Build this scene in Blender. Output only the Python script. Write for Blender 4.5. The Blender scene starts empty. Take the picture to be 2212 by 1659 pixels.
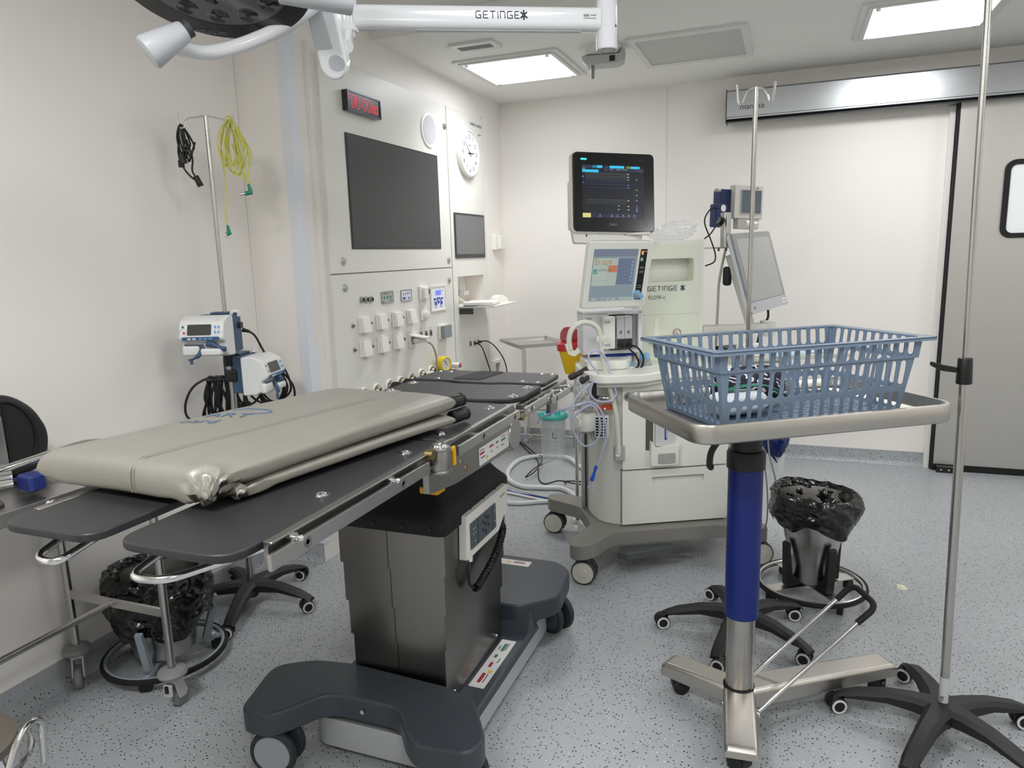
import bpy, bmesh, random
from math import *
from mathutils import Vector, Matrix
random.seed(11)
SC = bpy.context.scene
COL = SC.collection
R = radians

# ---------------------------------------------------------------- camera
def make_camera():
    ya, pi_, ro = R(21.29), R(10.2), R(-1.63)
    f = Vector((-sin(ya)*cos(pi_), cos(ya)*cos(pi_), -sin(pi_)))
    r = Vector((cos(ya), sin(ya), 0)); u = r.cross(f)
    r2 = cos(ro)*r + sin(ro)*u; u2 = -sin(ro)*r + cos(ro)*u
    cam = bpy.data.cameras.new('camera'); ob = bpy.data.objects.new('camera', cam); COL.objects.link(ob)
    m = Matrix((r2, u2, -f)).transposed().to_4x4(); m.translation = (0, 0, 1.5)
    ob.matrix_world = m
    cam.sensor_width = 36; cam.lens = 1543/2212*36; cam.clip_start = 0.02; cam.clip_end = 40
    SC.camera = ob
make_camera()
SC.view_settings.view_transform = 'Standard'; SC.view_settings.look = 'None'
SC.view_settings.exposure = 0.24; SC.view_settings.gamma = 1.0; SC.view_settings.use_curve_mapping = False
SC.cycles.max_bounces = 10; SC.cycles.diffuse_bounces = 5; SC.cycles.glossy_bounces = 4
SC.cycles.transmission_bounces = 8; SC.cycles.transparent_max_bounces = 12
SC.cycles.sample_clamp_indirect = 6.0; SC.cycles.use_denoising = True
SC.cycles.caustics_reflective = False; SC.cycles.caustics_refractive = False
W = bpy.data.worlds.new('world'); SC.world = W; W.use_nodes = True
W.node_tree.nodes['Background'].inputs[0].default_value = (0.8, 0.85, 0.9, 1)
W.node_tree.nodes['Background'].inputs[1].default_value = 0.05
CEIL = 2.65
LIGHTS = [(-1.61, 4.45), (0.61, 4.42), (2.4, 4.42), (-1.1, -.1), (0.8, -.6), (2.4, 1.6), (-.3, 1.6)]
PANEL_W = [7, 8, 9, 40, 25, 16, 7]
def area_light(x, y, z, size, watts):
    l = bpy.data.lights.new('panel_lamp', 'AREA'); l.shape = 'SQUARE'; l.size = size; l.energy = watts
    l.color = (1.0, 0.995, 0.99)
    if x < -1.5: l.spread = R(125)
    o = bpy.data.objects.new('panel_lamp', l); COL.objects.link(o); o.location = (x, y, z)
    return o
for (x, y), w_ in zip(LIGHTS, PANEL_W):
    area_light(x, y, (CEIL if y > 3.55 else 2.74)-0.045, 0.5, w_)

# ---------------------------------------------------------------- materials
def lin(h):
    h = h.lstrip('#'); c = [int(h[i:i+2], 16)/255 for i in (0, 2, 4)]
    return tuple(x/12.92 if x <= 0.04045 else ((x+0.055)/1.055)**2.4 for x in c)
MATS = {}
def mat(name, hexc, rough=0.5, metal=0.0, var=0.04, vscale=6.0, bump=0.0, bscale=200, stretch=None,
        emit=0.0, alpha=1.0, trans=0.0, coat=0.0, rvar=0.0, spec=0.5, ior=1.45):
    if name in MATS: return MATS[name]
    m = bpy.data.materials.new(name); MATS[name] = m; m.use_nodes = True
    nt = m.node_tree; N = nt.nodes; L = nt.links; b = N['Principled BSDF']
    c = lin(hexc)
    b.inputs['Roughness'].default_value = rough; b.inputs['Metallic'].default_value = metal
    b.inputs['Specular IOR Level'].default_value = spec; b.inputs['IOR'].default_value = ior
    b.inputs['Coat Weight'].default_value = coat; b.inputs['Coat Roughness'].default_value = 0.1
    b.inputs['Transmission Weight'].default_value = trans; b.inputs['Alpha'].default_value = alpha
    tc = N.new('ShaderNodeTexCoord'); mp = N.new('ShaderNodeMapping'); L.new(tc.outputs['Object'], mp.inputs['Vector'])
    if stretch: mp.inputs['Scale'].default_value = stretch
    nz = N.new('ShaderNodeTexNoise'); nz.inputs['Scale'].default_value = vscale; nz.inputs['Detail'].default_value = 4
    L.new(mp.outputs['Vector'], nz.inputs['Vector'])
    mx = N.new('ShaderNodeMix'); mx.data_type = 'RGBA'
    mx.inputs['A'].default_value = (*[x*(1-var) for x in c], 1); mx.inputs['B'].default_value = (*[min(1, x*(1+var)) for x in c], 1)
    L.new(nz.outputs['Fac'], mx.inputs['Factor']); L.new(mx.outputs['Result'], b.inputs['Base Color'])
    if rvar:
        mr = N.new('ShaderNodeMapRange'); mr.inputs['To Min'].default_value = max(0, rough-rvar); mr.inputs['To Max'].default_value = rough+rvar
        L.new(nz.outputs['Fac'], mr.inputs['Value']); L.new(mr.outputs['Result'], b.inputs['Roughness'])
    if bump:
        n2 = N.new('ShaderNodeTexNoise'); n2.inputs['Scale'].default_value = bscale; n2.inputs['Detail'].default_value = 3
        L.new(mp.outputs['Vector'], n2.inputs['Vector'])
        bp = N.new('ShaderNodeBump'); bp.inputs['Strength'].default_value = bump; bp.inputs['Distance'].default_value = 0.002
        L.new(n2.outputs['Fac'], bp.inputs['Height']); L.new(bp.outputs['Normal'], b.inputs['Normal'])
    if emit:
        b.inputs['Emission Color'].default_value = (*c, 1); b.inputs['Emission Strength'].default_value = emit
    return m
def steel(name, hexc='c9c7c3', rough=0.3, stretch=(1, 1, 60), rvar=0.06):
    return mat(name, hexc, rough, 1.0, var=0.10, vscale=14, stretch=stretch, rvar=rvar, bump=0.05, bscale=60)

# ---------------------------------------------------------------- mesh builder
def rrect(w, h, r, n=5, cx=0, cy=0):
    pts = []
    r = min(r, w/2-1e-4, h/2-1e-4)
    for (sx, sy, a0) in ((1, -1, -90), (1, 1, 0), (-1, 1, 90), (-1, -1, 180)):
        for k in range(n+1):
            a = R(a0+90*k/n)
            pts.append((cx+sx*(w/2-r)+r*cos(a), cy+sy*(h/2-r)+r*sin(a)))
    return pts
def round_poly(P, r, n=4):
    out = []; m = len(P)
    for i in range(m):
        a = Vector(P[i-1][:2]); b = Vector(P[i][:2]); c = Vector(P[(i+1) % m][:2]); rr = P[i][2] if len(P[i]) > 2 else r
        da = (a-b); dc = (c-b); k = min(rr, da.length*0.45, dc.length*0.45)
        p0 = b+da.normalized()*k; p2 = b+dc.normalized()*k
        for j in range(n+1):
            t = j/n; out.append(tuple((1-t)**2*p0+2*t*(1-t)*b+t*t*p2))
    return out
def smooth_path(P, n=8, closed=False):
    P = [Vector(p) for p in P]; m = len(P); out = []
    rng = range(m if closed else m-1)
    for i in rng:
        p0 = P[i-1] if (closed or i > 0) else P[0]*2-P[1]
        p1 = P[i]; p2 = P[(i+1) % m]
        p3 = P[(i+2) % m] if (closed or i+2 < m) else P[-1]*2-P[-2]
        for k in range(n):
            t = k/n
            out.append(0.5*((2*p1)+(p2-p0)*t+(2*p0-5*p1+4*p2-p3)*t*t+(3*p1-p0-3*p2+p3)*t**3))
    if not closed: out.append(P[-1])
    return out
def bent(P, r, n=5):
    """polyline with rounded corners"""
    P = [Vector(p) for p in P]; out = [P[0]]
    for i in range(1, len(P)-1):
        a, b, c = P[i-1], P[i], P[i+1]; k = min(r, (a-b).length*0.48, (c-b).length*0.48)
        p0 = b+(a-b).normalized()*k; p2 = b+(c-b).normalized()*k
        for j in range(n+1):
            t = j/n; out.append((1-t)**2*p0+2*t*(1-t)*b+t*t*p2)
    out.append(P[-1]); return out
def frame_m(o, x, y):
    """matrix: local x,y along given dirs, z = x cross y"""
    x = Vector(x).normalized(); y = Vector(y); y = (y-x*y.dot(x)).normalized(); z = x.cross(y)
    m = Matrix((x, y, z)).transposed().to_4x4(); m.translation = Vector(o); return m
def rot(rx=0, ry=0, rz=0, loc=(0, 0, 0)):
    return Matrix.Translation(loc) @ Matrix.Rotation(R(rz), 4, 'Z') @ Matrix.Rotation(R(ry), 4, 'Y') @ Matrix.Rotation(R(rx), 4, 'X')

class MB:
    def __init__(s): s.bm = bmesh.new(); s.bev = False
    def add(s, b2, M=None, bev=0, seg=2, ang=35):
        if bev:
            es = [e for e in b2.edges if len(e.link_faces) == 2 and e.calc_face_angle(0) > R(ang)]
            if es:
                bmesh.ops.bevel(b2, geom=es, offset=bev, segments=seg, profile=0.5, affect='EDGES', clamp_overlap=True)
            s.bev = True
        if M is not None: bmesh.ops.transform(b2, matrix=M, verts=b2.verts)
        me = bpy.data.meshes.new('tmp'); b2.to_mesh(me); b2.free()
        s.bm.from_mesh(me); bpy.data.meshes.remove(me); return s
    def box(s, c, d, M=None, bev=0, seg=2, taper=None):
        b = bmesh.new(); bmesh.ops.create_cube(b, size=1)
        for v in b.verts:
            k = 1.0
            if taper and v.co.z > 0: k = taper
            v.co = Vector((v.co.x*d[0]*k+c[0], v.co.y*d[1]*k+c[1], v.co.z*d[2]+c[2]))
        return s.add(b, M, bev, seg)
    def span(s, a, b, M=None, bev=0, seg=2):
        return s.box([(a[i]+b[i])/2 for i in range(3)], [abs(b[i]-a[i]) for i in range(3)], M, bev, seg)
    def prism(s, pts, z0, z1, M=None, bev=0, seg=2, top=None):
        b = bmesh.new(); tp = top or pts
        lo = [b.verts.new((p[0], p[1], z0)) for p in pts]; hi = [b.verts.new((p[0], p[1], z1)) for p in tp]
        n = len(pts)
        b.faces.new(list(reversed(lo))); b.faces.new(hi)
        for i in range(n): b.faces.new((lo[i], lo[(i+1) % n], hi[(i+1) % n], hi[i]))
        bmesh.ops.recalc_face_normals(b, faces=b.faces)
        return s.add(b, M, bev, seg)
    def holed(s, outer, holes, z0, z1, M=None):
        """flat plate with holes (outer/hole outlines are point lists)"""
        b = bmesh.new(); loops = []
        for L_ in [outer]+holes:
            vs = [b.verts.new((p[0], p[1], z1)) for p in L_]
            es = [b.edges.new((vs[i], vs[(i+1) % len(vs)])) for i in range(len(vs))]; loops.append((vs, es))
        bmesh.ops.triangle_fill(b, use_beauty=True, use_dissolve=False, edges=[e for l in loops for e in l[1]])
        top = list(b.faces)
        for f in top:
            if f.normal.z < 0: f.normal_flip()
        g = bmesh.ops.extrude_face_region(b, geom=top)
        bmesh.ops.translate(b, vec=(0, 0, z0-z1), verts=[v for v in g['geom'] if isinstance(v, bmesh.types.BMVert)])
        bmesh.ops.recalc_face_normals(b, faces=b.faces)
        return s.add(b, M)
    def lathe(s, prof, n=32, M=None, cap=True):
        b = bmesh.new(); rings = []
        for (r, z) in prof:
            rings.append([b.verts.new((r*cos(2*pi*k/n), r*sin(2*pi*k/n), z)) for k in range(n)] if r > 1e-6 else [b.verts.new((0, 0, z))])
        for a, c in zip(rings, rings[1:]):
            if len(a) == 1 and len(c) == 1: continue
            for k in range(n):
                k2 = (k+1) % n
                if len(a) == 1: b.faces.new((a[0], c[k2], c[k]))
                elif len(c) == 1: b.faces.new((a[k], a[k2], c[0]))
                else: b.faces.new((a[k], a[k2], c[k2], c[k]))
        if cap:
            if len(rings[0]) > 1: b.faces.new(list(reversed(rings[0])))
            if len(rings[-1]) > 1: b.faces.new(rings[-1])
        bmesh.ops.recalc_face_normals(b, faces=b.faces)
        return s.add(b, M)
    def cyl(s, p0, p1, r0, r1=None, n=20, bev=0):
        p0 = Vector(p0); p1 = Vector(p1); d = p1-p0; L_ = d.length; r1 = r0 if r1 is None else r1
        M = Matrix.Translation(p0) @ d.to_track_quat('Z', 'Y').to_matrix().to_4x4()
        if bev:
            e = min(bev, r0*0.9, r1*0.9, L_*0.45)
            pr = [(0, 0), (r0-e, 0), (r0-e*0.3, e*0.3), (r0, e), (r1, L_-e), (r1-e*0.3, L_-e*0.3), (r1-e, L_), (0, L_)]
            return s.lathe(pr, n, M)
        return s.lathe([(r0, 0), (r1, L_)], n, M)
    def tube(s, P, r, n=10, closed=False, flat=1.0, cap=True):
        P = [Vector(p) for p in P]; b = bmesh.new(); m = len(P); rings = []
        T = []
        for i in range(m):
            if closed: t = P[(i+1) % m]-P[i-1]
            else: t = P[min(i+1, m-1)]-P[max(i-1, 0)]
            T.append(t.normalized() if t.length > 1e-9 else Vector((0, 0, 1)))
        up = Vector((0, 0, 1)) if abs(T[0].z) < 0.9 else Vector((1, 0, 0))
        nrm = (up-T[0]*up.dot(T[0])).normalized()
        for i in range(m):
            if i:
                nrm = nrm-T[i]*nrm.dot(T[i])
                nrm = nrm.normalized() if nrm.length > 1e-6 else T[i].orthogonal().normalized()
            bi = T[i].cross(nrm); rr = r[i] if isinstance(r, (list, tuple)) else r
            rings.append([b.verts.new(P[i]+nrm*(rr*flat*cos(2*pi*k/n))+bi*(rr*sin(2*pi*k/n))) for k in range(n)])
        for i in range(m if closed else m-1):
            a = rings[i]; c = rings[(i+1) % m]
            for k in range(n): b.faces.new((a[k], a[(k+1) % n], c[(k+1) % n], c[k]))
        if not closed and cap:
            b.faces.new(list(reversed(rings[0]))); b.faces.new(rings[-1])
        bmesh.ops.recalc_face_normals(b, faces=b.faces)
        return s.add(b)
    def torus(s, c, R_, r, n=40, m=8, M=None, flat=1.0):
        P = [Vector((R_*cos(2*pi*k/n), R_*sin(2*pi*k/n), 0)) for k in range(n)]
        MM = Matrix.Translation(c) @ (M or Matrix.Identity(4))
        return s.tube([MM @ p for p in P], r, m, closed=True, flat=flat)
    def ball(s, c, r, sc=(1, 1, 1), n=16, M=None):
        b = bmesh.new(); bmesh.ops.create_uvsphere(b, u_segments=n, v_segments=max(6, n//2), radius=r)
        for v in b.verts: v.co = Vector((v.co.x*sc[0]+c[0], v.co.y*sc[1]+c[1], v.co.z*sc[2]+c[2]))
        return s.add(b, M)
    def grid(s, f, nu, nv, closed_u=False, M=None):
        b = bmesh.new()
        V = [[b.verts.new(f(i/(nu if closed_u else nu-1), j/(nv-1))) for j in range(nv)] for i in range(nu)]
        for i in range(nu if closed_u else nu-1):
            for j in range(nv-1):
                i2 = (i+1) % nu
                b.faces.new((V[i][j], V[i2][j], V[i2][j+1], V[i][j+1]))
        return s.add(b, M)
    def quad(s, a, b_, c, d):
        b = bmesh.new(); b.faces.new([b.verts.new(p) for p in (a, b_, c, d)]); return s.add(b)
    def build(s, name, m, parent=None, smooth=True, M=None, ang=38):
        me = bpy.data.meshes.new(name)
        if M is not None: bmesh.ops.transform(s.bm, matrix=M, verts=s.bm.verts)
        s.bm.to_mesh(me); s.bm.free(); me.materials.append(m)
        if smooth:
            me.shade_smooth(); me.set_sharp_from_angle(angle=R(ang))
        o = bpy.data.objects.new(name, me); COL.objects.link(o)
        if parent: o.parent = parent
        if s.bev and smooth:
            w = o.modifiers.new('wn', 'WEIGHTED_NORMAL'); w.keep_sharp = True; w.weight = 80
        return o
def thing(name, label, cat, loc=(0, 0, 0), rz=0, group=None):
    o = bpy.data.objects.new(name, None); COL.objects.link(o); o.location = loc; o.rotation_euler = (0, 0, R(rz))
    o.empty_display_size = 0.05
    return tag(o, label, cat, group)
def tag(o, label, cat, group=None, kind=None):
    o['label'] = label; o['category'] = cat
    if group: o['group'] = group
    if kind: o['kind'] = kind
    return o
def struct(o, label=None):
    o['kind'] = 'structure'
    if label: o['label'] = label
    return o
def dup(root, loc=None, rz=None, label=None, group=None, M=None):
    def cp(o, p):
        c = o.copy(); COL.objects.link(c)
        if p: c.parent = p
        for ch in [x for x in bpy.data.objects if x.parent == o and x != c]: cp(ch, c)
        return c
    c = cp(root, None)
    if loc is not None: c.location = loc
    if rz is not None: c.rotation_euler = (0, 0, R(rz))
    if M is not None: c.matrix_world = M
    if label: c['label'] = label
    if group: c['group'] = group
    return c
def text(s, size, m, parent, M, ext=0.0004, align='LEFT', name='lettering', sx=1.0):
    cu = bpy.data.curves.new(name, 'FONT'); cu.body = s; cu.size = size; cu.extrude = ext; cu.align_x = align
    cu.materials.append(m); cu.resolution_u = 2; cu.space_character = 1.0
    o = bpy.data.objects.new(name, cu); COL.objects.link(o)
    bpy.context.view_layer.update(); dg = bpy.context.evaluated_depsgraph_get()
    me = bpy.data.meshes.new_from_object(o.evaluated_get(dg)); bpy.data.objects.remove(o); bpy.data.curves.remove(cu)
    me.name = name; o = bpy.data.objects.new(name, me); COL.objects.link(o)
    if not me.materials: me.materials.append(m)
    if parent: o.parent = parent
    o.matrix_local = M @ Matrix.Diagonal((sx, 1, 1, 1)); return o
GLY = {'G': [[(.78, 1), (.12, 1), (0, .86), (0, .14), (.12, 0), (.78, 0), (.78, .46), (.42, .46)]],
       'E': [[(.72, 1), (.1, 1), (0, .88), (0, .12), (.1, 0), (.72, 0)], [(.06, .5), (.62, .5)]],
       'T': [[(0, 1), (.8, 1)], [(.4, 1), (.4, 0)]], 'I': [[(0, 1), (0, 0)]],
       'N': [[(0, 0), (0, 1), (.6, 1), (.74, .88), (.74, 0)]],
       '*': [[(.5, 1.15), (.5, .68)], [(.5, .32), (.5, -.15)], [(.05, .9), (.36, .6)], [(.05, .1), (.36, .4)], [(1.0, .9), (.62, .62), (.62, .5)], [(1.0, .1), (.7, .36)]]}
def wordmark(mb, word, h, M, w=0.13):
    x = 0
    for ch in word:
        if ch == ' ': x += 0.45; continue
        mx = 0
        for pl in GLY[ch]:
            for a, b in zip(pl, pl[1:]):
                A = Vector(((x+a[0])*h, a[1]*h, 0)); B = Vector(((x+b[0])*h, b[1]*h, 0)); d = (B-A).normalized(); n = Vector((-d.y, d.x, 0))*w*h/2
                A2 = A-d*w*h*0.35; B2 = B+d*w*h*0.35
                mb.prism([tuple(A2-n)[:2], tuple(B2-n)[:2], tuple(B2+n)[:2], tuple(A2+n)[:2]], 0, 0.0008, M)
            mx = max(mx, *[p[0] for p in pl])
        x += mx+0.42
    return mb
XW = lambda y, z, x=-2.12: frame_m((x, y, z), (0, 1, 0), (0, 0, 1))   # plane of the console wall, facing +x

M_white = mat('white_plastic', 'eceae4', 0.38)
M_white2 = mat('warm_white_plastic', 'e6e5dc', 0.42)
M_black = mat('black_plastic', '161616', 0.42, var=0.1)
M_black_rub = mat('black_rubber', '101010', 0.7, var=0.1)
M_dark = mat('dark_grey_plastic', '3a3d41', 0.45)
M_grey = mat('grey_plastic', '9b9c9b', 0.45)
M_chrome = mat('chrome', 'dcdcdc', 0.12, 1.0, var=0.02)
M_steel = steel('brushed_steel')
M_steel_h = steel('brushed_steel_flat', 'c2bfb9', 0.3, (60, 2, 2))
M_alu = mat('anodised_aluminium', 'bdbdbb', 0.32, 1.0, var=0.04)
M_ink = mat('dark_ink', '20243a', 0.6)
M_blue_d = mat('navy_plastic', '2a3a5c', 0.4)
M_cable = mat('black_cable', '0e0e10', 0.4)
M_blackgloss = mat('black_glass', '0a0b0d', 0.12, coat=0.5)
# ================================================================ ROOM
def mat_floor():
    m = bpy.data.materials.new('speckled_vinyl'); m.use_nodes = True; nt = m.node_tree; N = nt.nodes; L = nt.links; b = N['Principled BSDF']
    tc = N.new('ShaderNodeTexCoord')
    nz = N.new('ShaderNodeTexNoise'); nz.inputs['Scale'].default_value = 160; L.new(tc.outputs['Object'], nz.inputs['Vector'])
    mixv = N.new('ShaderNodeMix'); mixv.data_type = 'VECTOR'; mixv.inputs['Factor'].default_value = 0.005
    L.new(tc.outputs['Object'], mixv.inputs['A']); L.new(nz.outputs['Color'], mixv.inputs['B'])
    def speck(scale, lo, pick):
        v = N.new('ShaderNodeTexVoronoi'); v.inputs['Scale'].default_value = scale; L.new(mixv.outputs['Result'], v.inputs['Vector'])
        sz = N.new('ShaderNodeMath'); sz.operation = 'LESS_THAN'; sz.inputs[1].default_value = lo; L.new(v.outputs['Distance'], sz.inputs[0])
        sp = N.new('ShaderNodeSeparateColor'); L.new(v.outputs['Color'], sp.inputs[0])
        pk = N.new('ShaderNodeMath'); pk.operation = 'LESS_THAN'; pk.inputs[1].default_value = pick; L.new(sp.outputs[0], pk.inputs[0])
        mu = N.new('ShaderNodeMath'); mu.operation = 'MULTIPLY'; L.new(sz.outputs[0], mu.inputs[0]); L.new(pk.outputs[0], mu.inputs[1]); return mu
    s1 = speck(85, 0.235, 0.65); s2 = speck(150, 0.2, 0.4); s3 = speck(75, 0.16, 0.28)
    n2 = N.new('ShaderNodeTexNoise'); n2.inputs['Scale'].default_value = 1.6; n2.inputs['Detail'].default_value = 5; L.new(tc.outputs['Object'], n2.inputs['Vector'])
    base = N.new('ShaderNodeMix'); base.data_type = 'RGBA'; base.inputs['A'].default_value = (*lin('9da1a4'), 1); base.inputs['B'].default_value = (*lin('a9acae'), 1)
    L.new(n2.outputs['Fac'], base.inputs['Factor'])
    cur = base.outputs['Result']
    for s, c in ((s2, '7c8894'), (s3, 'd4dbe0'), (s1, '1f2224')):
        mx = N.new('ShaderNodeMix'); mx.data_type = 'RGBA'; mx.inputs['B'].default_value = (*lin(c), 1)
        L.new(s.outputs[0], mx.inputs['Factor']); L.new(cur, mx.inputs['A']); cur = mx.outputs['Result']
    L.new(cur, b.inputs['Base Color'])
    mr = N.new('ShaderNodeMapRange'); mr.inputs['To Min'].default_value = 0.28; mr.inputs['To Max'].default_value = 0.42
    L.new(n2.outputs['Fac'], mr.inputs['Value']); L.new(mr.outputs['Result'], b.inputs['Roughness'])
    return m
M_floor = mat_floor()
M_wall = mat('vinyl_wall', 'f0ece6', 0.42, var=0.012, vscale=1.2, bump=0.04, bscale=300)
M_ceil = mat('ceiling_paint', 'ebebe6', 0.75, var=0.015, vscale=1.0)
M_panel = mat('lacquered_panel', 'e4e3dc', 0.33, var=0.012, vscale=1.2)
M_guard = mat('corner_guard', 'dfe3ea', 0.3, var=0.01)
WX, BY, PX, EX, FY = -2.42, 5.39, -2.14, 3.3, -2.9
H = 2.76
struct(MB().span((WX-.1, FY-.1, -.1), (EX+.1, BY+.1, 0)).build('floor', M_floor, smooth=False))
c = MB()
c.span((WX-.1, 3.55, CEIL), (EX+.1, BY+.1, CEIL+.25))
c.span((WX-.1, FY-.1, 2.74), (EX+.1, 3.55, 2.9))
struct(c.build('ceiling', M_ceil, smooth=False))
w = MB()
w.span((WX-.1, FY-.1, 0), (WX, 2.82, H))
w.span((WX-.1, 2.82, 0), (PX, 4.47, H)); w.span((WX-.1, 4.92, 0), (PX, BY+.1, H))
w.span((WX-.1, 4.47, 0), (PX, 4.92, 1.165)); w.span((WX-.1, 4.47, 1.367), (PX, 4.92, H)); w.span((WX-.1, 4.47, 1.165), (-2.27, 4.92, 1.367))
struct(w.build('wall_left', M_wall, smooth=False))
w = MB(); w.span((PX, BY, 0), (EX+.1, BY+.1, H)); w.span((-.452, 5.355, 2.545), (EX, BY, CEIL+.05))
struct(w.build('wall_back', M_wall, smooth=False))
struct(MB().span((EX, FY, 0), (EX+.1, BY, H)).build('wall_right', M_wall, smooth=False))
struct(MB().span((WX, FY-.1, 0), (EX, FY, H)).build('wall_front', M_wall, smooth=False))
def cove(a, b, nrm, name):
    """coved vinyl skirting 10 cm high between a and b; nrm points into the room"""
    a = Vector(a); b = Vector(b); n = Vector(nrm); P = [(0.003, 0.1), (0.003, 0.035), (0.006, 0.02), (0.014, 0.008), (0.03, 0.002), (0.03, 0.0), (-0.0, 0.0), (-0.0, 0.1)]
    mb = MB(); bm = bmesh.new()
    r1 = [bm.verts.new(a+n*p[0]+Vector((0, 0, p[1]))) for p in P]; r2 = [bm.verts.new(b+n*p[0]+Vector((0, 0, p[1]))) for p in P]
    for i in range(len(P)): bm.faces.new((r1[i], r1[(i+1) % len(P)], r2[(i+1) % len(P)], r2[i]))
    bm.faces.new(r1); bm.faces.new(list(reversed(r2))); bmesh.ops.recalc_face_normals(bm, faces=bm.faces); mb.add(bm)
    return struct(mb.build(name, M_floor))
cove((WX, FY, 0), (WX, 2.82, 0), (1, 0, 0), 'baseboard_left')
cove((WX, 2.82, 0), (PX, 2.82, 0), (0, -1, 0), 'baseboard_step')
cove((PX, BY, 0), (.905, BY, 0), (0, -1, 0), 'baseboard_back')
cove((EX, FY, 0), (EX, BY, 0), (-1, 0, 0), 'baseboard_right')
# vertical guard on the outer corner of the step, joint lines of the wall vinyl
g = MB(); g.prism([(PX-.045, 2.82), (PX-.045, 2.814), (PX+.006, 2.814), (PX+.006, 2.875), (PX, 2.875), (PX, 2.82)], .1, 2.73)
struct(g.build('trim_1', M_guard))
g = MB()
g.span((WX, 2.803, .1), (WX+.002, 2.807, 2.73)); g.span((WX, .9, .1), (WX+.002, .904, 2.73))
g.span((-.86, BY-.002, .1), (-.857, BY, CEIL)); 
struct(g.build('trim_2', mat('vinyl_weld', 'd6d3cd', 0.5)))
g = MB(); g.span((.895, BY-.03, .0), (.925, BY, 2.34)); struct(g.build('trim_3', M_white))
# sliding door with its gasket, vision window and floor guide
M_door = steel('door_steel', 'c6c4bf', 0.42, (80, 1, 1), rvar=0.03)
d = MB(); d.span((.945, 5.325, .045), (2.3, 5.372, 2.36))
door = struct(d.build('door_1', M_door, smooth=False), 'brushed steel sliding door under the aluminium track')
g = MB(); g.span((.93, 5.322, .006), (.945, 5.375, 2.36)); g.span((.945, 5.322, .006), (2.3, 5.375, .045)); g.build('door_gasket', M_black_rub, door)
g = MB(); g.span((1.0-.04, 5.27, 0), (1.06, 5.321, .04), bev=.003); gd = g.build('floor_guide', M_black, door)
g = MB()
for x in (.985, 1.03): g.cyl((x, 5.269, .02), (x, 5.272, .02), .006)
g.build('guide_bolt', M_chrome, gd)
g = MB(); o_ = rrect(.5, .47, .06, cx=1.455, cy=1.755); i_ = rrect(.44, .41, .035, cx=1.455, cy=1.755)
MF = frame_m((0, 5.325, 0), (1, 0, 0), (0, 0, 1))
g.holed(o_, [i_], 0, .012, MF); wf = g.build('vision_window_frame', M_black_rub, door)
g = MB(); g.prism(i_, .0, .004, MF); g.build('window_pane', mat('frosted_pane', 'eef2f2', 0.25, var=0.01, coat=.3), wf)
# track box above the door
M_track = mat('track_aluminium', 'b9bcbd', 0.34, 1.0, var=0.05, vscale=3, stretch=(.4, 1, 30), rvar=.03)
tr = thing('door_track_housing', 'long brushed aluminium housing of the sliding door running above the steel door', 'door track', (-.44, 5.24, 2.34))
g = MB(); pr = [(0, .02), (.0, .195), (.012, .205), (.115, .205), (.115, .005), (.03, .005)]
MT = Matrix(((0, 0, 1, 0), (1, 0, 0, 0), (0, 1, 0, 0), (0, 0, 0, 1)))
g.prism(pr, 0, 3.7, MT, bev=.002, seg=1); hb = g.build('cover', M_track, tr)
g = MB(); g.span((.0, -.0012, .03), (3.7, .0005, .033)); g.span((0, .004, .0), (3.7, .03, .006)); g.span((-.004, -.004, -.004), (0, .118, .21)); g.build('cover_seam', mat('track_seam', '26292c', .4), tr)
text('manusa', .052, mat('track_letter', '33363c', .5), tr, frame_m((.085, -.0015, .075), (1, 0, 0), (0, 0, 1)))

# ---------------------------------------------------------------- ceiling fittings
M_glow = mat('light_diffuser', 'f4f7ff', 0.3, emit=6.5)
M_frame = mat('white_enamel', 'dcdcd8', 0.4)
LL = ['square glowing ceiling panel above the back wall beside the console wall', 'square glowing ceiling panel above the sliding door side',
      'ceiling panel over the corner beside the door', 'ceiling panel behind the trolley', 'ceiling panel over the room entrance', 'ceiling panel along the far side', 'ceiling panel over the surgical table']
for k, (x, y) in enumerate(LIGHTS):
    z = CEIL if y > 3.55 else 2.74
    t = thing('ceiling_light', LL[k], 'ceiling light', (x, y, z))
    g = MB(); g.holed(rrect(.66, .66, .012), [rrect(.56, .56, .01)], -.012, 0); g.holed(rrect(.60, .60, .01), [rrect(.555, .555, .008)], -.02, -.012); g.build('frame', M_frame, t)
    g = MB(); g.prism(rrect(.555, .555, .02), -.012, -.006); g.build('diffuser', M_glow, t, smooth=False)
    for sx in (-1, 1):
        for sy in (-1, 1):
            g = MB(); g.cyl((sx*.255, sy*.268, -.03), (sx*.255, sy*.268, -.012), .012, .014, bev=.004); g.build('corner_screw', M_chrome, t)
# slot diffuser
t = thing('ceiling_vent', 'small white slot vent on the ceiling beside the glowing panel', 'vent', (-1.67, 3.875, CEIL))
g = MB(); g.holed(rrect(.26, .155, .006), [rrect(.2, .07, .003)], -.014, 0); g.build('frame', M_frame, t)
g = MB()
for k in range(6): g.box((0, -.03+.012*k, -.006), (.2, .0025, .012), M=rot(rx=0)); 
g.build('slat', mat('vent_slat', 'b5b7b6', .4, .6), t); 
g = MB(); g.span((-.1, -.035, -.004), (.1, .035, -.002)); g.build('backing', mat('vent_dark', '404243', .8), t)
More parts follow.
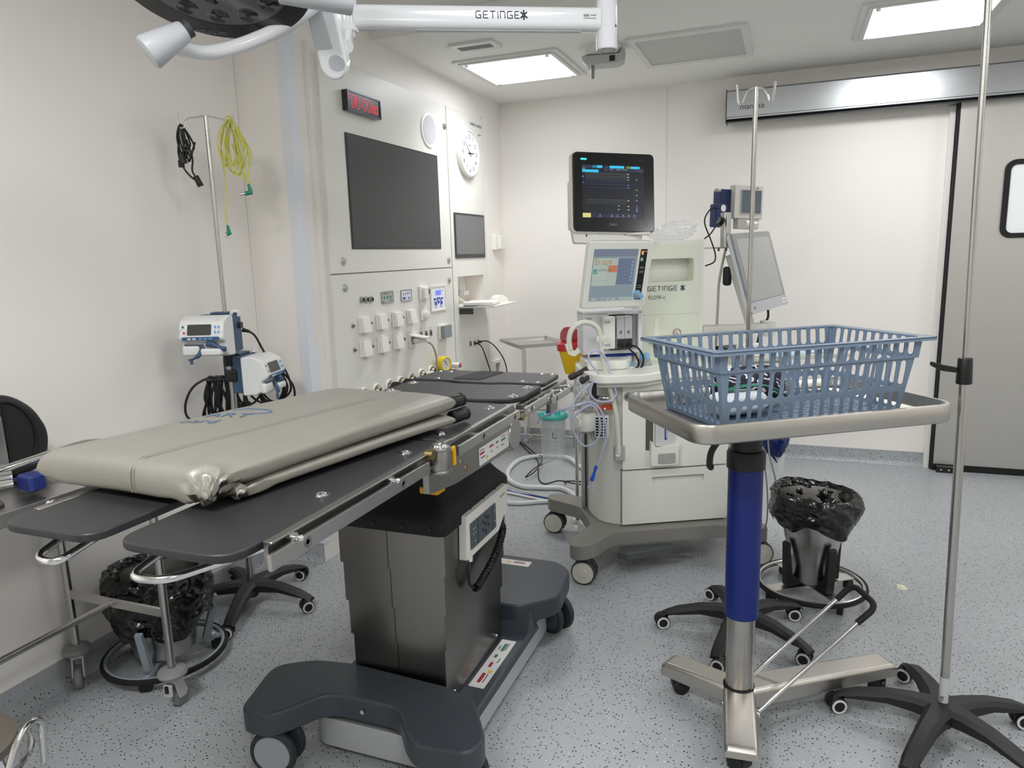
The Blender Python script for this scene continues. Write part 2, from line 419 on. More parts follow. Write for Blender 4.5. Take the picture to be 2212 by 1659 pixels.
# perforated return grille
t = thing('ceiling_grille', 'large square perforated return air grille on the ceiling', 'air grille', (-.57, 4.46, CEIL))
g = MB(); g.holed(rrect(.63, .66, .01), [rrect(.56, .55, .01)], -.014, 0); g.build('frame', M_frame, t)
def mat_perf():
    m = bpy.data.materials.new('perforated_sheet'); m.use_nodes = True; nt = m.node_tree; N = nt.nodes; L = nt.links; b = N['Principled BSDF']
    tc = N.new('ShaderNodeTexCoord'); v = N.new('ShaderNodeTexVoronoi'); v.inputs['Scale'].default_value = 78; v.inputs['Randomness'].default_value = 0
    L.new(tc.outputs['Object'], v.inputs['Vector']); r = N.new('ShaderNodeMath'); r.operation = 'LESS_THAN'; r.inputs[1].default_value = .40
    L.new(v.outputs['Distance'], r.inputs[0]); mx = N.new('ShaderNodeMix'); mx.data_type = 'RGBA'
    mx.inputs['A'].default_value = (*lin('c4c4bf'), 1); mx.inputs['B'].default_value = (*lin('3a3b3c'), 1)
    L.new(r.outputs[0], mx.inputs['Factor']); L.new(mx.outputs['Result'], b.inputs['Base Color']); return m
g = MB(); g.span((-.28, -.275, -.008), (.28, .275, -.003)); g.build('perforated_sheet', mat_perf(), t, smooth=False)
# ceiling socket with hanging pin
t = thing('ceiling_mount', 'grey ceiling mount with round cover, slanted bracket and hanging pin', 'ceiling mount', (-1.05, 4.25, CEIL))
g = MB(); g.lathe([(.0, 0), (.125, 0), (.12, -.02), (.1, -.045), (0, -.05)]); g.build('round_cover', M_frame, t)
g = MB(); pr = [(-.11, -.05), (.1, -.05), (.12, -.02), (.135, -.03), (.125, -.085), (.09, -.1), (-.08, -.1), (-.105, -.075)]
g.prism(pr, -.06, .06, frame_m((0, 0, 0), (cos(R(10)), sin(R(10)), 0), (0, 0, 1)), bev=.004); br = g.build('bracket', mat('mount_grey', 'b4b5b3', .45), t)
g = MB(); g.cyl((-.045, -.03, -.17), (-.045, -.03, -.1), .009, .012, bev=.004); g.build('pin', mat('mount_pin', '8b8d8e', .35), br)
g = MB(); g.box((.07, -.045, -.075), (.035, .012, .03)); g.build('recess', M_black, br)

# ================================================================ CONSOLE WALL (x = -2.12, faces +x)
def plate(y0, y1, z0, z1, t=.02, x=PX, r=.003): return MB().span((x, y0, z0), (x+t, y1, z1), bev=r)
def cpanel(name, label, y0, y1, z0, z1, locks):
    t = thing(name, label, 'wall panel', (PX+.001, (y0+y1)/2, z0))
    inv = Matrix.Translation((-PX, -(y0+y1)/2, -z0))
    mb = plate(y0, y1, z0, z1); mb.build('panel_sheet', M_panel, t, M=inv)
    for (y, z) in locks:
        g = MB(); Mx = frame_m((PX+.02, y, z), (0, 1, 0), (0, 0, 1))
        g.lathe([(0, .0), (.021, 0), (.019, .006), (.008, .008), (.008, .011), (0, .011)], 20, Mx); lk = g.build('panel_lock', M_alu, t, M=inv)
    return t
PTOP = 2.47
t = cpanel('service_panel', 'upper cream wall panel holding the large dark screen and the timer', 3.03, 4.392, 1.434, PTOP, [(3.13, 1.494), (4.344, 1.481), (4.36, 2.33)])
t = cpanel('service_panel', 'lower cream wall panel carrying the white socket covers and gas outlets', 3.03, 4.392, .12, 1.428, [(3.13, 1.36), (4.338, 1.35)])
# tall right panel with the niche opening
t = thing('service_panel', 'tall narrow cream wall panel with clock, small screen and open niche', 'wall panel', (PX+.001, 4.7, .12))
g = MB(); X1 = PX+.02; inv = Matrix.Translation((-PX, -4.7, -.12))
g.holed([(4.40, .12), (5.0, .12), (5.0, PTOP), (4.40, PTOP)], [rrect(.45, .202, .006, cx=4.695, cy=1.266)], 0, .02, frame_m((PX, 0, 0), (0, 1, 0), (0, 0, 1)))
g.build('panel_sheet', M_panel, t, smooth=False, M=inv)
text('tedisel', .034, M_ink, t, inv @ XW(4.775, 2.405, X1+.0005), sx=1.0); text('medical', .034, mat('grey_ink', '5a5f73', .6), t, inv @ XW(4.875, 2.405, X1+.0005), sx=.95)
g = MB(); g.span((X1, 4.905, 2.325), (X1+.001, 4.96, 2.365)); g.build('small_label', M_white, t, M=inv)
g = MB(); g.span((X1+.001, 4.91, 2.345), (X1+.0014, 4.925, 2.36)); g.span((X1+.001, 4.94, 2.355), (X1+.0014, 4.955, 2.36)); g.build('label_print', M_ink, t, M=inv)
g = MB(); g.lathe([(0, 0), (.012, 0), (.01, .005), (0, .006)], 16, XW(4.475, .655, X1)); g.build('panel_lock', M_alu, t, M=inv)
# side strip between the corner guard and the panels
g = MB(); g.span((PX, 2.945, .12), (PX+.024, 2.962, 2.5), bev=.002); g.span((PX, 2.962, 2.47), (PX+.006, 3.03, .12)); struct(g.build('trim_4', M_panel))
g = MB(); g.span((PX, 5.0, .1), (PX+.008, 5.02, 2.5)); g.span((PX, 2.87, 1.368), (PX+.001, 2.945, 1.371)); struct(g.build('trim_5', M_panel))
# large screen
def wallthing(name, label, cat, y, z, group=None): return thing(name, label, cat, (PX+.022, y, z), 0, group)
W0 = frame_m((0, 0, 0), (0, 1, 0), (0, 0, 1))    # local: x->along wall, y->up, z->out
t = wallthing('wall_screen', 'large switched off dark screen set in the cream wall panel', 'screen', 3.725, 1.845)
g = MB(); g.prism(rrect(1.024, .58, .003), 0, .002, W0); g.build('bezel', mat('screen_bezel', '252627', .35), t)
g = MB(); g.prism(rrect(1.0, .566, .002), .002, .0032, W0); g.build('display', mat('matt_screen', '3c3d3e', .3, var=.01, spec=.6), t)
t = wallthing('wall_screen', 'small dark touch screen below the round clock', 'screen', 4.7, 1.643)
g = MB(); g.prism(rrect(.508, .305, .01), 0, .006, W0, bev=.002); g.build('bezel', mat('screen_bezel2', '38393a', .4), t)
g = MB(); g.prism(rrect(.475, .262, .002), .006, .0072, W0 @ Matrix.Translation((0, .006, 0))); g.build('display', mat('matt_screen2', '707172', .35, var=.01), t)
# timer
t = wallthing('digital_timer', 'black wall timer with red dot digits above the large screen', 'timer', 3.369, 2.287)
g = MB(); g.prism(rrect(.315, .1, .003), 0, .03, W0, bev=.003); g.build('housing', mat('timer_case', '1b1b1f', .3, coat=.4), t)
g = MB(); g.holed(rrect(.315, .1, .003), [rrect(.297, .084, .002)], .03, .034, W0); g.build('bezel_rim', mat('timer_rim', '55565c', .25, .7), t)
D5 = {'0': ['01110', '10001', '10001', '10001', '10001', '10001', '10001', '10001', '01110'], ':': ['0', '0', '1', '0', '0', '0', '1', '0', '0']}
g = MB(); x = -.118
for ch in '00:00':
    rows = D5[ch]
    for j, r_ in enumerate(rows):
        for i, c_ in enumerate(r_):
            if c_ == '1': g.prism(rrect(.0045, .0045, .0015, 1, x+i*.0068, .026-j*.0068), .03, .0312, W0)
    x += (.044 if ch != ':' else .014)
for q in range(2):
    for j, r_ in enumerate(['1111', '1001', '1001', '1001', '1001', '1111']):
        for i, c_ in enumerate(r_):
            if c_ == '1': g.prism(rrect(.0045, .0045, .0015, 1, x+i*.0066, .006-j*.0066), .03, .0312, W0)
    x += .032
for (a, b) in ((0, 0), (0, 1), (0, 2), (1, 0), (0, 3), (1, 3)): g.prism(rrect(.0045, .0045, .0015, 1, -.138+a*.0068, .034-b*.0068), .03, .0312, W0)
g.build('red_digits', mat('red_led', 'ee1436', .5, emit=1.1), t)
# loudspeaker
t = wallthing('wall_speaker', 'round flush white loudspeaker beside the clock', 'loudspeaker', 4.14, 2.275)
g = MB(); g.lathe([(.0, 0), (.105, 0), (.103, .006), (.09, .009), (.085, .006), (0, .006)], 48, W0); g.build('ring', M_white, t)
g = MB(); g.lathe([(0, .006), (.084, .006), (.083, .008), (0, .009)], 48, W0); g.build('grille_cloth', mat('speaker_mesh', 'c6c5ca', .7, bump=.3, bscale=900), t)
# clock
t = wallthing('wall_clock', 'round white wall clock with black numerals', 'clock', 4.69, 2.2)
g = MB(); g.lathe([(0, 0), (.158, 0), (.16, .01), (.156, .03), (.148, .034), (.14, .026), (0, .026)], 56, W0); g.build('case', M_white, t)
g = MB(); g.lathe([(0, .026), (.14, .026), (0, .0265)], 48, W0); fc = g.build('dial', mat('clock_dial', 'f6f7f8', .5), t)
M_num = mat('numeral_black', '1e2228', .6)
for k in range(1, 13):
    a = R(90-30*k); text(str(k), .04, M_num, fc, W0 @ Matrix.Translation((.112*cos(a), .112*sin(a)-.014, .027)), align='CENTER')
text('QUARTZ', .009, M_num, fc, W0 @ Matrix.Translation((0, .05, .027)), align='CENTER')
def hand(a, l, w_, nm, m, tail=.03):
    g = MB(); g.prism([(-w_/2, -tail), (w_/2, -tail), (w_/2*.6, l), (-w_/2*.6, l)], .029, .030, W0 @ Matrix.Rotation(-R(a), 4, 'Z')); g.build(nm, m, t)
hand(86, .07, .007, 'hour_hand', M_num); hand(313, .105, .005, 'minute_hand', M_num); hand(355, .09, .0018, 'second_hand', M_grey, .05)
g = MB(); g.lathe([(0, .03), (.006, .03), (.006, .034), (0, .034)], 12, W0); g.build('hub', M_num, t)
# socket covers
def sock(first=None):
    pass
def make_socket():
    t = thing('power_socket', '', 'socket', (PX+.02, 0, 0))
    g = MB(); g.prism(rrect(.086, .088, .004), 0, .011, W0, bev=.0015); g.build('frame', M_white, t)
    g = MB(); pr = [(.011, .04), (.024, .04), (.03, .0), (.034, -.025), (.036, -.04), (.011, -.04)]
    g.prism(pr, -.036, .036, frame_m((0, 0, 0), (1, 0, 0), (0, 0, 1)), bev=.003); g.build('hinged_cover', M_white, t)
    return t
s0 = make_socket(); first = True
SL = ['beside the three round connectors', 'in the upper row, second along', 'in the upper row, third along', 'in the upper row beside the rotary dimmer',
      'at the near end of the lower row', 'in the lower row, middle', 'in the lower row beside the plugged in white lead']
for k, (y, z) in enumerate([(3.27, 1.157), (3.442, 1.158), (3.614, 1.156), (3.783, 1.156), (3.267, 1.03), (3.442, 1.028), (3.61, 1.027)]):
    o = s0 if k == 0 else dup(s0)
    o.location = (PX+.022, y, z); o['label'] = 'white hinged socket cover ' + (['at the near end of the upper row']+SL[1:])[k]; o['group'] = 'white socket covers on the lower wall panel'
t = wallthing('power_socket', 'open white socket with a right angled white plug and cable in it', 'socket', 3.79, 1.015)
g = MB(); g.prism(rrect(.086, .088, .004), 0, .011, W0, bev=.0015); g.build('frame', M_white, t)
g = MB(); g.lathe([(0, .004), (.022, .004), (.022, .0115), (.03, .0115), (.03, .013), (0, .013)], 24, W0); g.build('outlet_ring', M_grey, t)
g = MB(); g.box((.055, 0, .03), (.1, .072, .008), M=rot(ry=8), bev=.003); g.build('raised_cover', M_white, t)
t = wallthing('power_plug', 'white plug with grey cable hanging from the open socket', 'power cable', 3.8, 1.0)
g = MB(); g.cyl((.013, 0, .01), (.05, 0, .01), .02, .018, bev=.003); g.tube([(.045, 0, .012), (.075, .02, .01), (.085, .03, 0)], [.018, .014, .009]); g.build('plug_body', M_white, t)
g = MB(); g.tube(smooth_path([(.08, .03, .002), (.11, .05, -.03), (.12, .07, -.12), (.11, .07, -.25), (.10, .07, -.36), (.09, .06, -.9)]), .0055, 8); g.build('cable', mat('grey_cable', '9d9b93', .5), t)
# ground terminals
s0 = None
for k, (y, z) in enumerate([(3.173, 1.161), (3.342, 1.16), (3.516, 1.16), (3.689, 1.16), (3.175, 1.034), (3.346, 1.032), (3.517, 1.032), (3.691, 1.03)]):
    if s0 is None:
        s0 = wallthing('grounding_terminal', '', 'terminal', y, z, 'grounding terminals among the socket covers')
        g = MB(); g.lathe([(0, 0), (.013, 0), (.0125, .003), (0, .003)], 20, W0); g.build('collar', M_alu, s0)
        g = MB(); g.lathe([(0, .003), (.007, .003), (.006, .012), (.003, .012), (0, .009)], 16, W0); g.build('pin', mat('dull_brass', '8e8468', .35, 1), s0)
        o = s0
    else: o = dup(s0)
    o.location = (PX+.022, y, z); o['label'] = 'small round metal grounding terminal ' + ['at the near end of the upper socket row', 'between the first and second upper sockets', 'between the second and third upper sockets', 'between the third and fourth upper sockets', 'at the near end of the lower socket row', 'between the first and second lower sockets', 'between the second and third lower sockets', 'between the last lower cover and the plug'][k]
s0 = None
for k, (y, z) in enumerate([(3.271, 1.29), (3.316, 1.288), (3.362, 1.287)]):
    if s0 is None:
        s0 = wallthing('round_connector', '', 'connector', y, z, 'three round connectors in a row')
        g = MB(); g.prism(rrect(.03, .036, .004), 0, .004, W0, bev=.001); g.lathe([(.013, .004), (.013, .012), (.011, .012), (.011, .004)], 24, W0, cap=False); g.build('shell', M_alu, s0)
        g = MB(); g.lathe([(0, .004), (.011, .004), (.011, .007), (0, .007)], 20, W0); g.build('insert', M_black, s0); o = s0
    else: o = dup(s0)
    o.location = (PX+.022, y, z); o['label'] = ['round silver connector nearest the panel edge, in the row of three', 'middle round silver connector of the row of three', 'round silver connector of the row of three beside the indicator plate'][k]
def indicator(y, z, label, base, dots, m2):
    t = wallthing('indicator_plate', label, 'indicator', y, z)
    g = MB(); g.holed(rrect(.128, .068, .004), [rrect(.118, .058, .002)], 0, .004, W0); g.build('frame', M_grey, t)
    g = MB(); g.prism(rrect(.118, .058, .002), 0, .002, W0); g.build('face', mat('ind_'+base, base, .4), t)
    for (x, yy, w_, h_, c_) in dots:
        g = MB(); g.prism(rrect(w_, h_, min(w_, h_)*.4, 3, x, yy), .002, .0035, W0); g.build('indicator_mark', mat('mk_'+c_, c_, .4), t)
indicator(3.533, 1.287, 'grey indicator plate with three green lamps', 'b3b5ac', [(-.035, .0, .012, .018, '1f7c74'), (.0, .0, .012, .018, '1f7c74'), (.035, .0, .012, .018, '1f7c74'), (-.02, .022, .05, .003, '444b44'), (.03, -.018, .03, .003, '444b44'), (-.045, -.024, .02, .004, '30302e')], 0)
indicator(3.75, 1.285, 'white indicator plate with four marks and blue symbols', 'dfe3ea', [(-.036, .008, .004, .012, '202428'), (-.012, .01, .004, .014, '202428'), (.012, .01, .004, .014, '202428'), (.036, .012, .004, .014, '202428'), (-.03, -.016, .032, .014, '2c59b0'), (.03, -.016, .03, .012, '9aa0aa')], 0)
t = wallthing('key_switch', 'white key card switch with a black handle beside the keypad', 'switch', 3.955, 1.287)
g = MB(); g.prism(rrect(.1, .085, .004), 0, .014, W0, bev=.002); g.prism(rrect(.062, .07, .01, cx=.0), .014, .035, W0, bev=.004); g.build('body', M_white, t)
g = MB(); g.tube([Vector((.036, .012+.012*cos(a), .008+.016*sin(a))) for a in [R(q) for q in range(-70, 80, 15)]], .003, 6); g.build('handle', M_black, t)
t = wallthing('rotary_dimmer', 'white square rotary dimmer below the key switch', 'dimmer', 3.95, 1.153)
g = MB(); g.prism(rrect(.08, .068, .004), 0, .012, W0, bev=.002); g.build('frame', M_white, t)
g = MB(); g.lathe([(0, .012), (.027, .012), (.025, .032), (.02, .035), (0, .035)], 28, W0); g.build('knob', M_white, t)
t = wallthing('control_keypad', 'white control keypad with blue display and blue buttons', 'keypad', 4.163, 1.242)
g = MB(); g.holed(rrect(.215, .165, .006), [rrect(.195, .145, .003)], 0, .006, W0); g.build('frame', M_white, t)
g = MB(); g.prism(rrect(.195, .145, .003), 0, .002, W0); g.build('face', mat('keypad_face', 'f2f5fa', .35), t)
g = MB(); g.prism(rrect(.075, .03, .002, cx=.0, cy=.035), .002, .0035, W0); g.build('display', mat('blue_lcd', '6f7af0', .3, emit=.35), t)
M_kb = mat('keypad_blue', '2456b8', .4)
for s_ in (-1, 1):
    g = MB(); g.prism(round_poly([(s_*.068, .002), (s_*.03, .002), (s_*.022, -.055), (s_*.045, -.062)], .006), .002, .0035, W0); b_ = g.build('button', M_kb, t)
    g = MB(); g.prism(rrect(.022, .012, .002, cx=s_*.048, cy=-.016), .0035, .0045, W0); g.build('key_cap', M_white, b_)
    g = MB(); g.prism(rrect(.022, .012, .002, cx=s_*.038, cy=-.05), .0035, .0045, W0); g.build('key_cap', M_white, b_)
g = MB(); g.prism(round_poly([(-.022, .006), (.022, .006), (.014, -.03), (0, -.036), (-.014, -.03)], .005), .002, .0035, W0); b_ = g.build('button', M_kb, t)
g = MB(); g.prism(rrect(.018, .01, .002, cy=-.012), .0035, .0045, W0); g.build('key_cap', M_white, b_)
g = MB(); g.prism(rrect(.007, .007, .002, cx=.055, cy=.045), .002, .0035, W0); g.build('sensor', M_black, t)
t = wallthing('grey_socket', 'grey hinged socket box below the keypad', 'socket', 4.2, 1.022)
g = MB(); g.prism(rrect(.125, .09, .004), 0, .02, W0, bev=.002); g.build('frame', M_white2, t)
g = MB(); g.prism(rrect(.112, .082, .004), .02, .045, W0, bev=.003); g.build('hinged_cover', mat('socket_grey', '8c9297', .4), t)
s0 = None
for k, (y, z, lb) in enumerate([(3.909, 1.033, 'nearest the open socket'), (3.976, 1.031, 'in the middle of the row of three'), (4.039, 1.03, 'at the grey socket end of the row of three'), (4.639, .887, 'alone below the niche, no cable'), (4.711, .882, 'below the niche with the lower black cable'), (4.778, .88, 'below the niche with the upper black cable')]):
    if s0 is None:
        s0 = wallthing('network_port', '', 'network port', y, z, 'network ports on the wall panels')
        g = MB(); g.prism(rrect(.026, .036, .002), 0, .004, W0, bev=.001); g.build('shell', mat('port_metal', '8f8d84', .35, .9), s0)
        g = MB(); g.prism(rrect(.015, .014, .001, cy=-.004), .004, .0046, W0); g.build('opening', M_black, s0)
        g = MB(); g.prism(rrect(.022, .02, .001, cy=.035), 0, .001, W0); lb_ = g.build('tag', M_white, s0)
        g = MB(); g.prism(rrect(.005, .006, .001, cy=.037), .001, .0015, W0); g.build('tag_print', M_ink, lb_); o = s0
    else: o = dup(s0)
    o.location = (PX+.022, y, z); o['label'] = 'small metal network port ' + lb
for k, (pts, lb) in enumerate([([(.004, 4.711, .88), (.02, 4.725, .875), (.04, 4.76, .84), (.06, 4.82, .7), (.08, 4.87, .55), (.08, 4.9, .35)], 'thin black cable hanging in a short curve from the wall ports'),
                               ([(.004, 4.778, .88), (.02, 4.8, .885), (.045, 4.88, .87), (.07, 4.98, .8), (.09, 5.08, .68), (.09, 5.13, .5), (.09, 5.14, .3)], 'thin black cable hanging in a wide arc from the wall ports')]):
    P = [Vector((PX+.02+a, b, c_)) for a, b, c_ in pts]; o0 = P[0].copy()
    t = thing('network_cable', lb, 'cable', o0)
    g = MB(); g.tube(smooth_path([p-o0 for p in P]), .0045, 8); g.build('lead', M_cable, t)
    g = MB(); g.box((.012, .004, 0), (.022, .013, .012), bev=.002); g.build('connector', M_black, t)
# gas outlets
s0 = None
for k, (y, z) in enumerate([(3.23, .785), (3.355, .785), (3.494, .785), (3.619, .782), (3.748, .784), (3.877, .785), (4.012, .785)]):
    if s0 is None:
        s0 = wallthing('gas_outlet', '', 'gas outlet', y, z, 'round medical gas outlets above the table edge')
        g = MB(); g.lathe([(0, 0), (.04, 0), (.039, .008), (.034, .012), (.032, .006), (0, .006)], 32, W0); g.build('flange', M_white, s0)
        g = MB(); g.lathe([(0, .006), (.024, .006), (.024, .02), (.018, .03), (.012, .03), (.01, .018), (0, .018)], 24, W0); g.build('coupling', mat('coupling_metal', 'a7a48e', .3, .9), s0); o = s0
    else: o = dup(s0)
    o.location = (PX+.022, y, z); o['label'] = 'round white gas outlet ' + ['nearest the corner guard', 'partly behind the round black table knob', 'next after the black knob', 'with the black hose coupling', 'beside the black coupling', 'next to the white valve', 'below the yellow gauge'][k]
t = wallthing('hose_coupling', 'black round hose coupling plugged into a gas outlet', 'coupling', 3.63, .785)
g = MB(); g.cyl((.03, 0, 0), (.085, .015, 0), .022, .019, bev=.004); g.build('body', M_black, t)
t = wallthing('gas_valve', 'white valve with brass tip plugged into a gas outlet', 'valve', 3.9, .785)
g = MB(); g.cyl((.03, 0, 0), (.075, .015, .005), .018, bev=.003); g.build('body', M_white, t)
g = MB(); g.cyl((.075, .015, .005), (.1, .025, .008), .01, bev=.002); g.build('brass_tip', mat('brass', 'b08d3c', .3, 1), t)
t = wallthing('vacuum_regulator', 'round yellow vacuum regulator gauge on the lower wall panel', 'regulator', 4.06, .83)
Mg = frame_m((.07, 0, 0), (.35, .93, 0), (0, 0, 1))
g = MB(); g.lathe([(0, -.03), (.046, -.03), (.048, -.02), (.048, .022), (.042, .028), (.036, .022), (0, .022)], 36, Mg); g.build('housing', mat('yellow_plastic', 'e6cb1a', .4), t)
g = MB(); g.lathe([(0, .022), (.036, .022), (0, .0225)], 24, Mg); dl = g.build('dial', mat('dial_cream', 'd8d8cf', .4), t)
g = MB(); g.box((.004, .006, .024), (.003, .04, .001), M=Mg @ Matrix.Rotation(.5, 4, 'Z')); g.build('needle', M_black, dl)
g = MB(); g.tube(smooth_path([(.02, -.03, -.045), (.05, 0, -.055), (.08, .05, -.055), (.11, .11, -.07), (.13, .17, -.085)]), .013, 10); g.tube(smooth_path([(.02, -.04, -.06), (.06, .0, -.07), (.1, .08, -.09)]), .016, 10); g.cyl((0, -.02, -.05), (.05, 0, -.05), .02); g.build('hose_block', M_black_rub, t)
t = wallthing('suction_valve', 'white suction valve with red collar and pink cap beside the yellow gauge', 'valve', 4.253, .79)
g = MB(); g.lathe([(0, 0), (.036, 0), (.036, .014), (.026, .02), (0, .02)], 28, W0); g.build('red_collar', mat('red_plastic', 'a8232c', .4), t)
g = MB(); g.cyl((.02, 0, 0), (.085, .012, 0), .018, bev=.003); g.cyl((.065, .01, 0), (.065, .005, -.05), .011, .014); g.build('body', M_white, t)
g = MB(); g.cyl((.085, .012, 0), (.095, .0135, 0), .0165, bev=.003); g.build('end_cap', mat('pink_cap', 'b4405a', .4), t)
# niche fittings and drop shelf
t = wallthing('drop_shelf', 'fold down cream shelf below the niche', 'shelf', 4.695, 1.16)
g = MB(); g.prism([(-.225, -.005), (.225, -.005), (.225, .265), (-.225, .265)], -.008, .004, frame_m((0, 0, 0), (0, 1, 0), (1, 0, 0)), bev=.002); g.build('board', M_panel, t)
g = MB(); g.box((.05, -.21, -.03), (.1, .008, .04)); g.build('bracket', M_dark, t)
t = thing('white_device_box', 'flat white device box lying on the drop shelf', 'electronics box', (PX+.14, 4.6, 1.166))
g = MB(); g.prism(rrect(.21, .26, .012), 0, .006, None); g.build('foot_plate', mat('grey_foot', '73777b', .5), t)
g = MB(); g.prism(rrect(.215, .265, .014), .006, .026, None, bev=.003); g.build('case', M_white, t)
for ob in [t]: ob.rotation_euler = (0, 0, R(12))
text('router', .012, mat('faint_grey', 'c4c6c9', .5), t, Matrix.Translation((.03, .0, .0265)))
t = thing('white_domed_device', 'white half round device standing on the drop shelf', 'electronics', (PX+.17, 4.84, 1.166))
g = MB(); pr = [(-.06, 0), (.06, 0)]+[(.06*cos(R(a)), .055*sin(R(a))) for a in range(15, 170, 15)]
g.prism(pr, -.04, .04, frame_m((0, 0, 0), (.5, .86, 0), (0, 0, 1)), bev=.005); g.build('shell', M_white, t)
t = thing('niche_socket', 'small white socket with two thin white leads inside the wall niche', 'socket', (-2.268, 4.58, 1.28))
g = MB(); g.prism(rrect(.07, .085, .004), 0, .01, W0, bev=.002); g.build('frame', M_white2, t)
for dy in (0, .015):
    g = MB(); g.tube(smooth_path([(.012, dy-.01, 0), (.05, dy, -.03), (.09, dy+.04, -.075), (.13, dy+.06, -.1), (.17, dy+.05, -.1)]), .003, 6); g.build('lead', M_white, t)
t = thing('phone_cradle', 'white bracket cradle on the back of the wall niche', 'bracket', (-2.268, 4.76, 1.27))
g = MB(); g.prism(rrect(.1, .1, .012), 0, .006, W0, bev=.001); g.build('back_plate', mat('cradle', 'd6dbd6', .4), t)
g = MB(); g.box((.04, .045, -.03), (.04, .09, .035), bev=.006); g.build('tray', M_white, t)
# room sensor by the corner and low socket
t = thing('room_sensor', 'small white wall sensor with grey side beside the back corner', 'sensor', (PX, 5.23, 1.6))
g = MB(); g.prism(rrect(.15, .11, .006), 0, .03, W0, bev=.002); g.build('base', M_white, t)
g = MB(); g.box((.04, .02, .0), (.03, .1, .1), bev=.008); g.build('cover', M_white, t)
t = thing('wall_outlet_frame', 'white framed double outlet low beside the back corner', 'socket', (PX, 5.15, .62))
g = MB(); g.holed(rrect(.15, .15, .005), [rrect(.1, .1, .004)], 0, .02, W0); g.build('frame', M_white, t)
g = MB(); g.prism(rrect(.1, .1, .003), 0, .004, W0); g.build('insert', M_grey, t)
# ================================================================ STANDS
M_arm = mat('stand_plastic', '1b1b1c', 0.5, bump=.15, bscale=500)
M_pole = steel('pole_steel', 'b9b7b2', 0.26, (1, 1, .3), rvar=.04)
def five_star(t, zc=.085, L_=.295, a0=0, legs=5, low=.066, face=0):
    g = MB(); g.lathe([(0, -.02), (.035, -.02), (.05, .0), (.052, .02), (.045, .032), (.0, .034)], 32, Matrix.Translation((0, 0, zc))); g.lathe([(0, 0), (.026, 0), (.03, .03), (0, .03)], 24, Matrix.Translation((0, 0, zc-.045)))
    g.build('base_hub', M_arm, t)
    for k in range(legs):
        a = R(a0+72*k)
        b = bmesh.new(); rings = []
        for (s_, w_, zt, zb) in ((.02, .05, .032, -.012), (.08, .036, .034, -.008), (.15, .031, .028, -.004), (.24, .028, .006, -.018), (L_-.015, .026, -.012, -.02+.0), (L_+.006, .024, -.024, -.034)):
            zt += zc; zb += zc
            zt2 = zt; sec = [(-w_, zb), (-w_, zt-.012), (-w_*.55, zt), (w_*.55, zt), (w_, zt-.012), (w_, zb)]
            rings.append([b.verts.new((cos(a)*s_-sin(a)*u*.9, sin(a)*s_+cos(a)*u*.9, z_)) for u, z_ in sec])
        for r1, r2 in zip(rings, rings[1:]):
            for i in range(6): b.faces.new((r1[i], r1[(i+1) % 6], r2[(i+1) % 6], r2[i]))
        b.faces.new(rings[0]); b.faces.new(list(reversed(rings[-1]))); bmesh.ops.recalc_face_normals(b, faces=b.faces)
        g = MB(); g.add(b, bev=.004, seg=2, ang=25); lg = g.build('base_leg', M_arm, t)
        ca = R(face+[10, -28, 22, 165, -12][k])
        Mc = Matrix.Translation((cos(a)*(L_-.008), sin(a)*(L_-.008), 0)) @ Matrix.Rotation(ca, 4, 'Z')
        g = MB(); g.prism([(-.03, .012), (-.036, .035), (-.025, .056), (.004, .064), (.012, .06), (.012, .045), (.0, .036), (-.006, .012)], -.011, .011, Mc @ frame_m((0, 0, 0), (1, 0, 0), (0, 0, 1)), bev=.003, seg=1)
        h = g.build('caster', M_black, t)
        for s in (-1, 1):
            MW = Mc @ frame_m((-.012, s*.019, .028), (1, 0, 0), (0, 0, 1)) @ Matrix.Rotation(0 if s < 0 else pi, 4, 'Y')
            g = MB(); g.lathe([(0, -.008), (.024, -.008), (.028, -.005), (.028, .003), (.025, .007), (0, .007)], 28, MW); g.build('wheel', M_black, h)
            g = MB(); g.lathe([(.017, .007), (.0245, .007), (.024, .009), (.0175, .009)], 28, MW, cap=False); g.build('wheel_ring', mat('caster_ring', 'd0d1d0', .4), h)
def hooks(t, z, top, ang, span=.11, kind=0):
    c, s = cos(R(ang)), sin(R(ang)); tx = top
    for sg in (-1, 1):
        if kind == 0: P = [(0, 0), (sg*.06, -.012), (sg*.075, -.02), (sg*.085, -.05), (sg*.1, -.05), (sg*.104, .006)]
        else: P = [(0, .0), (sg*.022, -.004), (sg*.036, -.022), (sg*.044, -.05), (sg*.056, -.05), (sg*.062, .014)]
        P = [Vector((tx[0]+c*a, tx[1]+s*a, z+b)) for a, b in P]
        g = MB(); g.tube(bent(P, .014), .0042 if kind == 0 else .0036, 8); g.build('hook', M_chrome, t)
def iv_stand(label, base, top, zt, a0, r=.008, zlow=None, rlow=.0125, kind=0, hang=0, hooks_on=True):
    t = thing('iv_stand', label, 'drip stand', (base[0], base[1], 0))
    d = Vector((top[0]-base[0], top[1]-base[1], zt-.09)); 
    five_star(t, a0=a0, face=43 if base[0] < -1 else 0)
    at = lambda z: Vector((0, 0, .09))+d*((z-.09)/(zt-.09))
    if zlow:
        g = MB(); g.cyl(at(.09), at(zlow), rlow, n=20); g.build('lower_tube', M_pole, t)
        g = MB(); g.cyl(at(zlow-.02), at(zt), r, n=16); g.build('pole', M_pole, t)
        g = MB(); g.cyl(at(zlow-.045), at(zlow+.03), rlow+.008, rlow+.006, 20, bev=.003); k = g.build('height_clamp', M_black, t)
    else:
        g = MB(); g.cyl(at(.09), at(zt), r, n=16); g.build('pole', M_pole, t)
    if hooks_on: hooks(t, zt, at(zt), hang, kind=kind)
    return t, at
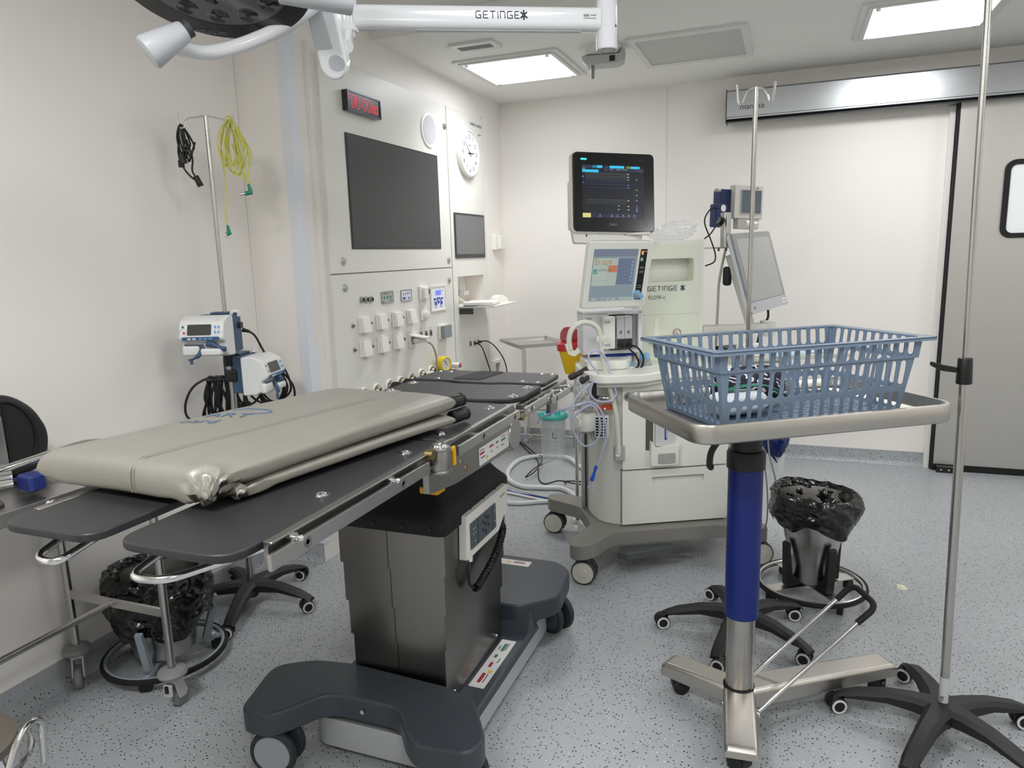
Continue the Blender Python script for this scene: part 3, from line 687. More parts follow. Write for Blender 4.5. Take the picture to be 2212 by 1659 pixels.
# right stand close to the camera
t, at = iv_stand('tall chrome drip stand standing alone in front of the steel door', (.489, 2.312), (.452, 2.33), 2.35, 28, r=.0088, zlow=1.15, rlow=.0128, hooks_on=False)
g = MB(); p = at(1.165); g.prism(round_poly([(-.02, -.012), (-.06, -.004), (-.09, .006), (-.092, -.006), (-.06, -.022), (-.02, -.028)], .006), -.006, .006, frame_m(p, (cos(R(12)), sin(R(12)), 0), (0, 0, 1)), bev=.003); g.build('clamp_lever', M_black, t)
g = MB(); g.cyl(at(.1), at(.2), .0131, n=24); g.build('rating_label', mat('silver_label', 'b9bbbb', .4), t)
text('CE', .014, M_ink, t, frame_m(at(.125)+Vector((-.004, -.0133, 0)), (.06, -.0, 1), (-1, 0, .06)))
# stand behind the instrument trolley
t, at = iv_stand('chrome drip stand with double hook standing behind the blue column trolley', (-.135, 2.742), (-.133, 2.73), 2.045, 42, r=.0082, kind=1, hang=5)
# stand by the wall carrying the pumps
t, at = iv_stand('chrome drip stand at the wall carrying two infusion pumps and coiled cords', (-2.185, 2.345), (-2.199, 2.362), 2.082, 5, r=.0085, zlow=1.12, rlow=.0175, hang=43, kind=0)
PL = Vector((-2.21, 2.36, 0)); CX = Vector((cos(R(43.1)), sin(R(43.1)), 0)); CY = Vector((-sin(R(43.1)), cos(R(43.1)), 0))
def pl(x, z, y=0): return PL+CX*x+CY*y+Vector((0, 0, z))
# pole clamp with T screws
k0 = Vector((-2.218, 2.36, 0))
g = MB(); g.box((0, 0, 1.035), (.05, .05, .05), M=Matrix.Rotation(R(43), 4, 'Z'), bev=.006); g.build('pole_clamp', M_black, t)
g = MB(); A = CX*-.07+Vector((0, 0, 1.022)); g.cyl(CX*-.02+Vector((0, 0, 1.022)), A, .006); g.cyl(A, A-CX*.028, .011, bev=.003); g.build('clamp_screw', M_black, t)

M_pumpw = mat('pump_white', 'dfe1df', .35); M_pumpb = mat('pump_blue', '3c5470', .45); M_pumpb2 = mat('pump_panel_blue', '46688f', .4)
def pump():
    """local: x width, -y front, z up. body .18 wide"""
    t = thing('infusion_pump', 'white and blue infusion pump with grey display, clamped high on the drip stand', 'infusion pump', group=None)
    # front shell profile (y,z) extruded over x
    g = MB(); pr = [(-.095, .062), (-.10, .05), (-.113, .01), (-.116, -.004), (-.108, -.014), (-.088, -.024), (-.078, -.07), (-.06, -.082), (0, -.085), (0, .078), (-.05, .082)]
    g.prism(pr, -.09, .09, frame_m((0, 0, 0), (0, 1, 0), (0, 0, 1)), bev=.008, seg=3); g.build('front_shell', M_pumpw, t)
    g = MB(); g.box((.01, .045, 0), (.155, .088, .155), bev=.008); g.box((.03, .06, .082), (.1, .05, .01), bev=.004); g.build('back_case', M_pumpb, t)
    F = frame_m((0, -.1045, .028), (1, 0, 0), (0, .33, .95))    # sloping face
    g = MB(); g.prism(rrect(.172, .05, .012), -.001, .0015, F); fp = g.build('control_face', M_pumpb, t)
    g = MB(); g.prism(rrect(.096, .044, .004), .0012, .0035, F @ Matrix.Translation((-.006, 0, 0))); g.build('display', mat('lcd_dark', '3c3f3d', .3), fp)
    for (x, y, c) in ((-.072, .012, '1f7a53'), (-.066, -.012, 'c2452f'), (-.08, 0, 'c9ced4')):
        g = MB(); g.prism(rrect(.009, .010, .004, 3, x, y), .0014, .004, F); g.build('button', mat('btn_'+c, c, .4), fp)
    for x in (.058, .072):
        for y in (.01, -.01):
            g = MB(); g.prism(rrect(.009, .013, .004, 3, x, y), .0014, .004, F); g.build('button', mat('btn_bl', '7da2d6', .4), fp)
    F2 = frame_m((0, -.1155, -.005), (1, 0, 0), (0, -.35, .9))
    g = MB(); g.prism(rrect(.15, .014, .006), -.001, .0018, F2); kp = g.build('key_strip', M_pumpb2, t)
    for i, x in enumerate((-.045, -.025, 0, .02, .04)):
        g = MB(); g.prism(rrect(.014, .008, .003, 3, x, 0), .0018, .004, F2); g.build('key', M_pumpw if i < 2 else mat('btn_bl', '7da2d6', .4), kp)
    g = MB(); g.prism(round_poly([(-.078, -.028), (.0, -.03), (-.005, -.05), (-.07, -.045)], .004), 0, .004, frame_m((0, -.095, 0), (1, 0, 0), (0, 0, 1))); g.build('drug_door', mat('pump_door', '4e5962', .4), t)
    g = MB(); g.box((-.05, -.088, -.055), (.075, .03, .045), bev=.012, seg=3); g.build('syringe_holder', M_pumpw, t)
    g = MB(); g.tube(smooth_path([(.085, -.09, -.052), (.07, -.105, -.046), (.045, -.108, -.03), (.02, -.106, -.028)]), [.010]*17+[.013]*8, 10); g.build('lever_arm', M_pumpb, t)
    g = MB(); g.box((.035, -.098, -.06), (.085, .045, .03), bev=.01, seg=3); g.build('barrel_clamp', M_pumpw, t)
    g = MB(); g.tube(smooth_path([(-.0, -.1, -.04), (-.012, -.118, -.07), (-.035, -.125, -.085), (-.05, -.13, -.088)]), [.009]*12+[.005]*13, 8); g.cyl((-.04, -.128, -.088), (-.04, -.128, -.105), .006); g.build('release_hook', M_pumpb, t)
    g = MB(); g.tube(smooth_path([(.075, .02, .078), (.082, .02, .09), (.1, .03, .088), (.1, .035, .07)]), .007, 8); g.build('cord_hook', M_pumpw, t)
    g = MB(); g.box((.115-.03, .06, .03), (.03, .03, .025), bev=.004); g.build('power_inlet', M_black, t)
    text('!', .012, M_ink, t, frame_m((.062, -.0975, .062), (1, 0, 0), (0, .4, .9)))
    return t
p1 = pump(); p1.location = pl(-.045, 1.215, -.02)+CY*-.03; p1.rotation_euler = (0, 0, R(20))
p2 = dup(p1, label='white and blue infusion pump seen side on, clamped lower on the drip stand'); p2.location = pl(.09, 1.035, .0); p2.rotation_euler = (0, 0, R(105))
# cords
def cord(name, label, cat, paths, r, m, o0, closedset=(), part='strand', group=None):
    t = thing(name, label, cat, o0, 0, group); o0 = Vector(o0)
    for k, P in enumerate(paths):
        g = MB(); g.tube(smooth_path([Vector(p)-o0 for p in P], 7, closed=(k in closedset)), r, 7, closed=(k in closedset)); g.build(part, m, t)
    return t
random.seed(5)
def loops(n, x0, w, z1, z0, dz, seed, yj=.012, swing=0):
    """n hanging loops between a hook at (x0,z1) and random bottoms"""
    random.seed(seed); out = []; P = []
    for k in range(n):
        xb = x0+random.uniform(-w, w)*.5+swing*random.random(); zb = z0+random.uniform(0, dz); ww = random.uniform(.35, 1)*w*.5
        y = random.uniform(-yj, yj)
        P += [pl(x0+random.uniform(-.006, .006), z1+random.uniform(0, .01), y), pl(xb-ww*.8, (z1+zb)/2+.02, y-.006), pl(xb-ww*.3, zb+.02, y), pl(xb, zb, y+.003), pl(xb+ww*.5, zb+.03, y), pl(xb+ww, (z1+zb)/2, y+.006)]
    return P
# black power cord on the hook
P = loops(5, -.088, .045, 2.04, 1.9, .03, 3, .01, .02)
t = cord('mains_lead', 'coiled black power cord with a plug hanging on the drip stand hook', 'power cord', [P, [pl(-.07, 1.99), pl(-.055, 1.92), pl(-.06, 1.87), pl(-.045, 1.84)], [pl(-.098, 1.99), pl(-.104, 1.93), pl(-.09, 1.88), pl(-.07, 1.85), pl(-.048, 1.83)]], .0038, M_cable, pl(-.088, 2.04))
g = MB(); o0 = pl(-.088, 2.04); a = pl(-.05, 1.85)-o0; b = pl(-.034, 1.81)-o0; g.box((0, 0, 0), (.024, .016, .05), M=frame_m((a+b)/2, CX+Vector((0, 0, .35)), CY), bev=.003) if False else g.cyl(a, b, .011, .0125, bev=.002); g.build('appliance_connector', M_black, t)
g = MB(); a = pl(-.095, 1.935, -.015)-o0; b = pl(-.088, 1.895, -.015)-o0; g.cyl(a, b, .009, .016, bev=.002); g.cyl(b, b-Vector((0, 0, .02)), .0025); g.box(tuple(b+CX*-.012), (.016, .012, .03), bev=.003); g.build('mains_plug', M_black, t)
# yellow green cord
MY = mat('yellow_green_cord', 'cccb62', .45, var=.25, vscale=25)
P = loops(9, .1, .085, 2.065, 1.84, .08, 9, .014, .01)
side = [pl(.1, 2.06), pl(.135, 2.0), pl(.158, 1.95), pl(.155, 1.88), pl(.146, 1.85), pl(.12, 1.9), pl(.098, 1.98)]
t = cord('earth_cable', 'tangled yellow green earth cable with green plugs hanging on the drip stand hook', 'cable', [P, side, [pl(.075, 2.05), pl(.055, 1.95), pl(.062, 1.83), pl(.06, 1.75), pl(.05, 1.7), pl(.052, 1.65)], [pl(.085, 2.05), pl(.07, 1.97), pl(.08, 1.88), pl(.11, 1.86), pl(.14, 1.83), pl(.148, 1.815)], [pl(.09, 2.06), pl(.085, 2.08), pl(.1, 2.085), pl(.112, 2.06), pl(.108, 2.0), pl(.12, 1.93), pl(.13, 1.87), pl(.16, 1.82)]], .0030, MY, pl(.1, 2.06))
M_teal = mat('green_plug', '1f8468', .4); o0 = pl(.1, 2.06)
g = MB(); g.cyl(pl(.148, 1.82)-o0, pl(.154, 1.79)-o0, .005, .009); g.cyl(pl(.16, 1.788)-o0, pl(.13, 1.782)-o0, .009, bev=.002); g.build('angled_plug', M_teal, t)
g = MB(); g.cyl(pl(.13, 1.782)-o0, pl(.112, 1.778)-o0, .0055); g.build('plug_socket', M_chrome, t)
g = MB(); g.cyl(pl(.052, 1.655)-o0, pl(.055, 1.628)-o0, .005, .008); g.cyl(pl(.062, 1.628)-o0, pl(.046, 1.618)-o0, .0085); g.build('angled_plug', M_teal, t)
g = MB(); g.cyl(pl(.048, 1.622)-o0, pl(.042, 1.605)-o0, .005); g.build('plug_socket', M_chrome, t)
# black cable bundles
P = []
random.seed(21)
for k in range(7):
    x = -.058+random.uniform(-.02, .02); y = random.uniform(-.03, -.01)
    P += [pl(x, 1.035, y), pl(x-.015+random.uniform(-.02, .02), .95, y-.01), pl(x-.02+random.uniform(-.02, .02), .86, y), pl(x+random.uniform(-.01, .03), .8, y), pl(x+.03, .87, y), pl(x+.02, .96, y-.01)]
P2 = [pl(-.02, 1.03, -.02), pl(-.08, 1.03, -.02), pl(-.14, 1.0, -.02), pl(-.175, .94, -.02), pl(-.178, .88, -.02), pl(-.14, .845, -.02), pl(-.08, .86, -.02), pl(-.04, .9, -.02)]
P3 = [(a.x+.0, a.y, a.z) for a in P2]
t = cord('cable_bundle', 'thick bundle of black cables hanging below the pole clamp at the drip stand', 'cable', [P, [p+CX*.045+Vector((0, 0, .0)) for p in P[:22]], P2], .0052, M_cable, pl(-.058, 1.035))
P = []
for k in range(5):
    a = random.uniform(-.02, .02); P += [pl(.115, 1.06+a*.3, .03), pl(.17+a, 1.06, .03), pl(.215+a, 1.02+a, .02), pl(.235+a, .95, .02), pl(.2+a, .9+a*.6, .02), pl(.15+a, .9, .02), pl(.12, .94+a, .03), pl(.11, 1.0, .04)]
t = cord('cable_bundle', 'wide open loops of black cable hanging behind the lower infusion pump', 'cable', [P, [pl(.09, 1.215, .03), pl(.12, 1.19, .03), pl(.15, 1.12, .03), pl(.18, 1.06, .02), pl(.205, 1.0, .02), pl(.2, .96, .02), pl(.18, .98, .02)], [pl(.12, 1.07, .04), pl(.19, 1.05, .04), pl(.25, .98, .04), pl(.265, .93, .04), pl(.255, .88, .04), pl(.23, .86, .04), pl(.18, .84, .04)], [pl(.02, 1.0, .02), pl(.03, .93, .02), pl(.05, .9, .02), pl(.09, .9, .02), pl(.13, .95, .02), pl(.16, 1.02, .02)], [pl(.06, .97, .03), pl(.09, .92, .03), pl(.13, .89, .03), pl(.17, .87, .03)]], .0048, M_cable, pl(.115, 1.06, .03))
g = MB(); o0 = pl(.115, 1.06, .03); g.cyl(pl(.055, .95)-o0, pl(.058, .91)-o0, .006, .012); g.box(tuple(pl(.056, .895)-o0), (.034, .03, .034), bev=.004); g.build('mains_plug', M_black, t)
g = MB(); g.cyl(pl(.045, .893)-o0, pl(.02, .888)-o0, .0024); g.build('plug_pin', M_chrome, t)
g = MB(); g.cyl(pl(.07, 1.22, .03)-o0, pl(.1, 1.21, .03)-o0, .01, .006); g.build('pump_connector', M_black, t)
from mathutils import noise
# ================================================================ BUCKETS ON RINGS, TRASH BAGS
M_bag = mat('black_bin_bag', '060607', .20, var=.1, bump=.25, bscale=22, spec=.7)
def bin_set(loc, rz, ringcol, lab_b, lab_l, h0, h1, Rr, r0, r1, zb, bagh, seed, fins):
    t = thing('kick_bucket', lab_b, 'bin', (loc[0], loc[1], 0), rz)
    g = MB(); g.lathe([(0, zb), (r0-.01, zb), (r0, zb+.01), (r1, h1), (r1+.006, h1+.004), (r1-.002, h1+.004), (r0-.004, zb+.014), (0, zb+.014)], 48); g.build('bucket', steel('bucket_steel', 'c4c2bf', .24, (1, 1, 40)), t)
    g = MB(); g.torus((0, 0, h0), Rr, .009, 64, 8, flat=1.3); g.build('ring_base', ringcol, t)
    g = MB(); g.torus((0, 0, h0), Rr+.009, .008, 64, 8, flat=1.5); g.build('rubber_bumper', M_black_rub, t)
    for k in range(3 if fins == 0 else 4):
        a = R((120 if fins == 0 else 90)*k+15); c, s = cos(a), sin(a); Mx = Matrix.Rotation(a, 4, 'Z')
        if fins == 0:
            g = MB(); g.span((r0*.4, -.014, h0-.004), (Rr, .014, h0+.004), Mx); g.prism([(r0+.02, h0), (r0+.05, h0), (r1+.05, h0+.17), (r1+.035, h0+.175)], -.012, .012, Mx @ frame_m((0, 0, 0), (1, 0, 0), (0, 0, 1))); g.build('support_arm', ringcol, t)
            g = MB(); g.cyl((c*(Rr-.035), s*(Rr-.035), h0+.004), (c*(Rr-.035), s*(Rr-.035), h0+.014), .011); g.build('bolt', M_chrome, t)
        else:
            g = MB(); g.span((r0*.3, -.03, h0-.003), (Rr, .03, h0+.001), Mx); g.build('support_plate', ringcol, t)
            g = MB(); g.prism([(r0-.03, h0+.004), (r0+.055, h0+.004), (r0+.062, h0+.2), (r0+.045, h0+.205), (r0+.03, h0+.06), (r0-.01, h0+.03)], -.02, .02, Mx @ frame_m((0, 0, 0), (1, 0, 0), (0, 0, 1)), bev=.005); g.build('bucket_holder', M_black, t)
        rc = Rr-.02
        g = MB(); g.cyl((c*rc, s*rc, h0-.015), (c*rc, s*rc, h0), .008); g.prism(round_poly([(-.022, 0), (.022, 0), (.022, .03), (-.022, .034)], .01), -.012, .012, Matrix.Translation((c*rc, s*rc, .0)) @ Matrix.Rotation(R(70*k+30), 4, 'Z') @ frame_m((0, 0, .0), (1, 0, 0), (0, 0, 1)), bev=.003); cs = g.build('caster', M_black, t)
    prof = [(.02, -.17), (.5, -.15), (.82, -.10), (.93, -.04), (.97, .0), (1.04, .02), (1.12, .0), (1.17, -.035), (1.17, -.07), (1.13, -.10), (1.09, -.13), (1.05, -.15)]
    so = Vector((seed*3.1, seed*1.7, 0))
    def crease(p, s_):
        d_ = noise.voronoi(p*s_+so)[0]; return d_[1]-d_[0]
    def f(u, v):
        a = 2*pi*u; q = v*(len(prof)-1); i = min(int(q), len(prof)-2); w_ = q-i
        rr = (prof[i][0]*(1-w_)+prof[i+1][0]*w_)*r1; z = (prof[i][1]*(1-w_)+prof[i+1][1]*w_)*(bagh/.15)
        ca, sa = cos(a), sin(a); p = Vector((ca*rr, sa*rr, z))
        def rdg(x, y, z_, s_): return 1-2.6*abs(noise.noise(Vector((x*s_+seed, y*s_, z_*s_))))
        k_ = .6*rdg(ca*.16, sa*.16, z*1.5+v*.12, 12)+.1; k2 = .6*rdg(ca*.16+.3, sa*.16, z*2.2+v*.2, 27); n1 = rdg(ca*.05, sa*.05+.2, z+v*.05, 55)*.5
        lo = sin(2*a+seed)+.6*sin(3*a+2*seed)+.4*sin(5*a+seed)
        out_ = 1 if v > .35 else 1.1
        rr += out_*(.016*k_+.008*k2)+.005*n1+.004*lo*v
        z += .008*lo*(1-.3*v)+.012*k_*(1 if v < .35 else .35)
        if v > .72: z += (.013*sin(2*a+seed*1.7)+.018*sin(5*a+1.3*seed)+.012*noise.noise(Vector((ca*4, sa*4, seed))))*(v-.72)/.28
        return Vector((rr*ca, rr*sa, h1+.012+z))
    g = MB(); g.grid(f, 240, 60, closed_u=True)
    o = g.build('bin_liner', M_bag, None, ang=48); o.location = (loc[0], loc[1], 0); o.rotation_euler = (0, 0, R(rz)); tag(o, lab_l, 'bin bag')
    sd = o.modifiers.new('sd', 'SOLIDIFY'); sd.thickness = .001
    return t
M_ringsteel = mat('ring_steel', 'c3c2be', .3, 1.0)
bin_set((.135, 3.2), 20, M_ringsteel, 'steel kick bucket in black holders on a wheeled ring by the blue column trolley', 'black plastic bag lining the steel bucket near the blue column trolley', .05, .44, .215, .075, .152, .062, .12, 4, 1)
M_ringgrey = mat('grey_enamel', '8c959d', .35)
bin_set((-2.175, 1.855), 40, M_ringgrey, 'steel kick bucket on a grey wheeled ring under the surgical table', 'large crumpled black plastic bag lining the bucket under the surgical table', .05, .36, .205, .11, .15, .062, .19, 8, 0)
# ================================================================ OPERATING TABLE  (origin under the column, table runs along +y)
M_plate = mat('table_plate', '2a2a2c', .42, var=.04, bump=.06, bscale=700)
M_platedge = M_black_rub
M_basedk = mat('base_cover', '3a4047', .38, var=.03)
M_skirt = mat('base_skirt', 'b9bcbd', .4, .3)
M_al = mat('rail_aluminium', 'c0bfbc', .3, 1.0, var=.03, vscale=3, rvar=.03)
M_al2 = mat('frame_aluminium', '9c9b98', .34, 1.0, var=.05, vscale=4)
OT = thing('operating_table', 'long surgical table with dark plates, steel side rails and telescopic steel column', 'operating table', (-1.11, 2.1, 0))
ZT = 1.025
def tplate(name, pts, r=.03, z0=ZT-.018, z1=ZT):
    g = MB(); g.prism(round_poly(pts, r, 5), z0, z1, bev=.005, seg=3); return g.build(name, M_plate, OT)
def domes(par, L_):
    for x, y in L_:
        g = MB(); g.lathe([(0, 0), (.012, 0), (.011, .004), (.005, .007), (0, .0075)], 20, Matrix.Translation((x, y, ZT))); g.lathe([(0, 0), (.018, 0), (.018, .0008), (0, .0008)], 20, Matrix.Translation((x, y, ZT))); g.build('dome_screw', M_chrome, par)
for s in (-1, 1):
    xi, xo = (.008, .27) if s > 0 else (-.046, -.30)
    p = tplate('leg_plate', [(xi, -1.245, .05), (xo, -1.245, .06), (s*.275, -.475, .02), (xi, -.475, .02)]); domes(p, [(s*.225, -.93), (s*.235, -.6), (s*.07, -.62)])
p = tplate('seat_plate', [(-.275, -.46), (.275, -.46), (.275, .015), (-.275, .015)]); domes(p, [(.235, -.06), (-.235, -.06), (.235, -.4)])
p = tplate('back_plate', [(-.275, .1, .06), (-.13, .06, .05), (.13, .06, .05), (.275, .1, .06), (.275, .355, .03), (.12, .355), (.08, .335), (-.08, .335), (-.12, .355), (-.275, .355, .03)]); domes(p, [(.24, .14), (-.24, .14), (.235, .3), (-.235, .3)])
p = tplate('head_plate', [(-.275, .368, .02), (-.1, .368, .02), (-.06, .35, .02), (.06, .35, .02), (.1, .368, .02), (.275, .368, .03), (.27, .6, .05), (-.27, .6, .05)], z0=ZT-.012, z1=ZT+.004); domes(p, [(.18, .4), (-.18, .4), (.245, .39), (-.2, .56), (.2, .575), (.245, .57), (-.25, .56)])
g = MB(); g.prism(round_poly([(-.115, .40), (.005, .40), (.03, .585), (-.07, .585)], .01), ZT+.004, ZT+.007); g.build('velcro_patch', mat('velcro', '4b4b4b', .9, var=.35, vscale=160, bump=.8, bscale=900), p)
M_tx = mat('screw_face', '8f8e8b', .4, 1)
def rail(s, y0, y1, z, h=.026, x=.306, scr=()):
    g = MB(); g.span((s*x, y0, z), (s*(x+.009), y1, z+h), bev=.0015); r_ = g.build('side_rail', M_al, OT)
    for y in scr:
        g = MB(); g.cyl((s*.29, y, z+h/2), (s*(x), y, z+h/2), .009); g.lathe([(0, 0), (.0105, 0), (.0105, .0008), (.006, .0008), (.004, -.001), (0, -.001)], 18, frame_m((s*(x+.009), y, z+h/2), (0, s, 0), (0, 0, 1))); g.build('rail_screw', M_tx, r_)
for s in (-1, 1):
    # leg section channel
    g = MB(); g.prism([(.276, .985), (.30, .985), (.30, .99), (.286, .994), (.286, 1.018), (.296, 1.021), (.296, 1.026), (.276, 1.026)], -1.17, -.56, Matrix(((s, 0, 0, 0), (0, 0, 1, 0), (0, 1, 0, 0), (0, 0, 0, 1))), bev=.0015, seg=1)
    f = g.build('leg_side_frame', M_al2, OT)
    rail(s, -1.19, -.61, .982, .03, .300, (-1.09, -.74))
    for y in (-1.12, -.78):
        g = MB(); g.cyl((s*.285, y, 1.017), (s*.318, y, 1.017), .005); g.cyl((s*.3, y, 1.017), (s*.306, y, 1.017), .009); g.ball((s*.318, y, 1.017), .0065, n=10); g.build('index_pin', M_chrome, f)
    g = MB(); g.cyl((s*.270, -1.125, .985), (s*.288, -1.125, .985), .009); g.build('end_bolt', mat('brassy', '9a8a5e', .35, 1), f)
    n0 = set(COL.objects)
    # hinge between leg and seat section
    g = MB(); g.cyl((s*.303, -.485, .93), (s*.303, -.485, 1.0), .026, bev=.003); g.torus((s*.303, -.485, .994), .026, .004, 28, 6); g.torus((s*.303, -.485, .936), .026, .004, 28, 6); hg = g.build('hinge_barrel', M_al2, OT)
    g = MB(); g.lathe([(0, 0), (.02, 0), (.017, .006), (.008, .006), (.006, .003), (0, .003)], 20, Matrix.Translation((s*.303, -.485, 1.0))); g.build('hinge_cap', M_chrome, hg)
    g = MB(); g.box((s*.316, -.432, .962), (.008, .014, .05), bev=.002); g.build('release_tab', mat('amber_plastic', 'd9a21e', .4), hg)
    g = MB(); g.box((s*.29, -.45, .965), (.03, .06, .075), bev=.004); g.build('hinge_bracket', M_al2, hg)
    g = MB(); g.cyl((s*.29, -.53, .99), (s*.31, -.53, .99), .013); g.build('hinge_bolt', mat('brassy', '9a8a5e', .35, 1), hg)
    for o_ in set(COL.objects)-n0:
        if o_.parent == OT: o_.location = (0, -.06, .033)
    n0 = set(COL.objects)
    # seat section frame
    g = MB(); g.prism([(-.50, .895), (-.35, .875), (.02, .862), (.09, .85), (.15, .87), (.165, .90), (.13, .95), (.10, 1.003), (-.46, 1.003), (-.5, .98)], .272, .29, Matrix(((0, 0, s, 0), (1, 0, 0, 0), (0, 1, 0, 0), (0, 0, 0, 1))), bev=.003); f = g.build('seat_side_frame', M_al2, OT)
    g = MB(); g.lathe([(0, 0), (.052, 0), (.05, .004), (0, .004)], 40, frame_m((s*.29, .1, .905), (0, s, 0), (0, 0, 1))); g.build('joint_disc', mat('disc_grey', 'a9a8a5', .35, .9), f)
    g = MB(); g.prism(rrect(.235, .052, .003, cx=-.075*s, cy=.905), 0, .001, frame_m((s*.2905, 0, 0), (0, s, 0), (0, 0, 1))); lb = g.build('instruction_label', mat('label_white', 'd9d9d6', .4), f)
    if s == 1:
        cols = [('a32638', -.17, .913, .034, .006), ('a32638', -.10, .917, .03, .006), ('2f7a4a', -.055, .917, .02, .006), ('2f7a4a', -.005, .913, .036, .006), ('303234', -.165, .9, .03, .003), ('303234', -.1, .9, .018, .002), ('303234', -.055, .9, .014, .002), ('303234', -.01, .897, .02, .003), ('303234', -.17, .923, .03, .002), ('303234', -.005, .924, .03, .002), ('e0b91c', -.135, .892, .012, .01)]
        for c, y, z, w_, h_ in cols:
            g = MB(); g.prism(rrect(w_, h_, .001, 1, y, z), .001, .0015, frame_m((s*.2905, 0, 0), (0, s, 0), (0, 0, 1))); g.build('label_mark', mat('mk_'+c, c, .5), lb)
    for y, z in ((-.31, .925), (-.28, .9)):
        g = MB(); g.lathe([(0, 0), (.010, 0), (.009, .002), (.004, .002), (0, .0)], 16, frame_m((s*.29, y, z), (0, s, 0), (0, 0, 1))); g.build('frame_screw', M_tx if y < -.3 else mat('brassy', '9a8a5e', .35, 1), f)
    for o_ in set(COL.objects)-n0:
        if o_.parent == OT: o_.location = (0, -.085, .022 if s > 2 else .022)
    rail(s, -.455, .005, .983, .027, .306, (-.29, -.04))
    rail(s, .06, .37, .978, .026, .306, (.12, .33))
    rail(s, .318, .60, .964, .024, .316, (.37, .56))
    g = MB(); g.span((s*.26, .11, .955), (s*.288, .62, 1.004), bev=.003); g.span((s*.285, .36, .92), (s*.305, .44, .955), bev=.003); f = g.build('back_side_frame', M_al2, OT)
    for y in (.09, .14, .3, .36, .46, .56):
        g = MB(); g.cyl((s*.285, y, .985), (s*.308, y, .987), .0055); g.ball((s*.31, y, .987), .008, n=10); g.build('index_pin', M_chrome, f)
    g = MB(); g.cyl((s*.285, .075, .97), (s*.302, .075, .97), .012); g.build('hinge_bolt', mat('brassy', '9a8a5e', .35, 1), f)
    # grab loop under the leg plate
    g = MB(); g.tube(bent([(s*.265, -.98, .98), (s*.25-.03, -1.06, .972), (s*.16-.03, -1.25, .968), (s*.09-.035, -1.26, .968), (s*.09-.035, -1.17, .985)], .03), .0075, 10); g.build('grab_loop', M_chrome, OT)
g = MB(); g.span((-.27, -.47, .97), (.27, -.43, 1.0)); g.span((-.27, .0, .93), (.27, .05, 1.0)); g.span((-.2, -.34, .9), (.2, .12, 1.004), bev=.01); g.span((-.27, -.52, .965), (.27, -.5, .99)); g.build('cross_frame', M_al2, OT)
g = MB(); g.box((.2, -.40, .865), (.06, .05, .022), bev=.006); g.build('release_block', mat('amber_plastic', 'd9a21e', .4), OT)
g = MB(); g.cyl((-.30, .33, .985), (-.345, .33, .985), .036, bev=.008); g.build('clamp_knob', M_black, OT)
# column
M_col = mat('column_steel', '827f7b', .30, 1.0, var=.05, vscale=6, stretch=(.6, .6, 40), rvar=.04)
CXc, CYc, CW, CL = .01, -.095, .32, .45
for k, (z0, z1) in enumerate([(.12, .335), (.325, .452), (.44, .58), (.57, .735)]):
    e = .004+.007*k
    g = MB(); g.prism(rrect(CW+e*2, CL+e*1.2, .006, 2, CXc, CYc), z0, z1); sl = g.build('column_sleeve', M_col, OT)
    g = MB(); yf = CYc-CL/2-e*.6-.0006; g.span((CXc-.0012-.003*k, yf, z0), (CXc+.0012-.003*k, yf+.003, z1)); g.build('sleeve_joint', M_black, sl)
    if k < 3:
        for x0 in (-.075, .03):
            g = MB(); g.span((CXc+x0, yf, z1-.012+.004*(k % 2)), (CXc+x0+.075, yf+.003, z1-.0105+.004*(k % 2))); g.build('sleeve_slot', M_black, sl)
for y in (-.27, .08):
    g = MB(); g.lathe([(0, 0), (.006, 0), (.005, .003), (0, .003)], 14, frame_m((CXc+CW/2+.004, y, .155), (0, 1, 0), (0, 0, 1))); g.build('sleeve_rivet', M_chrome, sl)
# bellows
random.seed(3)
def bel(u, v):
    a = 2*pi*u; z = .70+.205*v; q_ = max(0, (v-.18)/.82)
    hw = (CW/2+.036)*(1-q_)+.15*q_; hl = (CL/2+.033)*(1-q_)+.19*q_
    c, s = cos(a), sin(a); n_ = 30-24*min(1, q_*2)
    k = (abs(c)**n_+abs(s)**n_)**(-1/n_)
    w_ = 1-.12*sin(pi*q_)+.018*sin(6*a+v*6)*q_
    zz = z+(.012*sin(4*a+1)*v)-(.0 if v > .12 else 0)
    return Vector((CXc+hw*k*c*w_, CYc+hl*k*s*w_, zz))
g = MB(); g.grid(bel, 96, 20, closed_u=True); bw = g.build('bellows', mat('black_cloth', '0d0d0e', .75, bump=.3, bscale=60), OT, ang=180)
for (x, y) in [(-.13, -1), (-.04, -1), (.06, -1), (.15, -1)]:
    g = MB(); g.lathe([(0, 0), (.006, 0), (.005, .003), (0, .003)], 12, frame_m((CXc+x, CYc-CL/2-.035, .722), (1, 0, 0), (0, 0, 1))); g.build('snap_button', M_black, bw)
for y in (-.27, -.17, -.07, .03, .1):
    g = MB(); g.lathe([(0, 0), (.006, 0), (.005, .003), (0, .003)], 12, frame_m((CXc+CW/2+.037, y, .722), (0, 1, 0), (0, 0, 1))); g.build('snap_button', M_black, bw)
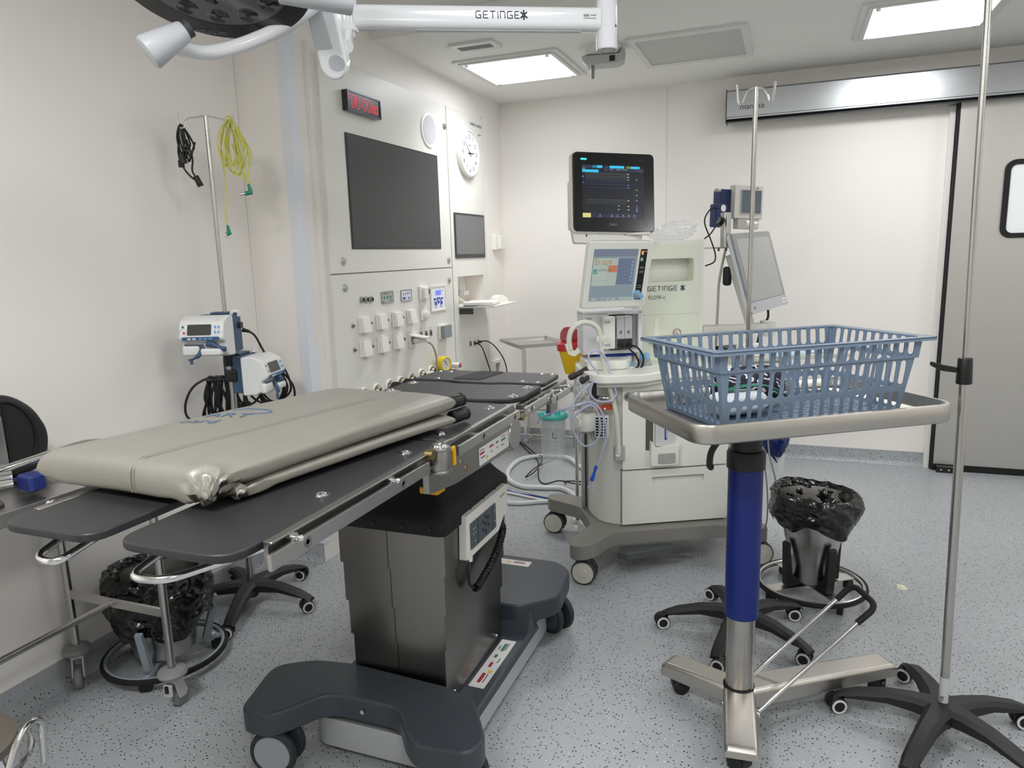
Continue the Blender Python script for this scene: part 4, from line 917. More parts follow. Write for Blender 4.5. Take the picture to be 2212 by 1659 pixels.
# control panel on the column
MP = frame_m((CXc+CW/2+.026, -.055, .02), (0, 1, 0), (0, 0, 1))
g = MB(); g.prism(round_poly([(-.19, .565), (.07, .565), (.115, .60), (.155, .60), (.155, .705), (-.18, .705)], .006), 0, .028, MP, bev=.003); cp = g.build('control_panel', mat('panel_cream', 'dcdcd4', .4), OT)
g = MB(); g.prism(rrect(.205, .085, .006, cx=-.06, cy=.632), .028, .030, MP); kp = g.build('keypad', mat('keypad_grey', '4c545d', .45), cp)
g = MB(); g.prism(rrect(.002, .085, .0008, 1, -.105, .632), .0298, .0306, MP); g.prism(rrect(.002, .085, .0008, 1, .012, .632), .0298, .0306, MP); g.build('keypad_line', M_black, kp)
for (a, b, c) in ((0, 0, .008), (0, .024, .009), (.02, .014, .008), (.022, -.012, .008), (-.02, .012, .008), (-.022, -.014, .008), (0, -.026, .009)):
    g = MB(); g.prism(rrect(c, c*1.5, c*.45, 3, -.045+a, .634+b), .030, .0312, MP); g.build('key', mat('key_dark', '15181c', .4), kp)
for (x, z) in ((-.14, .65), (-.125, .65), (-.14, .635), (-.125, .635), (.03, .65), (.03, .615), (-.128, .608)):
    g = MB(); g.prism(rrect(.006, .006, .002, 2, x, z), .030, .0308, MP); g.build('key_mark', mat('key_mark', 'a8b0b8', .4), kp)
text('MAQUET', .011, mat('panel_ink', '8c8e8e', .5), cp, MP @ Matrix.Translation((.085, .675, .0283)))
g = MB(); c0 = Vector((CXc+CW/2+.04, -.19, .595)); g.cyl(c0+Vector((0, 0, .01)), c0+Vector((.004, -.012, -.03)), .011, .009); g.build('cable_plug', M_chrome, cp)
P = smooth_path([c0+Vector((.004, -.012, -.03)), c0+Vector((.006, -.03, -.06)), c0+Vector((.006, -.025, -.1)), c0+Vector((.012, .01, -.125)), c0+Vector((.015, .07, -.11)), c0+Vector((.012, .15, -.09)), c0+Vector((.008, .22, -.06)), c0+Vector((0, .27, -.03)), c0+Vector((-.02, .29, -.01))], 10)
g = MB(); g.tube(P[:32], .0045, 8); g.build('cable_lead', M_cable, cp)
cc = P[28:]; hel = []; turns = 30
for i in range(turns*10+1):
    q = i/(turns*10)*(len(cc)-1); j = min(int(q), len(cc)-2); w_ = q-j; p = cc[j].lerp(cc[j+1], w_); t_ = (cc[j+1]-cc[j]).normalized(); n1 = t_.orthogonal().normalized(); n2 = t_.cross(n1)
    n1 = (Vector((1, 0, 0))-t_*t_.x).normalized(); n2 = t_.cross(n1); a = 2*pi*i/10; hel.append(p+n1*.0105*cos(a)+n2*.0105*sin(a))
g = MB(); g.tube(hel, .0036, 5); g.build('coiled_cable', M_cable, cp)
# base
front = [(-.34, -.645, .04), (-.40, -.42, .05), (-.29, -.345, .05), (-.15, -.325, .02), (.20, -.345, .03), (.30, -.385, .04), (.395, -.53, .04), (.375, -.60, .03), (.22, -.615, .04), (.165, -.57, .05), (.10, -.485, .05), (-.14, -.49, .05), (-.20, -.59, .05), (-.24, -.64, .04)]
front = list(reversed(front))
rear = [(-.30, .19, .03), (.215, .19, .03), (.34, .30, .06), (.315, .545, .06), (.24, .61, .04), (-.24, .61, .04), (-.33, .54, .05), (-.36, .30, .05)]
g = MB(); g.prism(round_poly(front, .04, 5), .145, .222, bev=.010, seg=3); bf = g.build('base_front_cover', M_basedk, OT)
g = MB(); g.prism(round_poly(rear, .04, 5), .145, .222, bev=.010, seg=3); br = g.build('base_rear_cover', M_basedk, OT)
g = MB(); g.prism(round_poly([(-.27, -.37), (.275, -.37), (.275, .27), (-.27, .27)], .02), .106, .128, top=round_poly([(-.255, -.37), (.262, -.37), (.262, .27), (-.255, .27)], .02), bev=.006, seg=2)
g.prism([(.14, .17), (.262, .17), (.262, .30), (.14, .30)], .12, .2, top=[(.16, .21), (.262, .21), (.262, .30), (.16, .30)], bev=.006); g.build('base_deck', M_basedk, OT)
g = MB(); g.prism(round_poly([(-.2, -.47, .05), (.185, -.47, .06), (.258, -.40, .03), (.258, .40, .03), (.21, .5, .05), (-.21, .5, .05), (-.24, .4, .03), (-.24, -.42, .03)], .03), .022, .118, bev=.004); g.build('base_skirt', M_skirt, OT)
g = MB(); g.lathe([(0, 0), (.007, 0), (.007, .002), (.003, .002), (0, .001)], 14, frame_m((-.02, -.4935, .185), (1, 0, 0), (0, 0, 1))); g.build('cover_screw', M_chrome, bf)
g = MB(); g.prism(rrect(.055, .30, .004, cx=.212, cy=-.045), .1285, .1293); lb = g.build('instruction_label', mat('label_white', 'd9d9d6', .4), OT)
for c, x, y, w_, h_ in (('2f7a4a', .212, .055, .012, .05), ('2f7a4a', .205, -.005, .01, .02), ('a32638', .208, -.06, .01, .03), ('a32638', .208, -.14, .012, .055), ('303234', .222, .06, .003, .05), ('303234', .222, -.14, .003, .05), ('303234', .225, -.03, .003, .03), ('e0b91c', .222, -.1, .014, .016), ('303234', .197, .05, .003, .03)):
    g = MB(); g.prism(rrect(w_, h_, .001, 1, x, y), .1293, .1297); g.build('label_mark', mat('mk_'+c, c, .5), lb)
g = MB(); g.prism(rrect(.24, .05, .004, cx=.02, cy=.54), .2225, .2233); lb = g.build('instruction_label', mat('label_white', 'd9d9d6', .4), OT)
for c, x, y, w_, h_ in (('2f7a4a', -.03, .542, .05, .008), ('a32638', .09, .542, .05, .008), ('303234', -.03, .555, .05, .003), ('303234', .09, .555, .05, .003), ('e0b91c', .045, .538, .014, .014)):
    g = MB(); g.prism(rrect(w_, h_, .001, 1, x, y), .2233, .2237); g.build('label_mark', mat('mk_'+c, c, .5), lb)
g = MB(); g.prism(rrect(.04, .06, .004, cx=-.205, cy=-.25), .1285, .1293); g.build('instruction_label', mat('label_white', 'd9d9d6', .4), OT)
M_disc = mat('wheel_disc', '9aa0a5', .4); M_tyre = mat('tyre_dark', '2c2f33', .55)
for (x, y, a) in ((-.27, -.575, 12), (.30, -.50, 5), (.275, .45, -28), (-.29, .45, 20)):
    for s in (-1, 1):
        MW = Matrix.Translation((x, y, .0725)) @ Matrix.Rotation(R(a), 4, 'Z') @ frame_m((0, s*.03, 0), (1, 0, 0), (0, 0, 1)) @ Matrix.Rotation(0 if s < 0 else pi, 4, 'Y')
        g = MB(); g.lathe([(0, -.016), (.056, -.016), (.068, -.012), (.0725, -.004), (.0725, .004), (.068, .011), (.059, .014), (.058, .011), (0, .011)], 40, MW); w_ = g.build('caster_wheel', M_tyre, OT)
        g = MB(); g.lathe([(0, .011), (.057, .011), (.055, .0135), (0, .0145)], 40, MW); g.build('wheel_cover', M_disc if y < 0 else mat('wheel_disc_d', '4a5056', .4), w_)
    g = MB(); g.cyl((x, y, .06), (x, y, .15), .018); g.box((x, y, .09), (.05, .03, .07), bev=.008); g.build('caster_fork', M_black, OT)

# ---------------------------------------------------------------- folded transfer board on the table
M_fab = mat('grey_vinyl_cover', '858279', .33, var=.06, vscale=8, bump=.4, bscale=13, coat=.08)
TBL = Vector((-1.11, 2.1, 0))
A_, B_, C_, D_ = Vector((-.43, -1.06)), Vector((.085, -1.09)), Vector((.235, -.30)), Vector((-.22, -.27))
def slab(u, v, zc, th, A, B, C, D, seed, endr=.03, wr=.002):
    """u round the section (0..1), v along the length (0 near, 1 far)"""
    a = 2*pi*u; cx = cos(a); sx = sin(a)
    n_ = 9 if True else 4; kx = (abs(cx)**n_+abs(sx)**2.0)**(-1/n_) if False else 1
    w2 = .25; px = copysign(min(1, abs(cx)*1.0)**.28, cx); pz = copysign(abs(sx)**.55, sx)
    v = (1-cos(pi*v))/2; e = 1.0
    if v < .05: e = max(0, 1-((.05-v)/.05)**2.6)**(1/2.6)
    if v > .97: e = max(0, 1-((v-.97)/.03)**2.6)**(1/2.6)
    s_ = (px+1)/2; P0 = A.lerp(B, s_); P1 = D.lerp(C, s_); P = P0.lerp(P1, v)
    z = zc+pz*th/2*max(e, .0005)
    nz = noise.fractal(Vector((P.x*4+seed, P.y*2.2, z*6)), 1, 2, 3)
    z += wr*nz*2+wr*1.3*noise.noise(Vector((P.x*22, P.y*3+seed, 0)))
    # gathers at the near open corner
    g_ = max(0, 1-((s_-1)**2*26+(v-.03)**2*90))
    z += .007*g_*sin(26*atan2(z-zc+.001, (1-s_)*.5+v*.8+.01))*1.2
    return Vector((P.x, P.y, z))
BD = thing('transfer_board', 'folded grey vinyl covered transfer board lying on the leg end of the surgical table', 'transfer board', tuple(TBL))
g = MB(); g.grid(lambda u, v: slab(u, v, 1.091-.010*(1-v), .054+.034*max(0, 1-(v/.13)**2), A_, B_, C_, D_, 1.3)-Vector((0, 0, .016*max(0, 1-(v/.13)**2))), 132, 90, closed_u=True); up_ = g.build('upper_fold', M_fab, BD, ang=180)
from mathutils.bvhtree import BVHTree
bvh = BVHTree.FromPolygons([v.co for v in up_.data.vertices], [list(p.vertices) for p in up_.data.polygons])
def on_top(x, y, d=.001):
    h = bvh.ray_cast(Vector((x, y, 1.3)), Vector((0, 0, -1)))[0]
    return (h.z if h else 1.08)+d
A2, B2, C2, D2 = A_+Vector((.02, .07)), B_+Vector((.012, .06)), C_+Vector((.008, -.02)), D_+Vector((-.01, -.02))
g = MB(); g.grid(lambda u, v: slab(u, v, 1.047, .034, A2, B2, C2, D2, 6.1, wr=.0015), 132, 70, closed_u=True); g.build('lower_fold', M_fab, BD, ang=180)
for (z, dx) in ((1.09, 0), (1.05, .012)):
    d = (C_-B_).normalized(); c = C_+Vector((-.022+dx, -.012)); e = c+d*.062
    g = MB(); g.cyl((c.x, c.y, z), (e.x, e.y, z), .019, bev=.003); g.torus((e.x+d.x*.004, e.y+d.y*.004, z), .014, .006, 20, 6, M=Matrix.Rotation(R(90), 4, 'X')); g.build('roller_end', M_black, BD)
def topz(x, y): return 1.1185-.0
s0 = Vector((-.125, -1.05)); s1 = Vector((.05, -.285)); P = []
for k in range(60):
    t_ = k/59; p = s0.lerp(s1, t_); x = p.x+.003*sin(t_*9); P.append(Vector((x, p.y, on_top(x, p.y, .001))))
Pf_ = []
for z_ in (1.045, 1.058, 1.07, 1.082, 1.094):
    h_ = bvh.ray_cast(Vector((-.128, -1.6, z_)), Vector((0, 1, 0)))[0]
    if h_: Pf_.append(h_+Vector((0, -.001, 0)))
P = Pf_+[p for p in P if p.y > -1.055]
g = MB(); g.tube(smooth_path(P, 3), .0028, 6); g.build('seam', mat('seam_piping', '85827b', .3), up_)
g = MB(); g.tube(smooth_path([p+Vector((.009, 0, -.0005)) for p in P], 3), .002, 6); g.build('seam', mat('seam_piping', '85827b', .3), up_)
M_fblue = mat('faded_blue_print', '4a6c90', .5)
def ptext(st_, size, x, y, a):
    o = text(st_, size, M_fblue, up_, Matrix.Identity(4), ext=0); m_ = Matrix.Translation((x, y, 0)) @ Matrix.Rotation(R(a), 4, 'Z')
    b = bmesh.new(); b.from_mesh(o.data); bmesh.ops.triangulate(b, faces=b.faces); bmesh.ops.subdivide_edges(b, edges=b.edges, cuts=2)
    for v in b.verts:
        p = m_ @ Vector((v.co.x*1.05, v.co.y, 0)); v.co = Vector((p.x, p.y, on_top(p.x, p.y, .0012)))
    b.to_mesh(o.data); b.free()
ptext('ART', .062, -.285, -.715, 12); ptext('oard', .052, -.30, -.785, 10)
g = MB(); g.tube([Vector((p.x, p.y, on_top(p.x, p.y, .0006))) for p in smooth_path([(-.27, -.625, 0), (-.22, -.60, 0), (-.17, -.60, 0), (-.15, -.625, 0), (-.19, -.65, 0)])], .004, 6, flat=.2); g.build('print_swoosh', M_fblue, up_)

# ---------------------------------------------------------------- steel side trolley with its load
t = thing('side_trolley', 'long stainless steel trolley table against the near wall, left of the surgical table', 'trolley', (-2.155, 1.0, 0))
t['label'] = 'long stainless steel side trolley between the wall and the surgical table'
M_tt = steel('trolley_top', 'c4c2be', .3, (3, 40, 3))
g = MB(); g.prism(rrect(.50, 1.46, .02), .83, .87, bev=.004); g.build('tray_top', M_tt, t)
g = MB(); g.box((0.015, .645, .352), (.48, .012, .03), bev=.002); g.build('cross_bar', M_steel, t)
g = MB(); g.box((0, -.66, .352), (.48, .012, .03), bev=.002); g.build('cross_bar', M_steel, t)
g = MB(); g.cyl((0, -.66, .352), (0, .655, .352), .011); g.build('long_bar', M_pole, t)
M_fork = mat('caster_fork_grey', 'b9bab8', .4); M_wg = mat('grey_tyre', '7c7d7e', .5); M_bump = mat('bumper_grey', '8b8b8b', .5)
for (x, y, a) in ((-.212, .645, 135), (.243, .645, -80), (-.212, -.66, 135), (.22, -.66, 60)):
    g = MB(); g.cyl((x, y, .13), (x, y, .83), .0135); lg = g.build('leg', M_pole, t)
    g = MB(); g.lathe([(0, .122), (.036, .122), (.046, .128), (.049, .137), (.044, .146), (.03, .15), (.02, .156), (0, .156)], 36, Matrix.Translation((x, y, 0))); g.build('bumper_disc', M_bump, lg)
    Mc = Matrix.Translation((x, y, 0)) @ Matrix.Rotation(R(a), 4, 'Z')
    g = MB()
    for s in (-1, 1): g.prism([(-.018, .115), (.02, .115), (.0, .04), (-.03, .034), (-.044, .05)], s*.017-.003, s*.017+.003, Mc @ frame_m((0, 0, 0), (1, 0, 0), (0, 0, 1)), bev=.002)
    g.box((0, 0, .115), (.045, .042, .016), M=Mc, bev=.004); fk = g.build('caster_fork', M_fork, lg)
    g = MB(); g.lathe([(0, -.012), (.034, -.012), (.04, -.006), (.04, .006), (.034, .012), (0, .012)], 32, Mc @ frame_m((-.028, 0, .04), (1, 0, 0), (0, 0, 1))); g.build('caster_wheel', M_wg, lg)
    g = MB(); g.box((.03, 0, .085), (.012, .032, .045), M=Mc, bev=.005); g.build('brake_tab', M_fork, fk)
    g = MB(); g.box((.0375, 0, .092), (.006, .014, .026), M=Mc, bev=.002); g.build('brake_insert', M_black, fk)
t = thing('head_pad', 'black leather curved pad with a steel plate standing on the steel side trolley', 'positioning pad', (-2.25, 1.38, .872))
out = [(-.20, .02), (-.2, .24), (-.1, .262), (0, .265), (.07, .25), (.13, .2), (.163, .13), (.165, .09), (.15, .03), (.11, .0), (-.1, .0)]
g = MB(); g.prism(round_poly(out, .05, 5), -.055, .055, W0, bev=.022, seg=4); g.build('pad_body', mat('black_leather', '1c1c1e', .45, bump=.25, bscale=120), t)
g = MB(); g.tube(smooth_path([(.056, -.12, .235), (.058, 0, .24), (.058, .06, .225), (.058, .105, .17), (.058, .115, .1), (.056, .09, .03)]), .0035, 6); g.tube([(.0565, .03, .235), (.0565, .028, .02)], .003, 6); g.build('pad_stitching', M_black_rub, t)
g = MB(); g.prism(round_poly([(-.2, .05), (.02, .045), (.018, .20), (-.2, .21)], .01), .055, .06, W0, bev=.002); g.build('steel_plate', M_steel, t)
t = thing('tube_frame', 'bright chrome tube frame with a navy clamp block lying on the steel side trolley', 'positioning frame', (-2.06, 1.35, .875))
g = MB(); g.tube(bent([(-.03, -.22, .05), (.0, -.08, .068), (-.06, .255, .066), (.02, .33, .05), (.12, .36, .03)], .06), .0125, 12); g.build('bent_tube', M_chrome, t)
g = MB(); g.cyl((-.10, -.30, .05), (.055, -.065, .05), .024, bev=.003); g.build('thick_tube', M_chrome, t)
g = MB(); g.box((.085, -.035, .035), (.06, .05, .05), M=rot(rz=0), bev=.01, seg=3); g.build('clamp_block', mat('navy_block', '232f6b', .35), t)
g = MB(); g.tube(smooth_path([(-.2, -.02, .008), (-.1, .02, .006), (-.02, .08, .008), (.02, .16, .012)]), .018, 8, flat=.09); g.build('strap', mat('navy_webbing', '1e2b5e', .7, bump=.4, bscale=400), t)
for k, (x, y, lb) in enumerate([(-2.30, 1.66, 'thin dark grey plate lying at the far end of the steel side trolley'), (-2.05, 1.2, 'thin dark grey plate lying at the near edge of the steel side trolley')]):
    t = thing('flat_plate', lb, 'plate', (x, y, .871), -20)
    g = MB(); g.prism(rrect(.17, .11, .02), 0, .008, bev=.002); g.build('plate_sheet', mat('dark_sheet', '4a4846', .5), t)
# stool corner bottom left
t = thing('round_stool', 'round stool with dull grey seat and chrome hoop near the steel side trolley', 'stool', (-1.86, .93, 0))
g = MB(); g.lathe([(0, .33), (.13, .33), (.15, .345), (.15, .365), (.13, .375), (0, .38)], 40); g.build('seat', mat('stool_seat', '6f685f', .5), t)
g = MB(); g.tube(bent([(.12, -.08, .30), (.20, -.02, .27), (.195, .05, .40), (.19, .09, .43), (.17, .13, .40), (.14, .14, .27)], .04), .0085, 10); g.build('hoop', M_chrome, t)
g = MB(); g.torus((0, 0, .31), .172, .008, 48, 8); g.build('foot_ring', M_chrome, t)
for k in range(4):
    a = R(45+90*k); g = MB(); g.cyl((.1*cos(a), .1*sin(a), .33), (.17*cos(a), .17*sin(a), 0), .011); g.build('leg', M_chrome, t)
# ================================================================ INSTRUMENT TROLLEY, BASKET AND CONTENTS
G0 = Vector((-.103, 2.2, 0))
t = thing('instrument_trolley', 'stainless steel tray trolley on a navy column with three legs and a foot pedal loop', 'trolley', tuple(G0))
M_sat = mat('satin_steel', 'bfbbb4', .36, 1.0, var=.05, vscale=5, rvar=.05)
A0 = R(34.5); TM = Matrix.Translation((.089, .035, 0)) @ Matrix.Rotation(A0, 4, 'Z')
g = MB(); b = bmesh.new()
def ring(w_, h_, r_, z): return [b.verts.new(TM @ Vector((x, y, z))) for x, y in rrect(w_, h_, r_, 8)]
prof = [(.78, .485, .05, 1.008), (.788, .493, .055, 1.008), (.80, .505, .062, 1.014), (.80, .505, .062, 1.054), (.795, .50, .06, 1.060), (.775, .48, .052, 1.0605), (.768, .473, .048, 1.056), (.758, .463, .045, 1.034), (.74, .445, .04, 1.0295)]
rs = [ring(*p) for p in prof]
for r1, r2 in zip(rs, rs[1:]):
    for i in range(len(r1)): b.faces.new((r1[i], r1[(i+1) % len(r1)], r2[(i+1) % len(r1)], r2[i]))
b.faces.new(rs[-1]); b.faces.new(list(reversed(rs[0]))); bmesh.ops.recalc_face_normals(b, faces=b.faces); g.add(b)
g.build('tray_top', M_sat, t, ang=50)
M_post = steel('post_steel', 'b2aea8', .28, (40, 40, .6), rvar=.04)
g = MB(); g.cyl((0, 0, .07), (0, 0, .37), .043, n=40); g.build('lower_post', M_post, t)
g = MB(); g.cyl((0, 0, .366), (0, 0, .862), .0515, n=48); g.build('navy_column', mat('navy_tube', '0a2068', .42, var=.03), t)
g = MB(); g.lathe([(.05, .845), (.057, .848), (.057, .895), (.052, .903), (.046, .905), (.046, 1.0), (.0, 1.0)], 40); g.build('top_collar', M_black, t)
g = MB(); g.box((0, 0, 1.0), (.2, .16, .02), M=TM, bev=.003); g.build('tray_bracket', M_black, t)
g = MB(); g.torus((0, 0, .118), .046, .005, 40, 8, flat=1.6); g.build('post_ring', M_black_rub, t)
P = [(-.05, -.1, 1.0), (-.068, -.135, .965), (-.088, -.15, .93), (-.092, -.155, .895), (-.088, -.156, .885)]
g = MB(); g.tube(smooth_path(P), .0085, 10, flat=1.3); g.ball(P[-1], .009, n=12); g.build('height_lever', M_black, t)
# legs
def leg(dx, dy, w0, w1, z0, z1):
    L_ = sqrt(dx*dx+dy*dy); a = atan2(dy, dx); Mx = Matrix.Rotation(a, 4, 'Z'); b = bmesh.new(); rr = []
    for s_, w_, zt, zb in ((.0, w0, z0, .064), (.06, w0, z0, .064), (.5*L_, (w0+w1)/2, (z0+z1)/2+.002, .064), (L_-.02, w1, z1, .062), (L_, w1*.95, z1-.012, .064)):
        rr.append([b.verts.new(Mx @ Vector((s_, u*w_/2, z_))) for u, z_ in ((-1, zb), (-1, zt-.012), (-.82, zt), (.82, zt), (1, zt-.012), (1, zb))])
    for r1, r2 in zip(rr, rr[1:]):
        for i in range(6): b.faces.new((r1[i], r1[(i+1) % 6], r2[(i+1) % 6], r2[i]))
    b.faces.new(rr[0]); b.faces.new(list(reversed(rr[-1]))); bmesh.ops.recalc_face_normals(b, faces=b.faces)
    g = MB(); g.add(b, bev=.004, seg=2, ang=25); o = g.build('leg', M_sat, t)
    c, s = cos(a), sin(a)
    p = (c*(L_-.045), s*(L_-.045))
    g = MB(); g.cyl((p[0], p[1], .03), (p[0], p[1], .06), .009); g.prism(round_poly([(-.028, .01), (.02, .01), (.024, .04), (.01, .05), (-.02, .048)], .01), -.016, .016, Matrix.Translation((p[0], p[1], 0)) @ Matrix.Rotation(a+.8, 4, 'Z') @ frame_m((0, 0, 0), (1, 0, 0), (0, 0, 1)), bev=.003); h = g.build('caster_hood', M_black, o)
    for s_ in (-1, 1):
        MW = Matrix.Translation((p[0], p[1], .0275)) @ Matrix.Rotation(a+.8, 4, 'Z') @ frame_m((-.006, s_*.02, 0), (1, 0, 0), (0, 0, 1)) @ Matrix.Rotation(0 if s_ < 0 else pi, 4, 'Y')
        g = MB(); g.lathe([(0, -.008), (.025, -.008), (.0275, -.004), (.0275, .004), (.024, .007), (.006, .008), (0, .0075)], 28, MW); g.build('caster_wheel', M_black, o)
    return o
leg(-.245, .108, .085, .085, .122, .112); leg(.47, .345, .10, .085, .125, .108); leg(.026, -.285, .10, .10, .122, .10)
g = MB(); g.cyl((-0.045, -.06, .085), (.05, -.075, .085), .006); g.cyl((.046, -.078, .085), (.07, -.084, .085), .013, bev=.003); g.build('pedal_pivot', M_chrome, t)
E1, E1b, E2b, E2 = Vector((.343, .087, .354)), Vector((.378, .108, .381)), Vector((.272, .077, .446)), Vector((.243, .063, .418))
S1, S2 = Vector((.065, -.078, .092)), Vector((-.04, -.06, .16)); E2 = Vector((.292, .215, .363)); E2b = Vector((.318, .225, .392)); S2 = S1+(E2-E1)
g = MB(); g.tube([S1, E1], .0065, 10); g.build('pedal_rod', M_chrome, t)
g = MB(); g.tube([S2, E2], .0065, 10); g.build('pedal_rod', M_chrome, t)
g = MB(); g.tube(bent([E1-(E1-S1)*.02, E1b+(E1-S1)*.06, E2b+(E1-S1)*.06, E2-(E1-S1)*.02], .035, 6), .0098, 10); g.build('pedal_grip', M_black_rub, t)

# basket
M_bask = mat('basket_blue', '74869b', .38, var=.02, coat=.05)
BK = thing('plastic_basket', 'slotted blue grey plastic basket standing on the steel tray trolley', 'basket', (-.013, 2.205, 1.031), 38)
bk = MB()
def wallp(L0, L1, z0, z1, M, cols, rows, th=.0028, marg=.03):
    """trapezoid wall in its own plane: x along (bottom length L0, top L1), y up the slope"""
    H_ = z1-z0
    outer = [(-L0/2, z0), (L0/2, z0), (L1/2, z1), (-L1/2, z1)]
    holes = []
    for (a, c_, wf) in rows:
        for i in range(cols):
            f_ = (i+.5)/cols; zc = (a+c_)/2; Lz = L0+(L1-L0)*((zc-z0)/H_)-2*marg
            x = -Lz/2+Lz*f_; w_ = Lz/cols*wf; holes.append(rrect(w_, c_-a, w_*.42, 3, x, zc))
    bk.holed(outer, holes, -th/2, th/2, M)
def walls(bw, bl, tw, tl, z0, z1, rows, cx_, cy_, marg):
    # bw,bl: bottom size; tw,tl: top size
    H_ = z1-z0
    for s in (-1, 1):
        sl = (tl-bl)/2/H_; up = Vector((0, s*sl, 1)).normalized(); L_ = H_*sqrt(1+sl*sl)
        Mx = frame_m((0, s*bl/2, z0), (s*-1.0, 0, 0), up) 
        wallp(bw, tw, 0, L_, Mx, cx_, [(a*L_, c_*L_, w_) for a, c_, w_ in rows], marg=marg)
        sl = (tw-bw)/2/H_; up = Vector((s*sl, 0, 1)).normalized(); L_ = H_*sqrt(1+sl*sl)
        Mx = frame_m((s*bw/2, 0, z0), (0, s*1.0, 0), up)
        wallp(bl, tl, 0, L_, Mx, cy_, [(a*L_, c_*L_, w_) for a, c_, w_ in rows], marg=marg)
walls(.575, .30, .625, .335, 0, .158, [(.07, .38, .66), (.47, .94, .66)], 17, 10, .012)
walls(.638, .348, .650, .358, .155, .214, [(.10, .94, .64)], 17, 10, .016)
bk.holed(rrect(.638, .348, .012), [rrect(.62, .33, .01)], .1545, .158)      # step
for i in (-1, 1):
    for j in (-1, 1):
        bk.cyl((i*.286, j*.148, .001), (i*.311, j*.166, .157), .0035, n=8); bk.cyl((i*.317, j*.172, .157), (i*.323, j*.177, .213), .0035, n=8)
body = bk.build('basket_body', M_bask, BK, smooth=False)
g = MB(); g.holed(rrect(.712, .408, .012), [rrect(.646, .354, .02)], .211, .2145); g.holed(rrect(.712, .408, .012), [rrect(.706, .402, .01)], .205, .2145); g.build('rim', M_bask, BK)
g = MB(); holes = [rrect(.03, .006, .003, 2, -.24+.04*i, -.12+.024*j) for i in range(13) for j in range(11)]
g.holed(rrect(.576, .301, .01), holes, .0, .003); g.build('bottom_grid', M_bask, BK, smooth=False)
for i in (-1, 1):
    for j in (-1, 1):
        g = MB(); g.box((i*.26, j*.125, -.001), (.03, .02, .003)); g.build('foot', M_bask, BK)
def inb(x, y, z): return Matrix.Translation(BK.location) @ Matrix.Rotation(R(38), 4, 'Z') @ Vector((x, y, z))
# white gauze roll
p = inb(-.17, -.035, .035)
t = thing('gauze_roll', 'thick white gauze roll lying in the blue basket', 'bandage', tuple(inb(-.17, -.035, .006)), 38)
g = MB()
def fr(u, v):
    a = 2*pi*u; x = -.085+.17*v; e = (1-abs(2*v-1)**5)**.4 if abs(2*v-1) < 1 else 0
    return Vector((x, (.052+.003*sin(a*5+v*4))*cos(a)*max(e, .01), .037+(.034+.002*sin(a*3))*sin(a)*max(e, .01)))
g.grid(fr, 40, 34, closed_u=True); g.build('roll', mat('gauze', 'dfe4e8', .9, bump=.6, bscale=500), t, ang=180)
g = MB(); g.tube([Vector((-.02, .053*cos(a), .037+.0358*sin(a))) for a in [2*pi*k/40 for k in range(40)]], .0012, 6, closed=True); g.build('roll_edge', mat('gauze_edge', 'c3ccd2', .9), t)
t = thing('green_strap', 'flat green elastic strap resting over the gauze roll in the blue basket', 'strap', tuple(inb(-.15, -.01, .075)), 38)
g = MB(); g.tube(smooth_path([(-.07, -.03, .004), (0, -.03, .014), (.07, -.028, .008), (.13, -.03, -.02), (.15, .01, -.035), (.1, .04, -.01), (.0, .045, .012), (-.07, .03, .008)]), .013, 8, flat=.25); g.build('strap_band', mat('green_band', '14795a', .55, bump=.3, bscale=400), t)
t = thing('patterned_pouch', 'dark aubergine pouch with white paisley print in the blue basket', 'pouch', tuple(inb(-.07, .05, .006)), 38)
def mat_paisley():
    m = bpy.data.materials.new('paisley_cloth'); m.use_nodes = True; nt = m.node_tree; N = nt.nodes; L = nt.links; b = N['Principled BSDF']; b.inputs['Roughness'].default_value = .8
    tc = N.new('ShaderNodeTexCoord'); v = N.new('ShaderNodeTexWave'); v.inputs['Scale'].default_value = 22; v.inputs['Distortion'].default_value = 14; v.inputs['Detail'].default_value = 2; v.wave_type = 'RINGS'
    L.new(tc.outputs['Object'], v.inputs['Vector']); n = N.new('ShaderNodeTexNoise'); n.inputs['Scale'].default_value = 26; L.new(tc.outputs['Object'], n.inputs['Vector'])
    r = N.new('ShaderNodeMath'); r.operation = 'GREATER_THAN'; r.inputs[1].default_value = .80; L.new(v.outputs['Fac'], r.inputs[0])
    r2 = N.new('ShaderNodeMath'); r2.operation = 'GREATER_THAN'; r2.inputs[1].default_value = .50; L.new(n.outputs['Fac'], r2.inputs[0])
    mu = N.new('ShaderNodeMath'); mu.operation = 'MULTIPLY'; L.new(r.outputs[0], mu.inputs[0]); L.new(r2.outputs[0], mu.inputs[1])
    mx = N.new('ShaderNodeMix'); mx.data_type = 'RGBA'; mx.inputs['A'].default_value = (*lin('221d33'), 1); mx.inputs['B'].default_value = (*lin('dcdce0'), 1)
    L.new(mu.outputs[0], mx.inputs['Factor']); L.new(mx.outputs['Result'], b.inputs['Base Color']); return m
g = MB()
def fp(u, v):
    a = 2*pi*u; b_ = -pi/2+pi*v; return Vector((.125*cos(b_)**.6*cos(a)*(1+.06*sin(3*a)), .05*cos(b_)**.6*sin(a), .058+.056*sin(b_)*(1+.15*cos(a*2))))
g.grid(fp, 48, 24, closed_u=True); g.build('pouch_body', mat_paisley(), t, ang=180)
